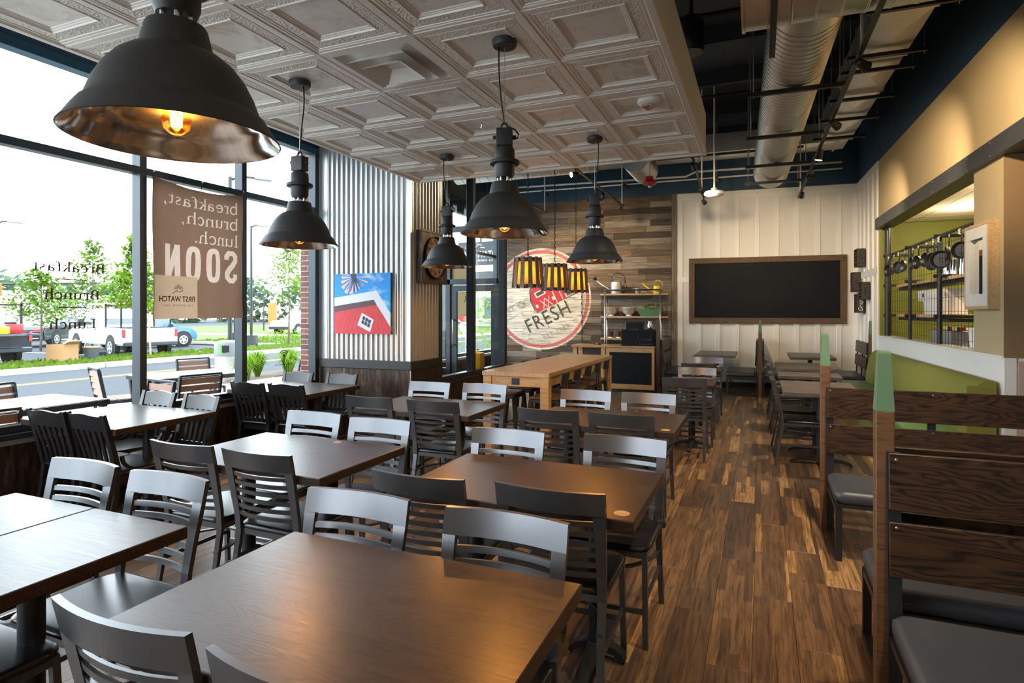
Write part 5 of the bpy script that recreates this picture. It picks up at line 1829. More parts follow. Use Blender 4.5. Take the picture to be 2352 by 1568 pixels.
MB().lathe([(0.001, 0), (0.045, 0), (0.055, 0.05), (0.05, 0.11), (0.03, 0.14), (0.045, 0.17), (0.001, 0.17)], seg=16).build('body', M['silver'], vs_, smooth=True)
cs_ = thing('console_table', 'small open oak console behind the far end of the communal table', 'console', (-3.49, 11.40, 0))
MB().b6(0, 0.70, -0.02, 0.5, HH - 0.045, HH, bev=0.003).build('top', M['oakx'], cs_)
for x in (0.03, 0.60):
    MB().b6(x, x + 0.085, 0.0, 0.085, 0, HH - 0.045, bev=0.002).build('leg', M['oakx'], cs_)
    MB().b6(x, x + 0.085, 0.40, 0.485, 0, HH - 0.045, bev=0.002).build('leg', M['oakx'], cs_)
MB().b6(0.05, 0.66, 0.42, 0.44, 0.08, HH - 0.05).build('back_panel', M['darkwood'], cs_)
MB().b6(0.04, 0.68, 0.02, 0.46, 0.12, 0.15).build('lower_shelf', M['oakx'], cs_)

sh = thing('pipe_shelf', 'wall shelf of steel pipe and raw boards behind the host stand', 'shelf', wb.location, wb.rotation_euler.z)
for z in (1.925, 1.445, 0.98):
    MB().box((0, 0, 0), (1.42, 0.30, 0.035), bev=0.003).build('shelf_board', M['shelfwood'], sh, (-0.86, -0.22, z))
for x in (-1.47, -0.32):
    for y in (-0.36, -0.08):
        MB().tube([(x, y, 0.0), (x, y, 2.02)], 0.017, 10).build('upright_pipe', M['silver'], sh, smooth=True)
        MB().lathe([(0.05, 0), (0.05, 0.01), (0.022, 0.03)], seg=14).build('floor_flange', M['pipe'], sh, (x, y, 0), smooth=True, ang=40)
    MB().tube([(x, -0.36, 2.02), (x, -0.08, 2.02)], 0.017, 10).build('top_pipe', M['pipe'], sh, smooth=True)
MB().tube([(-1.47, -0.36, 2.02), (-0.32, -0.36, 2.02)], 0.017, 10).build('top_pipe', M['pipe'], sh, smooth=True)
WBM = Matrix.Translation(wb.location) @ Matrix.Rotation(R(4.57), 4, 'Z')


def onwall(x, y, z):
    return WBM @ Vector((x, y, z))


def wcan(name, label, loc, mat, hmat, s, flip=1, grp=None):
    t = thing(name, label, 'watering can', loc, R(4.57), grp)
    MB().lathe([(0.001, 0), (0.095 * s, 0), (0.097 * s, 0.01), (0.088 * s, 0.20 * s), (0.085 * s, 0.20 * s), (0.08 * s, 0.19 * s), (0.001, 0.19 * s)], seg=24).build('body', mat, t, smooth=True, ang=40)
    MB().tube([(-0.09 * s, 0, 0.05 * s), (-0.22 * s, 0, 0.14 * s), (-0.34 * s, 0, 0.235 * s)], [0.022 * s, 0.016 * s, 0.012 * s], 10).build('spout', mat, t, smooth=True)
    MB().tube([(-0.335 * s, 0, 0.23 * s), (-0.37 * s, 0, 0.275 * s)], [0.014 * s, 0.038 * s], 12).build('rose', hmat, t, smooth=True, ang=40)
    pts = [(-0.07 * s, 0, 0.20 * s)] + [(0.03 * s + 0.12 * s * math.cos(R(a)), 0, 0.22 * s + 0.13 * s * math.sin(R(a))) for a in range(150, -81, -23)]
    MB().tube(pts, 0.008 * s, 8).build('handle', hmat, t, smooth=True)
    return t


ZS1, ZS2, ZS3 = 1.9425, 1.4625, 0.9975
wcan('watering_can', 'grey galvanised watering can with round black handle on the top shelf', onwall(-1.25, -0.22, ZS1), M['galv'], M['iron'], 1.28)
wcan('watering_can', 'small bright yellow watering can on the top shelf', onwall(-0.40, -0.22, ZS1), M['yellow'], M['yellow'], 0.80)
sp_ = thing('small_pail', 'small grey metal pail between the two watering cans', 'pail', onwall(-0.80, -0.22, ZS1))
MB().lathe([(0.001, 0), (0.05, 0), (0.068, 0.12), (0.064, 0.12), (0.046, 0.01), (0.001, 0.01)], seg=20).build('body', M['galv'], sp_, smooth=True, ang=40)
MB().tube([(-0.062, 0, 0.11), (-0.09, 0, 0.12), (-0.10, 0, 0.105)], 0.008, 6).build('lip', M['galv'], sp_)
for k, x in enumerate((-1.36, -0.98)):
    t = thing('colander', 'shiny steel colander on the middle shelf, %s' % ('beside the front pipe' if k == 0 else 'next to the green planter'), 'colander', onwall(x, -0.24, ZS2), 0, 'steel colanders on the middle shelf')
    MB().lathe([(0.001, 0.03), (0.075, 0.035), (0.13, 0.09), (0.155, 0.18), (0.162, 0.182), (0.150, 0.175), (0.125, 0.09), (0.07, 0.045), (0.001, 0.04)], seg=28).build('bowl', M['steelbright'], t, smooth=True)
    MB().lathe([(0.065, 0.0), (0.072, 0.0), (0.06, 0.036), (0.053, 0.036)], seg=20).build('foot_ring', M['steelbright'], t, smooth=True)
M['planter'] = plain('green_enamel', (0.03, 0.12, 0.055), 0.45)


def leaf_mat(name, a, b_, trans=0.4):
    n = N(name)
    r_ = n.noise(n.coord('Object'), 3.5, 3)
    c = n.mix(n.ramp(r_, [(0.35, (0, 0, 0)), (0.65, (1, 1, 1))]), a, b_)
    d = n.n('BsdfDiffuse')
    n.l(c, d.inputs[0])
    t = n.n('BsdfTranslucent')
    n.l(c, t.inputs[0])
    mx = n.n('MixShader')
    mx.inputs[0].default_value = trans
    n.l(d.outputs[0], mx.inputs[1])
    n.l(t.outputs[0], mx.inputs[2])
    n.l(mx.outputs[0], n.out.inputs[0])
    return n.m


M['leaf'] = leaf_mat('spring_leaf', (0.085, 0.165, 0.018), (0.16, 0.26, 0.035))
M['leaf2'] = leaf_mat('bright_leaf', (0.11, 0.22, 0.016), (0.22, 0.34, 0.04))
M['leaf3'] = leaf_mat('deep_leaf', (0.03, 0.07, 0.018), (0.06, 0.115, 0.03))
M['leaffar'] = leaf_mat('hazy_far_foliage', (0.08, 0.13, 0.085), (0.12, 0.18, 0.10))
M['bark'] = plain('young_bark', (0.16, 0.12, 0.09), 0.9, var=0.3, vs=20)


def leaves(b, rnd, c, rad, n, size, shape='ball'):
    for _ in range(n):
        while True:
            p = Vector((rnd.uniform(-1, 1), rnd.uniform(-1, 1), rnd.uniform(-1, 1)))
            if p.length <= 1: break
        if shape == 'shell' and p.length < 0.55: p = p.normalized() * rnd.uniform(0.6, 1.0)
        p = Vector(c) + Vector((p.x * rad[0], p.y * rad[1], p.z * rad[2]))
        a, e = rnd.uniform(0, 2 * PI), rnd.uniform(-0.9, 0.9)
        d = Vector((math.cos(a) * math.cos(e), math.sin(a) * math.cos(e), math.sin(e)))
        s = Vector((-math.sin(a), math.cos(a), rnd.uniform(-0.5, 0.5))).normalized()
        L = size * rnd.uniform(0.7, 1.3)
        w = L * 0.32
        b.quad(p - d * L * 0.5, p + s * w, p + d * L * 0.5, p - s * w)


gp = thing('herb_planter', 'green metal trough planter with leafy plants on the middle shelf', 'planter', onwall(-0.53, -0.22, ZS2), R(4.57))
MB().prism([(-0.20, 0), (0.20, 0), (0.26, 0.14), (-0.26, 0.14)], lambda x, z: Vector((x, -0.09, z)), lambda x, z: Vector((x, 0.09, z))).build('trough', M['planter'], gp)
MB().tube([(-0.255, 0, 0.13), (-0.29, 0, 0.18), (-0.26, 0, 0.20)], 0.008, 6).build('handle', M['planter'], gp)
rl = random.Random(3)
b = MB()
leaves(b, rl, (0.02, 0, 0.19), (0.20, 0.07, 0.08), 160, 0.05)
b.build('plants', M['leaf2'], gp, kind='stuff')
for k, x in enumerate((-1.37, -1.20)):
    t = thing('paper_cup_stack', 'stacked brown paper cups on the lowest shelf, %s stack' % ('left' if k == 0 else 'right'), 'cups', onwall(x, -0.24, ZS3), 0, 'cup stacks on the lowest shelf')
    MB().lathe([(0.001, 0), (0.045, 0), (0.06, 0.14), (0.001, 0.14)], seg=16).build('cups', M['darkwood'], t, smooth=True, ang=40)
    MB().lathe([(0.046, 0.0), (0.048, 0.035), (0.001, 0.035)], seg=16).build('base_cup', M['plastic'], t, smooth=True, ang=40)
rk = thing('wire_wall_rack', 'black wire rack fixed to the barn boards at the edge of the painted circle', 'rack', wb.location, wb.rotation_euler.z)
for x in (-2.03, -1.585):
    b = MB()
    b.bar([(x, -0.05, 0.75), (x, -0.05, 1.95)], 0.014, 0.014)
    for z in (0.95, 1.15, 1.35, 1.55, 1.75, 1.9):
        b.tube([(x, -0.05, z), (x, -0.11, z - 0.03), (x, -0.12, z + 0.015)], 0.007, 6)
    b.build('side_rail', M['wire'], rk)
for k in range(13):
    z = 0.80 + k * 0.093
    MB().cyl((-2.03, -0.05, z), (-1.585, -0.05, z), 0.0045, seg=6).build('cross_wire', M['wire'], rk)
td = thing('receipt_printer_cap', 'tiny red cap lying on the oak console top', 'cap', (-2.98, 11.55, HH))
MB().lathe([(0.001, 0), (0.05, 0), (0.045, 0.03), (0.02, 0.045), (0.001, 0.046)], seg=16).build('crown', M['red'], td, smooth=True)
MB().b6(-0.09, -0.03, -0.035, 0.035, 0.0, 0.006).build('peak', M['black'], td)

# ================================================================== serving window: pipe frame, shelves, pans
kp = thing('pipe_rack', 'black iron pipe rack with wire grid filling the serving window', 'rack', RW, R(1.7))
XP = 0.095
for s, r_, zt in ((11.12, 0.045, 2.90), (9.805, 0.024, 2.455), (8.476, 0.024, 2.455), (7.16, 0.024, 2.60)):
    MB().cyl((XP, s, 1.17), (XP, s, zt), r_, seg=12).build('upright_pipe', M['pipe'], kp, smooth=True, ang=50)
for z in (2.455, 1.98, 1.50):
    if z > 2: MB().cyl((XP, 7.12, z), (XP, 11.12, z), 0.02, seg=10).build('cross_pipe', M['pipe'], kp, smooth=True, ang=50)
    for s in (11.12, 9.805, 8.476, 7.16):
        MB().cyl((XP - 0.06, s, z), (XP + 0.35, s, z), 0.022, seg=10).build('tee_fitting', M['pipe'], kp, smooth=True, ang=50)
b = MB()
k = 0
s = 7.1
while s < 11.1:
    b.bar([(XP - 0.03, s, 1.175), (XP - 0.03, s, 2.45)], 0.0035, 0.0035)
    s += 0.105
for z in [1.25 + 0.155 * k for k in range(8)]:
    b.bar([(XP - 0.028, 7.08, z), (XP - 0.028, 11.12, z)], 0.0035, 0.0035)
b.build('wire_grid', M['wire'], kp)
for z, ss in ((1.955, ((7.1, 8.45), (8.5, 9.78), (9.83, 10.9))), (1.50, ((8.5, 9.78), (9.83, 10.9)))):
    for a_, c_ in ss:
        MB().box((0, 0, 0), (0.30, c_ - a_, 0.04), bev=0.003).build('shelf_board', M['pine'], kp, (XP + 0.22, (a_ + c_) / 2, z))
        MB().b6(XP + 0.1, XP + 0.34, a_, c_, z - 0.07, z - 0.03).build('shelf_bracket', M['iron'], kp)


def onright(x, s, z):
    return Matrix.Translation(RW) @ Matrix.Rotation(R(1.7), 4, 'Z') @ Vector((x, s, z))


def make_pan():
    t = thing('frying_pan', 'x', 'pan')
    MB().tube([(0, 0.030 * math.sin(a) * (1 if a < PI else -1) + 0.012, -0.015 - 0.036 * (a / PI)) for a in [0, 0.5, 1.0, 1.6, 2.2, 2.8, PI + 0.3, 3.8, 4.4, 5.0, 5.7, 6.28]], 0.009, 6).build('hook', M['steelbright'], t, smooth=True)
    MB().bar([(0, 0, -0.07), (0, 0.0, -0.13), (0, 0, -0.20)], [0.022, 0.026, 0.034], 0.010, (0, 1, 0)).build('handle', M['iron'], t)
    MB().lathe([(0.001, 0.0), (0.085, 0.0), (0.112, 0.042), (0.116, 0.042), (0.09, -0.006), (0.001, -0.006)], seg=24).build('pan_body', M['iron'], t, (0.0, 0, -0.305), (0, R(-90), 0), smooth=True, ang=50)
    return remember(t)


pan = make_pan()
pl_s = [(11.0, 0.2), (10.70, -0.3), (10.36, 0.5), (10.04, 0.1), (9.60, -0.2), (9.33, 0.3), (8.94, 0.15), (8.655, 0.75), (8.39, 1.1), (8.11, -0.2), (7.70, 0.9), (7.42, 0.1)]
where = ['first', 'second', 'third', 'fourth', 'fifth', 'sixth', 'seventh', 'eighth', 'ninth', 'tenth', 'eleventh', 'twelfth']
for k, (s, tw) in enumerate(pl_s):
    p = onright(XP - 0.005, s, 2.455)
    o = put(pan, p.x, p.y, R(1.7) + tw * 0.7 + (0 if k % 2 else 0.2), 'black skillet hung on an S-hook in the serving window, %s counting from the far end' % where[k], 'skillets hung in the serving window')
    o.location.z = 2.455
    f = 0.95 if k in (7, 8) else 0.80
    o.scale = (f, f, f)
for k, s in enumerate((7.25, 7.42, 7.6, 7.78, 7.96, 8.14, 8.32, 8.62, 8.85, 9.1)):
    t = thing('steel_canister', 'shiny steel canister on the upper pass shelf, number %s from the mirror end' % where[k], 'canister', onright(XP + 0.2, s, 1.975), 0, 'canisters on the upper pass shelf')
    MB().lathe([(0.001, 0), (0.062, 0), (0.062, 0.21), (0.001, 0.21)], seg=18).build('body', M['chrome'], t, smooth=True, ang=40)
    MB().lathe([(0.065, 0.205), (0.065, 0.225), (0.001, 0.23)], seg=18).build('lid', M['silver'], t, smooth=True, ang=40)
M['card'] = plain('white_card', (0.78, 0.76, 0.74), 0.6)
for k, (s, w, z0, z1, lb) in enumerate(((9.25, 0.95, 1.70, 1.84, 'upper white carton on the lower pass shelf'), (9.10, 0.72, 1.52, 1.70, 'lower white carton on the lower pass shelf'))):
    p = onright(XP + 0.22, s, z0)
    t = thing('white_carton', lb, 'carton', p, R(1.7))
    MB().b6(-0.14, 0.14, -w / 2, w / 2, 0, z1 - z0 - 0.002, bev=0.003).build('box', M['card'], t)
    MB().b6(-0.143, 0.143, -w / 2 - 0.003, w / 2 + 0.003, z1 - z0 - 0.03, z1 - z0 - 0.001, bev=0.002).build('lid', M['card'], t)
    if k == 0:
        MB().b6(-0.145, -0.143, 0.20, 0.26, 0.05, 0.10).build('blue_label', M['navysteel'], t)
t = thing('storage_tub', 'white translucent storage tub at the near end of the pass counter', 'tub', onright(0.42, 7.45, 1.10), R(1.7))
MB().prism([(-0.20, 0), (0.20, 0), (0.23, 0.26), (-0.23, 0.26)], lambda x, z: Vector((x, -0.42, z)), lambda x, z: Vector((x, 0.42, z))).build('body', M['card'], t)
MB().b6(-0.24, 0.24, -0.44, 0.44, 0.255, 0.28, bev=0.004).build('lid', M['card'], t)
M['clearbin'] = plain('smoky_plastic', (0.20, 0.21, 0.21), 0.25)
t = thing('cutlery_bin', 'smoky plastic bin with coloured tops on the pass counter', 'bin', onright(0.42, 9.15, 1.10), R(1.7))
MB().b6(-0.14, 0.14, -0.42, 0.42, 0.0, 0.22, bev=0.006).build('body', M['clearbin'], t)
for k in range(8):
    MB().b6(-0.02, 0.05, -0.36 + k * 0.09, -0.30 + k * 0.09, 0.22, 0.265).build('marker_top', [M['red'], M['black'], M['plastic'], M['yellow']][k % 4], t)
rl = random.Random(5)
t = MB().grid(lambda u, v: Vector(((u - 0.5) * 0.4, (v - 0.5) * 0.8, 0.10 * math.sin(PI * u) * math.sin(PI * v) + 0.04 * math.sin(u * 17) * math.sin(v * 13) * math.sin(PI * u))), 14, 18).build('plastic_bag', M['clearbin'], None, onright(0.40, 8.15, 1.115), (0, 0, R(1.7)), label='crumpled dark plastic bag on the pass counter', cat='bag')
t = thing('orange_cup', 'small orange container between the bin and tub on the pass counter', 'cup', onright(0.5, 8.45, 1.10))
M['orange'] = plain('orange_plastic', (0.75, 0.16, 0.03), 0.4)
MB().lathe([(0.001, 0), (0.05, 0), (0.065, 0.10), (0.06, 0.10), (0.001, 0.09)], seg=16).build('body', M['orange'], t, smooth=True, ang=40)
sr = thing('kitchen_shelving', 'black metal kitchen shelving with raw boards at the back of the pass', 'shelving', RW, R(1.7))
for s in (7.6, 8.7):
    MB().b6(1.4, 1.45, s, s + 0.05, 0, 2.3).build('upright', M['black'], sr)
    MB().b6(1.9, 1.95, s, s + 0.05, 0, 2.3).build('upright', M['black'], sr)
for z in (1.2, 1.55, 1.9, 2.25):
    MB().b6(1.4, 1.95, 7.6, 8.75, z, z + 0.035).build('shelf_board', M['pine'], sr)
kl = bpy.data.lights.new('kitchen_downlight', 'POINT')
kl.energy = KITCHEN_W
kl.color = (1.0, 0.78, 0.48)
kl.shadow_soft_size = 0.06
for s in (8.6, 10.6):
    ko = bpy.data.objects.new('kitchen_downlight', kl)
    COL.objects.link(ko)
    ko.location = onright(1.05, s, 2.99)

# ================================================================== banner and window lettering
def arc(cx, cy, rx, ry, a0, a1, n=10):
    return [(cx + rx * math.cos(R(a0 + (a1 - a0) * k / n)), cy + ry * math.sin(R(a0 + (a1 - a0) * k / n))) for k in range(n + 1)]


XH, AS, CP = 0.47, 0.72, 0.69
TH, TN = 0.085, 0.038


def glyph(ch):
    """serif letters drawn as strokes: (advance, [(points, widths)])"""
    st = lambda x, y0, y1: ([(x, y0), (x, y1)], [TH, TH])
    sf = lambda x0, x1, y: ([(x0, y), (x1, y)], [TN, TN])
    cur = lambda pts, prof: (pts, [TN + (TH - TN) * abs(math.sin(PI * (p + prof))) for p in [i / (len(pts) - 1) for i in range(len(pts))]])
    if ch == 'b': return 0.55, [st(0.12, 0, AS), sf(0.03, 0.12, AS - 0.02), cur(arc(0.28, XH / 2, 0.19, XH / 2, 165, -165, 16), 0.0)]
    if ch == 'r': return 0.42, [st(0.12, 0, XH), sf(0.03, 0.12, XH - 0.02), sf(0.03, 0.23, 0.018), ([(0.13, 0.32), (0.20, 0.43), (0.28, 0.46), (0.36, 0.42)], [TN, TN, 0.07, 0.09])]
    if ch == 'e': return 0.50, [sf(0.08, 0.42, 0.26), ([(0.42, 0.26)] + arc(0.25, XH / 2, 0.18, XH / 2, 8, 320, 16), [TN] + [TN + 0.05 * abs(math.sin(PI * k / 16)) for k in range(17)])]
    if ch == 'a': return 0.50, [([(0.10, 0.37), (0.16, 0.44), (0.25, 0.465), (0.33, 0.42), (0.35, 0.33), (0.35, 0.08), (0.39, 0.02), (0.46, 0.04)], [0.08, TN, TN, 0.06, TH, TH, 0.06, TN]), cur([(0.35, 0.28), (0.20, 0.25), (0.10, 0.18), (0.09, 0.09), (0.15, 0.02), (0.25, 0.03), (0.35, 0.10)], 0.1)]
    if ch == 'k': return 0.54, [st(0.12, 0, AS), sf(0.03, 0.12, AS - 0.02), sf(0.03, 0.22, 0.018), ([(0.14, 0.22), (0.38, 0.46)], [TN, TN]), ([(0.22, 0.30), (0.43, 0.0)], [0.07, TH]), sf(0.30, 0.48, XH - 0.02), sf(0.34, 0.52, 0.018)]
    if ch == 'f': return 0.34, [([(0.13, 0.0), (0.13, 0.52), (0.17, 0.65), (0.25, 0.70), (0.33, 0.66)], [TH, TH, 0.07, TN, 0.08]), sf(0.03, 0.28, XH - 0.02), sf(0.04, 0.24, 0.018)]
    if ch == 's': return 0.42, [([(0.35, 0.37), (0.28, 0.45), (0.20, 0.46), (0.11, 0.40), (0.12, 0.31), (0.21, 0.25), (0.31, 0.19), (0.34, 0.10), (0.27, 0.02), (0.17, 0.01), (0.08, 0.09)], [TN, TN, TN, 0.06, 0.07, TH, 0.07, 0.06, TN, TN, TN])]
    if ch == 't': return 0.34, [([(0.13, 0.60), (0.13, 0.10), (0.18, 0.02), (0.28, 0.05)], [TN, TH, 0.07, TN]), sf(0.04, 0.28, XH - 0.02)]
    if ch == 'u': return 0.57, [([(0.12, XH), (0.12, 0.12), (0.18, 0.02), (0.28, 0.02), (0.41, 0.11)], [TH, TH, 0.07, TN, TN]), st(0.43, 0, XH), sf(0.03, 0.12, XH - 0.02), sf(0.34, 0.43, XH - 0.02), sf(0.43, 0.53, 0.018)]
    if ch == 'n': return 0.57, [st(0.12, 0, XH), sf(0.03, 0.12, XH - 0.02), sf(0.03, 0.21, 0.018), ([(0.13, 0.36), (0.24, 0.45), (0.34, 0.45), (0.42, 0.37), (0.43, 0.0)], [TN, TN, 0.06, TH, TH]), sf(0.34, 0.53, 0.018)]
    if ch == 'h': return 0.57, [st(0.12, 0, AS), sf(0.03, 0.12, AS - 0.02), sf(0.03, 0.21, 0.018), ([(0.13, 0.36), (0.24, 0.45), (0.34, 0.45), (0.42, 0.37), (0.43, 0.0)], [TN, TN, 0.06, TH, TH]), sf(0.34, 0.53, 0.018)]
    if ch == 'c': return 0.48, [(arc(0.26, XH / 2, 0.19, XH / 2, 45, 318, 14), [TN + 0.05 * abs(math.sin(PI * k / 14)) for k in range(15)]), ([(0.36, 0.40), (0.40, 0.35)], [0.08, 0.08])]
    if ch == 'l': return 0.29, [st(0.14, 0, AS), sf(0.05, 0.14, AS - 0.02), sf(0.04, 0.25, 0.018)]
    if ch == 'B': return 0.64, [st(0.14, 0, CP), sf(0.03, 0.30, CP - 0.018), sf(0.03, 0.30, 0.018), sf(0.14, 0.34, 0.37), (arc(0.30, 0.53, 0.18, 0.155, 90, -90, 8), [TN, 0.05, 0.07, TH, TH, TH, 0.07, 0.05, TN]), (arc(0.32, 0.19, 0.21, 0.18, 90, -90, 8), [TN, 0.05, 0.07, TH, TH, TH, 0.07, 0.05, TN])]
    if ch == 'L': return 0.58, [st(0.14, 0, CP), sf(0.03, 0.26, CP - 0.018), sf(0.03, 0.52, 0.018), ([(0.51, 0.02), (0.53, 0.17)], [TN, TN])]
    if ch == ',': return 0.26, [([(0.10, 0.04), (0.13, 0.02), (0.10, -0.12)], [0.09, 0.08, TN])]
    if ch == '.': return 0.26, [([(0.06, 0.04), (0.16, 0.04)], [0.09, 0.09])]
    return 0.3, []


def serif_mesh(body, size, fn, sx=1.0, wk=1.0):
    """fn maps (u, v) to a 3-d point"""
    b = MB()
    x = 0.0
    for ch in body:
        adv, strokes = glyph(ch)
        for pts, ws in strokes:
            n_ = len(pts)
            L_, R_ = [], []
            for i, p in enumerate(pts):
                a_, c_ = pts[max(i - 1, 0)], pts[min(i + 1, n_ - 1)]
                dx, dy = c_[0] - a_[0], c_[1] - a_[1]
                l_ = math.hypot(dx, dy) or 1
                w = ws[i] * wk / 2
                L_.append(((x + p[0] - dy / l_ * w) * size * sx, (p[1] + dx / l_ * w) * size))
                R_.append(((x + p[0] + dy / l_ * w) * size * sx, (p[1] - dx / l_ * w) * size))
            lv = [b.bm.verts.new(fn(*q)) for q in L_]
            rv = [b.bm.verts.new(fn(*q)) for q in R_]
            for i in range(n_ - 1):
                b.bm.faces.new((lv[i], lv[i + 1], rv[i + 1], rv[i]))
        x += adv
    return b


BY0, BY1, BZ0, BZ1 = 3.715, 4.735, 1.487, 2.795
XB = XW + 0.035


def bwave(y, z):
    v = (BZ1 - z) / (BZ1 - BZ0)
    return XB + 0.010 * math.sin(y * 9 + z * 3) * (0.3 + v) + 0.006 * math.sin(y * 23 - z * 5)


def fabric(name, col, tr):
    n = N(name)
    f = n.noise(n.coord('Object'), 4, 4)
    c = n.mix(f, tuple(x * 0.85 for x in col), tuple(x * 1.12 for x in col))
    d = n.n('BsdfDiffuse')
    n.l(c, d.inputs[0])
    t = n.n('BsdfTranslucent')
    n.l(c, t.inputs[0])
    mx = n.n('MixShader')
    mx.inputs[0].default_value = tr
    n.l(d.outputs[0], mx.inputs[1])
    n.l(t.outputs[0], mx.inputs[2])
    n.l(mx.outputs[0], n.out.inputs[0])
    return n.m


M['banner'] = fabric('brown_banner_cloth', (0.15, 0.085, 0.055), 0.5)
M['bannertext'] = fabric('banner_cream_print', (0.44, 0.33, 0.265), 0.5)
M['patch'] = fabric('canvas_patch', (0.34, 0.225, 0.145), 0.5)
M['brownink'] = fabric('brown_ink', (0.11, 0.05, 0.03), 0.5)
bn = thing('window_banner', 'brown cloth banner in the window with mirrored breakfast brunch lunch SOON lettering', 'banner', (0, 0, 0))
for k in range(3):
    MB().tube([(XB, BY0 + k * (BY1 - BY0) / 2, BZ1 - 0.03), (XB + 0.02, BY0 + k * (BY1 - BY0) / 2, BZ1 + 0.03), (XB - 0.02, BY0 + k * (BY1 - BY0) / 2 + 0.03, BZ1 + 0.06)], 0.006, 6).build('tie', M['wire'], bn)


def bfn(ys, zs, dx):
    return lambda u, v: Vector((bwave(ys - u, zs + v) + dx, ys - u, zs + v))


# the print is rastered into the cloth: cells of lettering, of the sewn patch, and of plain cloth
NU, NV = 300, 384
DU, DV = (BY1 - BY0) / NU, (BZ1 - BZ0) / NV
cells = {}


def fill(poly, val):
    """poly in (y, z) on the cloth"""
    ys = [p[0] for p in poly]
    zs_ = [p[1] for p in poly]
    n_ = len(poly)
    for i in range(max(0, int((min(ys) - BY0) / DU)), min(NU - 1, int((max(ys) - BY0) / DU)) + 1):
        y = BY0 + (i + 0.5) * DU
        for j in range(max(0, int((min(zs_) - BZ0) / DV)), min(NV - 1, int((max(zs_) - BZ0) / DV)) + 1):
            z = BZ0 + (j + 0.5) * DV
            ins = False
            for q in range(n_):
                (ya, za), (yb, zb_) = poly[q], poly[q - 1]
                if (za > z) != (zb_ > z) and y < (yb - ya) * (z - za) / (zb_ - za) + ya:
                    ins = not ins
            if ins: cells[(i, j)] = val


def strokes_fill(pts, ws, val):
    n_ = len(pts)
    L_, R_ = [], []
    for i, p in enumerate(pts):
        a_, c_ = pts[max(i - 1, 0)], pts[min(i + 1, n_ - 1)]
        dx, dy = c_[0] - a_[0], c_[1] - a_[1]
        l_ = math.hypot(dx, dy) or 1
        L_.append((p[0] - dy / l_ * ws[i] / 2, p[1] + dx / l_ * ws[i] / 2))
        R_.append((p[0] + dy / l_ * ws[i] / 2, p[1] - dx / l_ * ws[i] / 2))
    for i in range(n_ - 1):
        fill([L_[i], L_[i + 1], R_[i + 1], R_[i]], val)


for body, zs, sz, sx in (('breakfast,', 2.585, 0.172, 1.15), ('brunch,', 2.415, 0.172, 1.15), ('lunch.', 2.235, 0.172, 1.15)):
    x = 0.0
    for ch_ in body:
        adv, sts = glyph(ch_)
        for pts, ws in sts:
            strokes_fill([(BY1 - 0.055 - (x + p[0]) * sz * sx, zs + p[1] * sz) for p in pts], [w * sz * 1.15 for w in ws], 1)
        x += adv
SOZ = 2.02
for k, ch_ in enumerate('SOON'):
    yc = BY1 - 0.15 - k * 0.222
    w, h, t = 0.083, 0.172, 0.058
    if ch_ == 'O':
        for val, ww, hh in ((1, w, h), (0, w - t, h - t * 0.9)):
            fill([(yc - ww * math.copysign(abs(math.cos(a_)) ** 0.7, math.cos(a_)), SOZ + hh * math.copysign(abs(math.sin(a_)) ** 0.55, math.sin(a_))) for a_ in [2 * PI * q / 40 for q in range(40)]], val)
    elif ch_ == 'N':
        for ln_ in ([(-w + t / 2, -h), (-w + t / 2, h)], [(w - t / 2, -h), (w - t / 2, h)], [(-w + t / 2, h - 0.02), (w - t / 2, -h + 0.02)]):
            strokes_fill([(yc - x, SOZ + z) for x, z in ln_], [t] * 2, 1)
    else:
        cv_ = [(w - t / 2, h * 0.42), (w - t / 2, h * 0.62), (w * 0.3, h - t / 2), (-w * 0.3, h - t / 2), (-w + t / 2, h * 0.66), (-w + t / 2, h * 0.38), (-w * 0.15, h * 0.06), (w * 0.3, -h * 0.14), (w - t / 2, -h * 0.40), (w - t / 2, -h * 0.66), (w * 0.3, -h + t / 2), (-w * 0.3, -h + t / 2), (-w + t / 2, -h * 0.66), (-w + t / 2, -h * 0.42)]
        strokes_fill([(yc - x, SOZ + z) for x, z in cv_], [t] * len(cv_), 1)
for i in range(3, 140):
    for j in range(0, 119):
        cells[(i, j)] = 2
for val, nm, mt in ((0, 'cloth', M['banner']), (1, 'printed_lettering', M['bannertext']), (2, 'canvas_patch', M['patch'])):
    b = MB()
    vv = {}

    def gv(i, j):
        if (i, j) not in vv:
            y, z = BY0 + i * DU, BZ0 + j * DV
            sag = 0.05 * math.sin(PI * i / NU) * (j / NV) ** 6
            vv[(i, j)] = b.bm.verts.new((bwave(y, z), y, z - sag))
        return vv[(i, j)]
    for i in range(NU):
        for j in range(NV):
            if cells.get((i, j), 0) == val:
                b.bm.faces.new((gv(i, j), gv(i + 1, j), gv(i + 1, j + 1), gv(i, j + 1)))
    o = b.build(nm, mt, bn, smooth=True)
    if val == 1: o['kind'] = 'stuff'
    if val == 2: pt = o
TR = (R(90), 0, R(-90))
PCY = BY0 + 0.245
text('FIRST WATCH', 0.074, M['brownink'], pt, (XB + 0.024, PCY - 0.01, BZ0 + 0.185), TR, 'patch_lettering', ext=0.0004, sx=0.80, off=0.001)
text('THE DAYTIME CAFE', 0.026, M['brownink'], pt, (XB + 0.024, PCY, BZ0 + 0.125), TR, 'patch_lettering', ext=0.0004, sx=1.25, off=-0.0005, space=1.1)
b = MB()
for k in range(9):
    a_ = R(15 + 150 * k / 8)
    b.bar([(XB + 0.024, PCY + 0.022 * math.cos(a_), BZ0 + 0.275 + 0.022 * math.sin(a_)), (XB + 0.024, PCY + 0.05 * math.cos(a_), BZ0 + 0.275 + 0.05 * math.sin(a_))], 0.004, 0.001, (0, 1, 1))
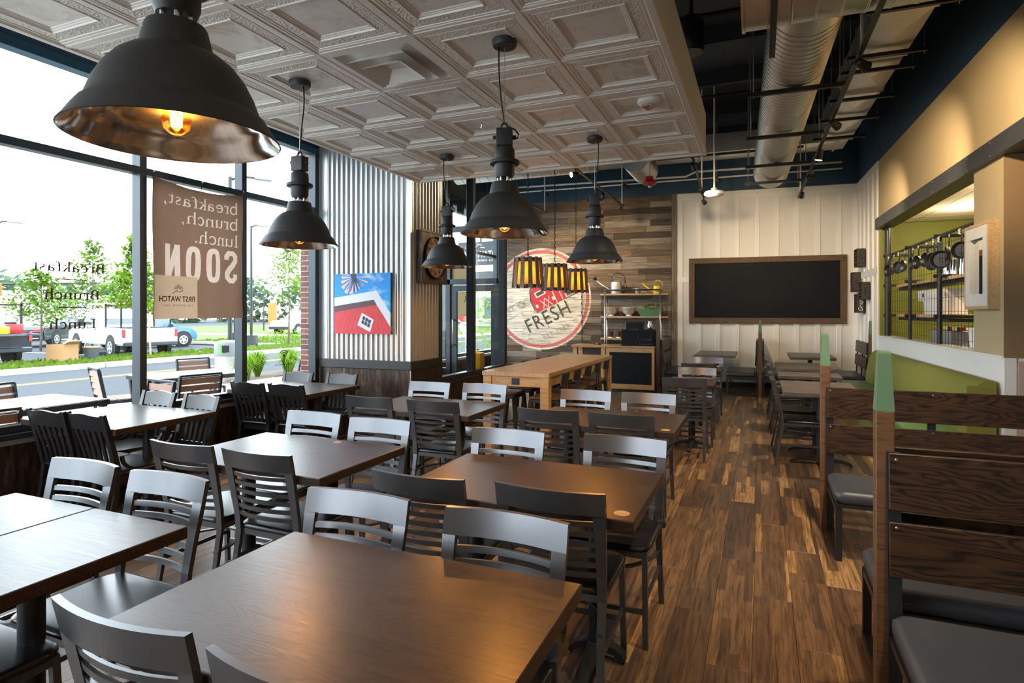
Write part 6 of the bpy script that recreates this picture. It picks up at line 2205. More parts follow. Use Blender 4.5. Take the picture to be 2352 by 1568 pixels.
b.tube([(XB + 0.024, PCY + 0.018 * math.cos(R(a_)), BZ0 + 0.275 + 0.018 * math.sin(R(a_))) for a_ in range(0, 181, 20)], 0.002, 5)
b.tube([(XB + 0.024, PCY + 0.045, BZ0 + 0.27), (XB + 0.024, PCY + 0.02, BZ0 + 0.255), (XB + 0.024, PCY - 0.02, BZ0 + 0.265), (XB + 0.024, PCY - 0.06, BZ0 + 0.24)], 0.003, 5)
b.build('sun_logo', M['brownink'], pt)
# lettering on the glass
M['decal'] = plain('brown_window_vinyl', (0.10, 0.05, 0.022), 0.6)
wt = thing('window_lettering', 'mirrored brown Breakfast Brunch Lunch lettering on the window glass', 'lettering', (0, 0, 0))
XG = XW - 0.048
for body, ys, zs in (('Breakfast', 3.345, 1.878), ('Brunch', 3.300, 1.655), ('Lunch', 3.270, 1.415)):
    serif_mesh(body, 0.112, lambda u, v, ys=ys, zs=zs: Vector((XG, ys - u, zs + v)), 1.18, 1.3).build('lettering', M['decal'], wt)
for z in (1.812, 1.585):
    MB().b6(XG - 0.0005, XG, 2.97, 3.19, z, z + 0.008).build('rule', M['decal'], wt)
wd = thing('wifi_decal', 'small wireless symbol decal low on the window beside the brick pillar', 'decal', (0, 0, 0))
for rr_ in (0.03, 0.055, 0.08):
    MB().tube([(XG, 5.42 + rr_ * math.cos(R(a_)), 1.02 + rr_ * math.sin(R(a_))) for a_ in range(40, 141, 10)], 0.006, 5).build('signal_arc', M['decal'], wd)
MB().lathe([(0.014, 0), (0.001, 0.001)], seg=12).build('signal_dot', M['decal'], wd, (XG, 5.42, 1.03), (0, R(90), 0))
for z in (0.93, 0.80):
    MB().b6(XG - 0.0005, XG, 5.27, 5.57, z, z + 0.006).build('rule', M['decal'], wd)
# vestibule: yellow case on the sill, posters on the door
M['yellowcase'] = plain('yellow_case', (0.80, 0.42, 0.015), 0.4)
yc_ = thing('yellow_case', 'yellow hard case standing on the sill behind the vestibule glass', 'case', (-4.02, 8.22, 0.645), R(8))
MB().b6(-0.075, 0.075, -0.11, 0.11, 0, 0.28, bev=0.015, seg=2).build('shell', M['yellowcase'], yc_, smooth=True, ang=40)
MB().tube([(0, -0.06, 0.28), (0, -0.05, 0.325), (0, 0.05, 0.325), (0, 0.06, 0.28)], 0.011, 8).build('handle', M['yellowcase'], yc_, smooth=True)
M['kraft'] = plain('kraft_poster', (0.46, 0.33, 0.17), 0.8)
for x0, x1, z0, z1, tx, lb in ((-4.73, -4.42, 1.48, 1.89, 'ER', 'brown paper poster with mirrored ER lettering on the entrance door glass'), (-4.84, -4.45, 2.10, 2.42, 'DRINK', 'brown paper poster above the entrance door')):
    ps = thing('door_poster', lb, 'poster', (0, YV1, 0))
    MB().b6(x0, x1, -0.009, -0.006, z0, z1).build('sheet', M['kraft'], ps)
    if tx == 'ER':
        text(tx, 0.15, M['brownink'], ps, ((x0 + x1) / 2 + 0.05, -0.0095, z1 - 0.12), (R(90), 0, PI), 'lettering', ext=0.0006)


# ================================================================== outdoors
GZ = -0.15


def _asphalt(name, a, b_, s=9):
    n = N(name)
    f = n.noise(n.coord('Object'), s, 6, 0.7)
    g = n.noise(n.coord('Object'), 0.35, 3)
    return n.bsdf(n.mix(n.math('ADD', n.math('MULTIPLY', f, 0.6), n.math('MULTIPLY', g, 0.4)), a, b_), 0.85, 0, 0.2)


M['asphalt'] = _asphalt('asphalt', (0.036, 0.041, 0.050), (0.058, 0.063, 0.072))
M['concrete'] = _asphalt('pale_concrete', (0.36, 0.35, 0.325), (0.46, 0.445, 0.41))
M['lawn'] = _asphalt('lawn_soil', (0.05, 0.085, 0.014), (0.10, 0.14, 0.026), 3)
M['roadpaint'] = plain('yellow_road_paint', (0.30, 0.18, 0.05), 0.8, var=0.2)
M['whitepaint'] = plain('white_road_paint', (0.40, 0.40, 0.39), 0.8)
M['grassblade'] = leaf_mat('grass_blade', (0.085, 0.15, 0.018), (0.15, 0.22, 0.035), 0.3)
ext = struct('ground_outside', label='street, lawn strip and parking lot outside the windows')
MB().b6(-10.6, XW - 0.18, -12, 30, GZ - 0.1, -0.03).build('patio_slab', M['concrete'], ext)
MB().b6(-18.6, -10.6, -30, 120, GZ - 0.2, GZ).build('road', M['asphalt'], ext)
for x in (-15.80, -16.02):
    MB().b6(x - 0.055, x + 0.055, -30, 120, GZ, GZ + 0.004).build('yellow_line', M['roadpaint'], ext)
for x0, x1 in ((-18.95, -18.6), (-10.75, -10.6)):
    for k in range(10):
        MB().b6(x0, x1, -12 + k * 6 + 0.01, -6 + k * 6 - 0.01, GZ - 0.1, GZ + 0.14, bev=0.02).build('kerb_stone', M['concrete'], ext)
MB().b6(-21.9, -18.95, -12, 120, GZ - 0.1, GZ + 0.10).build('lawn', M['lawn'], ext)
MB().b6(-60, -21.9, 22.6, 120, GZ - 0.1, GZ + 0.06).build('lawn', M['lawn'], ext)
MB().b6(-120, -21.9, -30, 120, GZ - 0.2, GZ - 0.02).build('parking_lot', M['asphalt'], ext)
MB().b6(-50.0, -22.0, 31.0, 33.5, GZ, GZ + 0.075).build('footpath', M['concrete'], ext)
MB().b6(-60, -21.9, 22.3, 22.6, GZ, GZ + 0.16, bev=0.03).build('kerb_stone', M['concrete'], ext)
for k in range(5):
    MB().b6(-29 + 0.0, -24.5, 4.5 + k * 2.7, 4.62 + k * 2.7, GZ - 0.02, GZ - 0.012).build('bay_line', M['whitepaint'], ext)
rg = random.Random(21)
b = MB()
for _ in range(5200):
    if rg.random() < 0.6:
        x, y = rg.uniform(-21.8, -18.98), rg.uniform(6, 30)
        z = GZ + 0.10
    else:
        x, y = rg.uniform(-30, -21.9), rg.uniform(22.6, 36)
        z = GZ + 0.06
    h = rg.uniform(0.05, 0.12)
    a_ = rg.uniform(0, PI)
    c_, s_ = math.cos(a_) * 0.05, math.sin(a_) * 0.05
    b.quad((x - c_, y - s_, z), (x + c_, y + s_, z), (x + c_ * 0.6 + 0.02, y + s_ * 0.6, z + h), (x - c_ * 0.6, y - s_ * 0.6, z + h * 0.9))
b.build('grass_tufts', M['grassblade'], None, label='short bright green grass of the lawn strips', cat='grass', kind='stuff')

# brick pillar outside the last window
bp_ = struct('pillar_brick', (0, 0, 0), label='red brick pillar outside the window beside the corrugated column')
BX0, BX1, BYa, BYb = -5.505, -5.30, 6.02, 6.55
MB().b6(BX0 + 0.006, BX1 - 0.006, BYa + 0.006, BYb, GZ, 4.6).build('mortar_core', M['mortar'], bp_)
br_f = MB().box((0, 0, 0), (0.194, 0.09, 0.057), bev=0.003).mesh('brick', M['brick'])
br_h = MB().box((0, 0, 0), (0.092, 0.09, 0.057), bev=0.003).mesh('brick', M['brick'])
for k in range(70):
    z = GZ + 0.035 + k * 0.0675
    if z > 4.55: break
    x = BX1
    if k % 2 == 0:
        L_ = [(br_f, 0.194)]
    else:
        L_ = [(br_h, 0.092), (br_h, 0.092)]
    for me, w in L_:
        link('brick', me, bp_, (x - w / 2, BYa + 0.045, z))
        x -= w + 0.01


# ---- trees
def tree(x, y, h, trunk_r, cr, cz0, n, leafm, label, seed, size=0.16, stake=False, z0=GZ):
    rn = random.Random(seed)
    t = thing('young_tree', label, 'tree', (x, y, z0), 0, 'young street trees')
    tb = MB()
    tb.tube([(0, 0, 0), (0.03, 0.02, h * 0.35), (-0.02, 0.04, h * 0.7), (0.02, 0, h * 0.97)], [trunk_r, trunk_r * 0.75, trunk_r * 0.45, trunk_r * 0.12], 8)
    lb_ = MB()
    for k in range(26):
        f = cz0 + (1 - cz0) * (k + 0.5) / 26
        a_ = k * 2.4 + rn.uniform(-0.3, 0.3)
        reach = cr * (1.0 - ((f - cz0) / (1 - cz0)) ** 1.4 * 0.82) * rn.uniform(0.75, 1.1)
        p0 = Vector((0, 0.02, h * f * 0.93))
        p1 = p0 + Vector((math.cos(a_) * reach, math.sin(a_) * reach, reach * 0.55))
        tb.tube([p0, (p0 + p1) / 2 + Vector((0, 0, -0.04)), p1], [trunk_r * 0.22, trunk_r * 0.14, trunk_r * 0.04], 5)
        for q in (0.45, 0.7, 0.95):
            leaves(lb_, rn, p0.lerp(p1, q), (reach * 0.30 + 0.10, reach * 0.30 + 0.10, 0.20), n // 78, size)
    tb.build('trunk', M['bark'], t, smooth=True)
    lb_.build('crown', leafm, t)
    if stake:
        MB().tube([(0.35, 0.3, 0), (0.30, 0.25, 1.7)], 0.03, 6).build('stake', M['pine'], t)
    return t


tree(-12.3, 13.7, 5.6, 0.06, 1.05, 0.36, 1500, M['leaf2'], 'slim young tree right beside the brick pillar', 1, 0.13)
tree(-20.4, 14.2, 4.6, 0.06, 0.95, 0.34, 2000, M['leaf2'], 'bright green young tree beside the left window mullion', 2, 0.18, True)
tree(-30.5, 19.0, 5.5, 0.05, 1.35, 0.30, 1300, M['leaf'], 'airy young tree behind the Breakfast window lettering', 3, 0.19)
tree(-29.0, 15.9, 3.6, 0.05, 1.55, 0.25, 1600, M['leaf'], 'broad young tree at the far left above the parked cars', 4, 0.19)
tree(-21.2, 22.4, 5.3, 0.05, 1.3, 0.35, 1500, M['leaf'], 'thin leafy tree left of the brick pillar tree, farther off', 5, 0.15)
tree(-35, 24.0, 4.2, 0.06, 1.8, 0.3, 1500, M['leaf3'], 'green tree behind the hanging banner', 6, 0.25)
rn = random.Random(9)


def bush(x, y, z, r, n, mat, label, name='round_shrub', size=0.14, cat='shrub', grp='shrubs outside'):
    b = MB()
    leaves(b, rn, (0, 0, r[2] * 0.9), r, n, size, 'shell')
    t = thing(name, label, cat, (x, y, z), 0, grp)
    b.build('foliage', mat, t, kind='stuff')
    MB().tube([(0, 0, 0), (0, 0, r[2])], 0.03, 6).build('stem', M['bark'], t)
    return t


bush(-48, 28.0, GZ, (3.0, 3.0, 1.6), 900, M['leaf3'], 'dark green bush behind the parked cars', size=0.25)
bush(-26.5, 28.2, GZ, (0.8, 2.2, 0.35), 500, M['leaf2'], 'low clipped hedge row on the lawn behind the blue car')
bush(-9.3, 14.2, GZ, (1.2, 1.6, 0.7), 700, M['leaf2'], 'flowering green bed outside the entrance door', size=0.10)
bush(-8.2, 12.0, GZ, (0.8, 1.2, 0.5), 500, M['leaf'], 'leafy bed nearest the entrance door glass', size=0.09)
bush(-9.0, 18.0, GZ, (1.5, 1.2, 1.4), 700, M['leaf2'], 'tall green shrub seen through the vestibule', size=0.15)
# distant tree line
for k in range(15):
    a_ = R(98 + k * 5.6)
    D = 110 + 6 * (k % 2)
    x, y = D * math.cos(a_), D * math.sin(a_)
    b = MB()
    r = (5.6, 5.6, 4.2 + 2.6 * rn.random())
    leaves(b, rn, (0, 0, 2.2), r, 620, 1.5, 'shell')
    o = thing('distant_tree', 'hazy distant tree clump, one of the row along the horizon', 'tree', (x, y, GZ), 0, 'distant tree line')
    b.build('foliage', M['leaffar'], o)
# ornamental grass clumps in the planter bed
MB().b6(-12.2, -10.85, 9.2, 15.5, GZ, GZ + 0.12, bev=0.02).build('planting_bed', plain('mulch', (0.09, 0.06, 0.04), 0.9), ext)
for k, (x, y) in enumerate(((-11.0, 10.3), (-11.4, 11.0), (-11.0, 11.6), (-11.5, 12.2), (-11.1, 12.8), (-11.4, 13.4))):
    b = MB()
    for _ in range(130):
        a_ = rn.uniform(0, 2 * PI)
        rr_ = rn.uniform(0.15, 0.48)
        hh = rn.uniform(0.35, 0.62)
        c_, s_ = math.cos(a_), math.sin(a_)
        w = 0.012
        p0 = Vector((c_ * 0.05, s_ * 0.05, 0))
        p1 = Vector((c_ * rr_ * 0.45, s_ * rr_ * 0.45, hh))
        p2 = Vector((c_ * rr_, s_ * rr_, hh * 0.72))
        sd = Vector((-s_, c_, 0)) * w
        b.quad(p0 - sd, p0 + sd, p1 + sd, p1 - sd)
        b.quad(p1 - sd, p1 + sd, p2 + sd * 0.2, p2 - sd * 0.2)
    t = thing('ornamental_grass', 'arching bright green grass clump in the bed by the kerb, %s from the trash can' % ords[min(k, 4)] if k < 5 else 'arching grass clump at the far end of the bed by the brick pillar', 'grass clump', (x, y, GZ + 0.12), 0, 'grass clumps in the street bed')
    b.build('blades', M['leaf2'], t, kind='stuff')


# ---- vehicles
M['carwhite'] = plain('white_car_paint', (0.72, 0.73, 0.74), 0.25, spec=0.6, Coat_Weight=0.5)
M['carblack'] = plain('black_car_paint', (0.018, 0.024, 0.04), 0.2, spec=0.6, Coat_Weight=0.6)
M['carblue'] = plain('blue_car_paint', (0.03, 0.16, 0.50), 0.25, spec=0.6, Coat_Weight=0.5)
M['carglass'] = plain('car_glass', (0.06, 0.09, 0.10), 0.06, spec=0.9)
M['tail'] = plain('tail_light', (0.55, 0.015, 0.03), 0.25)
M['alloy'] = plain('alloy_wheel', (0.6, 0.61, 0.63), 0.3, 0.8)


def vehicle(name, label, cat, loc, rz, paint, body, cab, W, wheels, wr_, glass, extras=(), cabw=0.86, group='vehicles in the parking lot'):
    t = thing(name, label, cat, loc, rz, group)
    hw = W / 2
    bm_ = MB()
    bm_.prism(body, lambda x, z: Vector((x, -hw, z)), lambda x, z: Vector((x, hw, z)))
    bmesh.ops.bevel(bm_.bm, geom=list(bm_.bm.edges), offset=0.05, segments=2, affect='EDGES', clamp_overlap=True)
    bm_.build('body', paint, t, smooth=True, ang=35)
    zb, zt = min(p[1] for p in cab), max(p[1] for p in cab)

    def cy(z, s):
        f = (z - zb) / (zt - zb)
        return s * hw * (0.97 - (0.97 - cabw) * f)
    c_ = MB()
    c_.prism(cab, lambda x, z: Vector((x, cy(z, -1), z)), lambda x, z: Vector((x, cy(z, 1), z)))
    bmesh.ops.bevel(c_.bm, geom=list(c_.bm.edges), offset=0.04, segments=2, affect='EDGES', clamp_overlap=True)
    c_.build('cabin', paint, t, smooth=True, ang=35)
    for poly in glass:
        if poly[0] == 'side':
            for s in (-1, 1):
                MB().prism(poly[1], lambda x, z, s=s: Vector((x, cy(z, s) + s * 0.006, z)), lambda x, z, s=s: Vector((x, cy(z, s) - s * 0.02, z))).build('side_window', M['carglass'], t)
        else:
            (xa, za), (xb, zb2), nm = poly[1], poly[2], poly[0]
            dn = Vector((zb2 - za, 0, -(xb - xa))).normalized() * (0.008 if nm == 'front' else -0.008)
            k1, k2 = 0.86, 0.84
            MB().quad(Vector((xa, cy(za, -1) * k1, za)) + dn, Vector((xa, cy(za, 1) * k1, za)) + dn, Vector((xb, cy(zb2, 1) * k2, zb2)) + dn, Vector((xb, cy(zb2, -1) * k2, zb2)) + dn).build('windshield' if nm == 'front' else 'rear_window', M['carglass'], t)
    for x in wheels:
        for s in (-1, 1):
            a_ = MB().tube([(x, s * (hw - 0.14), wr_ + 0.02), (x, s * (hw + 0.008), wr_ + 0.02)], wr_ * 1.22, 24).build('wheel_arch', M['rubber'], t, smooth=True, ang=40)
            w_ = MB().tube([(x, s * (hw - 0.2), wr_), (x, s * (hw - 0.19), wr_), (x, s * (hw + 0.0), wr_), (x, s * (hw + 0.02), wr_)], [wr_ * 0.93, wr_, wr_, wr_ * 0.92], 24).build('tyre', M['rubber'], t, smooth=True, ang=40)
            MB().tube([(x, s * (hw + 0.0), wr_), (x, s * (hw + 0.028), wr_)], wr_ * 0.62, 18).build('hub', M['alloy'], w_, smooth=True, ang=40)
            b2 = MB()
            for q in range(5):
                a2 = 2 * PI * q / 5 + 0.3
                b2.box((x + wr_ * 0.38 * math.cos(a2), s * (hw + 0.029), wr_ + wr_ * 0.38 * math.sin(a2)), (wr_ * 0.2, 0.004, wr_ * 0.26), rot=Matrix.Rotation(-a2, 3, 'Y'))
            b2.build('rim_opening', M['rubber'], w_)
    for nm, c, s_, mt in extras:
        MB().box(c, s_, bev=min(s_) * 0.2).build(nm, mt, t)
    return t


pk_body = [(-2.75, 0.48), (-2.78, 1.10), (-0.72, 1.12), (1.30, 1.14), (2.40, 1.05), (2.66, 0.92), (2.72, 0.45)]
pk_cab = [(-0.78, 1.08), (-0.66, 1.72), (-0.50, 1.84), (0.42, 1.84), (0.62, 1.76), (1.42, 1.12)]
pk_glass = [('side', [(-0.48, 1.20), (-0.46, 1.70), (0.40, 1.72), (0.96, 1.20)]), ('front', (1.36, 1.17), (0.62, 1.74)), ('rear', (-0.76, 1.22), (-0.64, 1.70))]


def pk_extras(paint):
    return (('bed_liner', (-1.76, 0, 1.10), (1.90, 1.55, 0.06), M['rubber']), ('tail_light', (-2.77, 0.90, 0.92), (0.06, 0.10, 0.30), M['tail']), ('tail_light', (-2.77, -0.90, 0.92), (0.06, 0.10, 0.30), M['tail']),
            ('rear_bumper', (-2.80, 0, 0.52), (0.14, 1.85, 0.16), M['carblack']), ('front_bumper', (2.72, 0, 0.52), (0.14, 1.88, 0.22), M['rubber']), ('head_light', (2.60, 0.78, 0.88), (0.14, 0.30, 0.16), M['silver']), ('head_light', (2.60, -0.78, 0.88), (0.14, 0.30, 0.16), M['silver']),
            ('wing_mirror', (0.98, 1.06, 1.25), (0.12, 0.22, 0.20), M['rubber']), ('wing_mirror', (0.98, -1.06, 1.25), (0.12, 0.22, 0.20), M['rubber']), ('door_handle', (-0.28, 0.985, 1.05), (0.16, 0.03, 0.035), M['rubber']))


def ladder(par, x0, x1, z, mat, y=0.5):
    b = MB()
    for yy_ in (y - 0.19, y + 0.19):
        b.box(((x0 + x1) / 2, yy_, z), (x1 - x0, 0.03, 0.08))
    n_ = int((x1 - x0) / 0.3)
    for k in range(n_):
        b.cyl((x0 + 0.15 + k * 0.3, y - 0.19, z), (x0 + 0.15 + k * 0.3, y + 0.19, z), 0.015, seg=6)
    b.build('ladder', mat, par)
    b = MB()
    for xx in (-2.4, -0.95):
        for yy_ in (-0.85, 0.85):
            b.box((xx, yy_, (1.1 + z) / 2), (0.05, 0.05, z - 1.1))
        b.box((xx, 0, z - 0.05), (0.05, 1.75, 0.05))
    b.build('ladder_rack', M['rubber'], par)


M['ladder'] = plain('faded_red_ladder', (0.62, 0.22, 0.20), 0.6)
pk = vehicle('pickup_truck', 'white work pickup truck with a red ladder rack parked outside', 'truck', (-23.75, 15.9, GZ), R(166), M['carwhite'], pk_body, pk_cab, 1.95, (-1.75, 1.75), 0.38, pk_glass, pk_extras(0))
ladder(pk, -2.2, 1.2, 2.02, M['ladder'])
MB().b6(0.05, 0.60, 0.0, 0.004, 0.72, 0.94).build('door_emblem', plain('faded_blue_emblem', (0.42, 0.50, 0.55), 0.5), pk, (0, 0.978, 0))
pk2 = vehicle('pickup_truck', 'dark pickup truck bed with tools and a ladder at the far left edge', 'truck', (-24.2, 10.55, GZ), R(180), M['carblack'], pk_body, pk_cab, 1.95, (-1.75, 1.75), 0.38, pk_glass, pk_extras(0))
ladder(pk2, -2.6, 0.6, 1.98, M['ladder'], 0.55)
MB().b6(-3.38, -2.78, -0.85, 0.85, 0.98, 1.04).build('tailgate', M['carblack'], pk2)
for nm, lb, ct_, c, s_, mt in (('red_generator', 'red portable generator on the lowered tailgate of the dark truck', 'generator', (-21.1, 10.75, 1.06), (0.42, 0.5, 0.36), M['red']),
                               ('paint_bucket', 'yellow and white paint bucket on the lowered tailgate', 'bucket', (-20.75, 10.35, 1.06), (0.26, 0.3, 0.28), M['yellow']),
                               ('tool_box', 'black tool box in the bed of the dark truck', 'tool box', (-22.0, 10.2, 1.12), (0.5, 0.7, 0.35), M['black'])):
    t = thing(nm, lb, ct_, (c[0], c[1], c[2] - 0.16 if nm != 'tool_box' else c[2] - 0.13))
    MB().b6(-s_[0] / 2, s_[0] / 2, -s_[1] / 2, s_[1] / 2, 0, s_[2] * 0.8, bev=0.04, seg=2).build('casing', mt, t, smooth=True, ang=40)
    MB().b6(-s_[0] * 0.35, s_[0] * 0.35, -s_[1] * 0.2, s_[1] * 0.2, s_[2] * 0.78, s_[2], bev=0.02).build('top', M['black'] if nm != 'paint_bucket' else M['plastic'], t)
bxo = thing('cardboard_box', 'open brown cardboard box on the grass beside the dark truck', 'box', (-21.0, 12.15, GZ + 0.1), 0.3)
M['cardboard'] = plain('brown_cardboard', (0.40, 0.22, 0.10), 0.8)
for a_ in ((-0.3, 0.3, -0.3, -0.285), (-0.3, 0.3, 0.285, 0.3), (-0.3, -0.285, -0.285, 0.285), (0.285, 0.3, -0.285, 0.285)):
    MB().b6(*a_, 0, 0.55).build('side', M['cardboard'], bxo)
MB().box((0.38, 0, 0.60), (0.24, 0.56, 0.012), rot=Matrix.Rotation(-0.5, 3, 'Y')).build('flap', M['cardboard'], bxo)
MB().box((0, 0.40, 0.60), (0.56, 0.24, 0.012), rot=Matrix.Rotation(0.5, 3, 'X')).build('flap', M['cardboard'], bxo)
bk = thing('black_bucket', 'black bucket with wire handle standing on the grass before the white pickup', 'bucket', (-20.9, 13.0, GZ + 0.1))
MB().lathe([(0.001, 0), (0.19, 0), (0.24, 0.44), (0.225, 0.44), (0.18, 0.02), (0.001, 0.02)], seg=20).build('pail', plain('grey_bucket_plastic', (0.06, 0.07, 0.08), 0.5), bk, smooth=True, ang=40)
MB().tube([(0, 0.24 * math.cos(R(a_)), 0.43 + 0.20 * math.sin(R(a_))) for a_ in range(0, 181, 15)], 0.008, 6).build('wire_handle', M['silver'], bk)
MB().lathe([(0.232, 0.40), (0.252, 0.40), (0.252, 0.44), (0.232, 0.44)], seg=20).build('rim', M['cardboard'], bk, smooth=True, ang=40)
sd_body = [(-2.35, 0.35), (-2.40, 0.80), (-2.25, 0.98), (-1.55, 1.02), (1.2, 0.98), (2.1, 0.82), (2.36, 0.62), (2.38, 0.32)]
sd_cab = [(-1.75, 0.98), (-0.95, 1.38), (-0.6, 1.45), (0.2, 1.45), (0.5, 1.40), (1.25, 0.98)]
sd_glass = [('side', [(-1.35, 1.03), (-0.85, 1.34), (-0.25, 1.39), (-0.22, 1.03)]), ('side', [(-0.16, 1.03), (-0.18, 1.39), (0.40, 1.36), (0.98, 1.03)]), ('rear', (-1.66, 1.02), (-0.97, 1.37)), ('front', (1.18, 1.01), (0.52, 1.39))]
sd_ex = (('tail_light', (-2.33, 0.66, 0.80), (0.12, 0.42, 0.15), M['tail']), ('tail_light', (-2.33, -0.66, 0.80), (0.12, 0.42, 0.15), M['tail']), ('number_plate', (-2.40, 0, 0.72), (0.03, 0.5, 0.14), M['plastic']), ('rear_trim', (-2.41, 0, 0.42), (0.03, 1.4, 0.04), M['silver']), ('head_light', (2.25, 0.68, 0.68), (0.18, 0.34, 0.12), M['silver']), ('head_light', (2.25, -0.68, 0.68), (0.18, 0.34, 0.12), M['silver']), ('wing_mirror', (0.75, 0.98, 1.02), (0.12, 0.18, 0.13), M['rubber']), ('wing_mirror', (0.75, -0.98, 1.02), (0.12, 0.18, 0.13), M['rubber']))
vehicle('sedan_car', 'black sedan with red tail lights parked behind the white pickup', 'car', (-34.0, 19.2, GZ), R(122), M['carblack'], sd_body, sd_cab, 1.88, (-1.42, 1.45), 0.35, sd_glass, sd_ex)
vehicle('sedan_car', 'white sedan parked just beyond the black sedan', 'car', (-41.0, 21.6, GZ), R(125), M['carwhite'], sd_body, sd_cab, 1.86, (-1.42, 1.45), 0.34, sd_glass, sd_ex)
sv_body = [(-2.3, 0.40), (-2.36, 1.05), (1.1, 1.08), (2.1, 0.98), (2.34, 0.75), (2.36, 0.38)]
sv_cab = [(-2.32, 1.04), (-2.15, 1.62), (-1.9, 1.70), (0.15, 1.70), (0.45, 1.64), (1.15, 1.06)]
sv_glass = [('side', [(-2.08, 1.12), (-1.98, 1.56), (-1.25, 1.60), (-1.22, 1.12)]), ('side', [(-1.12, 1.12), (-1.12, 1.60), (-0.32, 1.61), (-0.28, 1.12)]), ('side', [(-0.18, 1.12), (-0.22, 1.61), (0.32, 1.58), (0.85, 1.12)]), ('rear', (-2.33, 1.15), (-2.17, 1.6)), ('front', (1.08, 1.10), (0.47, 1.63))]
vehicle('suv_car', 'white boxy sport utility car at the far left beyond the dark truck', 'car', (-45.2, 21.4, GZ), R(118), M['carwhite'], sv_body, sv_cab, 1.88, (-1.4, 1.42), 0.37, sv_glass, sd_ex)
hb_body = [(-1.95, 0.38), (-2.0, 0.95), (0.9, 1.0), (1.7, 0.92), (1.98, 0.70), (2.0, 0.36)]
hb_cab = [(-1.96, 0.95), (-1.75, 1.45), (-1.4, 1.58), (0.1, 1.58), (0.4, 1.50), (1.15, 0.98)]
hb_glass = [('side', [(-1.6, 1.04), (-1.45, 1.46), (-0.75, 1.50), (-0.72, 1.04)]), ('side', [(-0.62, 1.04), (-0.62, 1.50), (0.20, 1.48), (0.80, 1.04)]), ('front', (1.08, 1.02), (0.42, 1.49)), ('rear', (-1.94, 1.05), (-1.77, 1.43))]
vehicle('compact_car', 'blue compact car seen below the banner beside the white pickup', 'car', (-27.4, 19.6, GZ), R(78), M['carblue'], hb_body, hb_cab, 1.78, (-1.25, 1.3), 0.34, hb_glass, (('head_light', (1.9, 0.62, 0.80), (0.2, 0.3, 0.16), M['silver']), ('head_light', (1.9, -0.62, 0.80), (0.2, 0.3, 0.16), M['silver']), ('wing_mirror', (0.7, 0.95, 1.05), (0.1, 0.2, 0.13), M['rubber']), ('wing_mirror', (0.7, -0.95, 1.05), (0.1, 0.2, 0.13), M['rubber'])))
vehicle('pickup_truck', 'white pickup truck far off on the road left of the brick pillar', 'truck', (-33.0, 36.6, GZ), R(-90), M['carwhite'], pk_body, pk_cab, 1.95, (-1.75, 1.75), 0.38, pk_glass, pk_extras(0))
tr_ = thing('white_trailer', 'long white trailer far behind the parked cars', 'trailer', (-60, 34, GZ), R(-60), 'vehicles in the parking lot')
MB().b6(-9, 9, -1.3, 1.3, 1.0, 3.4, bev=0.1).build('box', M['carwhite'], tr_)
MB().b6(-9, 9, -1.2, 1.2, 0.6, 1.0).build('chassis', M['rubber'], tr_)
for x in (-7, -5.8, 6):
    MB().tube([(x, -1.3, 0.5), (x, 1.3, 0.5)], 0.5, 16).build('wheel', M['rubber'], tr_, smooth=True, ang=40)


# ---- poles, sign, trash can
def pole(name, label, x, y, h, arm=None, base=True, r=0.07, twin=False):
    t = thing(name, label, 'street lamp', (x, y, GZ), 0, 'street lamps outside')
    MB().tube([(0, 0, 0), (0, 0, h)], [r, r * 0.8], 12).build('pole', M['iron'], t, smooth=True, ang=40)
    if base: MB().lathe([(0.001, 0), (0.34, 0), (0.30, 0.55), (0.001, 0.56)], seg=16).build('base', M['iron'], t, smooth=True, ang=40)
    if arm:
        MB().tube([(0, 0, h - 0.1), (arm * 0.2, arm * 0.3, h + 0.05), (arm * 0.45, arm * 0.65, h + 0.05)], 0.035, 8).build('arm', M['iron'], t, smooth=True)
        MB().box((arm * 0.62, arm * 0.9, h + 0.05), (0.30, 0.55, 0.10), rot=Matrix.Rotation(-0.6, 3, 'Z'), bev=0.04, seg=2).build('luminaire', M['galv'], t)
    if twin:
        for s in (-1, 1):
            MB().tube([(0, 0, h - 0.4), (s * 0.3, s * 0.2, h - 0.3)], 0.025, 6).build('arm', M['iron'], t)
            MB().lathe([(0.05, 0), (0.13, 0.05), (0.16, 0.3), (0.02, 0.42)], (s * 0.33, s * 0.22, h - 0.3), 10).build('lantern', M['iron'], t, smooth=True, ang=40)
    return t


pole('lamp_post', 'tall black lamp post with dark base on the far lawn right of the window mullion', -23.4, 22.2, 6.0, 0.5)
pole('lamp_post', 'black lamp post behind the lower right corner of the banner', -27.6, 25.0, 6.5)
pole('lamp_post', 'lamp post with grey cobra head showing above the transom', -15.55, 13.9, 6.0, 0.9, False)
pole('lamp_post', 'small twin lantern lamp post far off beside the orange sign', -41.2, 40.5, 3.4, None, False, 0.06, True)
pole('lamp_post', 'slim black pole with a short arm behind the Breakfast lettering', -30.5, 15.0, 5.6, 0.6, False)
ts = thing('traffic_signal', 'traffic signal mast arm over the trees at the far left', 'traffic light', (-42, 17.8, GZ))
MB().tube([(0, 0, 0), (0, 0, 5.2)], 0.13, 10).build('mast', M['iron'], ts, smooth=True)
MB().tube([(0, 0, 3.2), (3, 6, 3.5)], 0.07, 8).build('arm', M['iron'], ts, smooth=True)
for f in (0.4, 0.75):
    MB().b6(-0.12, 0.12, -0.12, 0.12, -0.7, 0.05, bev=0.02).build('signal_head', plain('ochre_signal', (0.22, 0.12, 0.01), 0.5), ts, (3 * f, 6 * f, 3.35))
os_ = thing('orange_sign', 'plain orange slab sign on a pale base beside the far pickup', 'sign', (-38.7, 39.0, GZ), R(45))
MB().b6(-0.34, 0.34, -0.2, 0.2, 0.55, 2.5, bev=0.02).build('slab', M['orange'], os_)
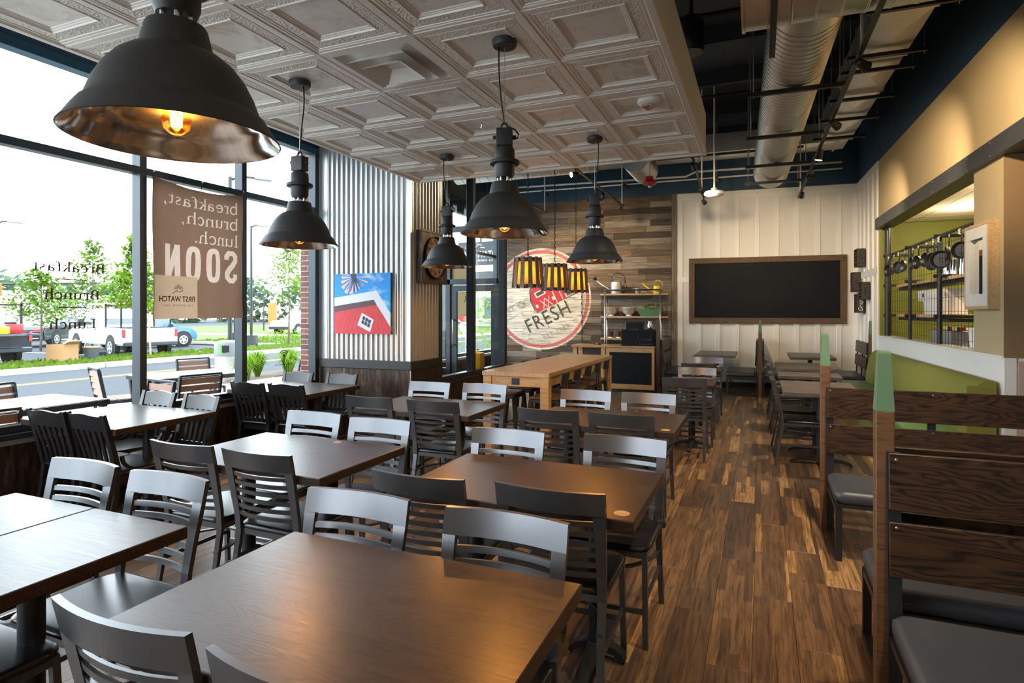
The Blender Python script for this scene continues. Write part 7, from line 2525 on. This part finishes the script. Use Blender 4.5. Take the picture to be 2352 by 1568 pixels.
MB().b6(-0.36, 0.36, -0.24, 0.24, 0, 0.55, bev=0.02).build('base', M['concrete'], os_)
tc = thing('trash_can', 'round steel trash can with grey hood and green recycling label on the patio', 'trash can', (-11.35, 10.05, -0.03 - 0.0))
tc.location.z = GZ + 0.0
MB().lathe([(0.001, 0), (0.24, 0), (0.25, 0.06), (0.25, 0.70), (0.001, 0.70)], seg=28).build('drum', M['duct'], tc, smooth=True, ang=40)
MB().lathe([(0.26, 0.69), (0.26, 0.98), (0.24, 1.02), (0.15, 1.05), (0.001, 1.05)], seg=28).build('hood', plain('grey_hood', (0.16, 0.17, 0.18), 0.5), tc, smooth=True, ang=40)
MB().b6(0.20, 0.262, -0.13, 0.03, 0.78, 0.95, bev=0.01).build('opening', M['black'], tc, rot=(0, 0, R(-35)))
MB().b6(0.235, 0.264, -0.03, 0.07, 0.76, 0.97).build('green_label', plain('green_label', (0.10, 0.45, 0.05), 0.5), tc, rot=(0, 0, R(-70)))
# stop sign seen through the vestibule
stp = thing('stop_sign', 'red octagonal STOP sign seen through the entrance door', 'sign', (-10.9, 21.2, GZ), R(20))
MB().tube([(0, 0.03, 0), (0, 0.03, 1.9)], 0.03, 8).build('pole', M['galv'], stp)
MB().prism([(0.38 * math.cos(R(22.5 + 45 * k)), 1.62 + 0.38 * math.sin(R(22.5 + 45 * k))) for k in range(8)], lambda x, z: Vector((x, -0.006, z)), lambda x, z: Vector((x, 0.006, z))).build('plate', M['red'], stp)
MB().prism([(0.35, 1.22), (-0.35, 1.22), (0.0, 0.62)], lambda x, z: Vector((x, -0.006, z)), lambda x, z: Vector((x, 0.006, z))).build('yield_plate', M['plastic'], stp)
text('STOP', 0.26, M['plastic'], stp, (0, -0.0085, 1.62), (R(90), 0, 0), 'lettering', ext=0.001)
# blade sign outside the far corner
bs = thing('blade_sign', 'dark sign with white FIRST WATCH lettering seen through the vestibule glass', 'sign', (-6.37, 13.2, 2.95))
MB().b6(-0.62, 0.62, -0.03, 0.03, -0.24, 0.34, bev=0.01).build('panel', M['steel'], bs)
text('FIRST WATCH', 0.21, M['plastic'], bs, (0.0, -0.033, 0.02), (R(90), 0, 0), 'lettering', ext=0.001, sx=0.85, off=0.004)
text('BREAKFAST - BRUNCH - LUNCH', 0.07, M['plastic'], bs, (0.0, -0.033, -0.13), (R(90), 0, 0), 'lettering', ext=0.001, sx=0.9)
b = MB()
b.tube([(-0.12, -0.033, 0.2), (-0.05, -0.033, 0.27), (0.04, -0.033, 0.25), (0.0, -0.033, 0.2), (0.12, -0.033, 0.18)], 0.012, 6)
b.build('script_emblem', M['plastic'], bs)
MB().b6(-0.02, 0.02, -0.02, 0.02, 0.34, 0.75).build('hanger', M['iron'], bs)
MB().b6(-0.02, 1.0, -0.02, 0.02, 0.70, 0.76).build('bracket', M['iron'], bs)
# grey office building across the street beyond the door
of = thing('office_building', 'low pale building across the street seen through the entrance glass', 'building', (-30, 62, GZ), R(8))
MB().b6(-16, 16, 0, 8, 0, 5.2).build('wall', plain('beige_render', (0.34, 0.30, 0.25), 0.9), of)
MB().b6(-16.3, 16.3, -0.4, 8.3, 5.2, 6.4).build('roof_band', M['steel'], of)
for k in range(10):
    MB().b6(-15 + k * 3.1, -12.6 + k * 3.1, -0.06, 0.02, 1.0, 3.4).build('window', M['carglass'], of)

# ---- patio furniture
M['teak'] = plain('faded_teak_slat', (0.30, 0.175, 0.125), 0.6, var=0.15, vs=10)
M['greyslat'] = plain('pale_table_slat', (0.50, 0.44, 0.40), 0.45, var=0.12, vs=6)


def make_patio_chair():
    t = thing('patio_chair', 'x', 'chair')
    m = M['frame']
    for s in (-1, 1):
        MB().bar([(s * 0.245, -0.24, 0), (s * 0.245, -0.225, 0.42), (s * 0.245, -0.30, 0.83)], 0.04, 0.025, (0, 1, 0)).build('rear_leg', m, t)
        MB().bar([(s * 0.245, 0.23, 0), (s * 0.245, 0.23, 0.42)], 0.04, 0.025, (0, 1, 0)).build('leg', m, t)
        MB().bar([(s * 0.245, -0.23, 0.40), (s * 0.245, 0.24, 0.40)], 0.025, 0.04, (1, 0, 0)).build('side_rail', m, t)
    MB().bar([(-0.25, -0.302, 0.835), (0.25, -0.302, 0.835)], 0.03, 0.022, (0, 1, 0)).build('top_rail', m, t)
    for k in range(4):
        z = 0.51 + k * 0.085
        MB().bar([(-0.235, -0.232 - 0.075 * (z - 0.42) / 0.41, z), (0.235, -0.232 - 0.075 * (z - 0.42) / 0.41, z)], 0.012, 0.068, (0, 1, 0)).build('back_slat', M['teak'], t)
    for k in range(6):
        MB().box((0, -0.18 + k * 0.078, 0.425), (0.48, 0.066, 0.014)).build('seat_slat', M['teak'], t)
    return remember(t)


pc = make_patio_chair()
GP = 'slatted patio chairs outside'
for x, y, rz, lb in ((-6.95, 3.55, R(-80), 'brown slatted patio chair beyond the first patio table, back toward the street'),
                     (-6.02, 4.15, R(172), 'brown slatted patio chair angled at the end of the first patio table'),
                     (-5.62, 2.55, R(84), 'brown slatted patio chair close outside the window at the far left edge'),
                     (-8.1, 6.7, R(-105), 'brown slatted patio chair behind the second patio table below the trash can'),
                     (-6.45, 5.15, R(78), 'brown slatted patio chair right outside the window below the banner'),
                     (-8.0, 5.35, R(-20), 'brown slatted patio chair half hidden behind the left window mullion'),
                     (-6.55, 7.0, R(165), 'brown slatted patio chair beside the grass clumps near the brick pillar')):
    o = put(pc, x, y, rz, lb, GP)
    o.location.z = -0.03


def patio_table(label, x, y, rz, w, d):
    t = thing('patio_table', label, 'table', (x, y, -0.03), rz, 'patio tables outside')
    n_ = 14
    for k in range(n_):
        q = -w / 2 + w * (k + 0.5) / n_
        MB().box((q, 0, 0.735), (w / n_ - 0.008, d - 0.04, 0.02)).build('top_slat', M['greyslat'], t)
    for s in (-1, 1):
        MB().box((0, s * (d / 2 - 0.01), 0.715), (w, 0.025, 0.05)).build('edge_rail', M['frame'], t)
        MB().box((s * (w / 2 - 0.01), 0, 0.715), (0.025, d, 0.05)).build('edge_rail', M['frame'], t)
        for s2 in (-1, 1):
            MB().bar([(s * (w / 2 - 0.10), s2 * (d / 2 - 0.10), 0), (s * (w / 2 - 0.04), s2 * (d / 2 - 0.04), 0.70)], 0.05, 0.04).build('leg', M['frame'], t)


patio_table('pale slatted patio table close outside at the far left', -6.25, 3.15, R(90), 1.25, 0.9)
patio_table('pale slatted patio table outside below the banner', -7.2, 5.75, R(75), 1.2, 0.9)

fonts_to_mesh()
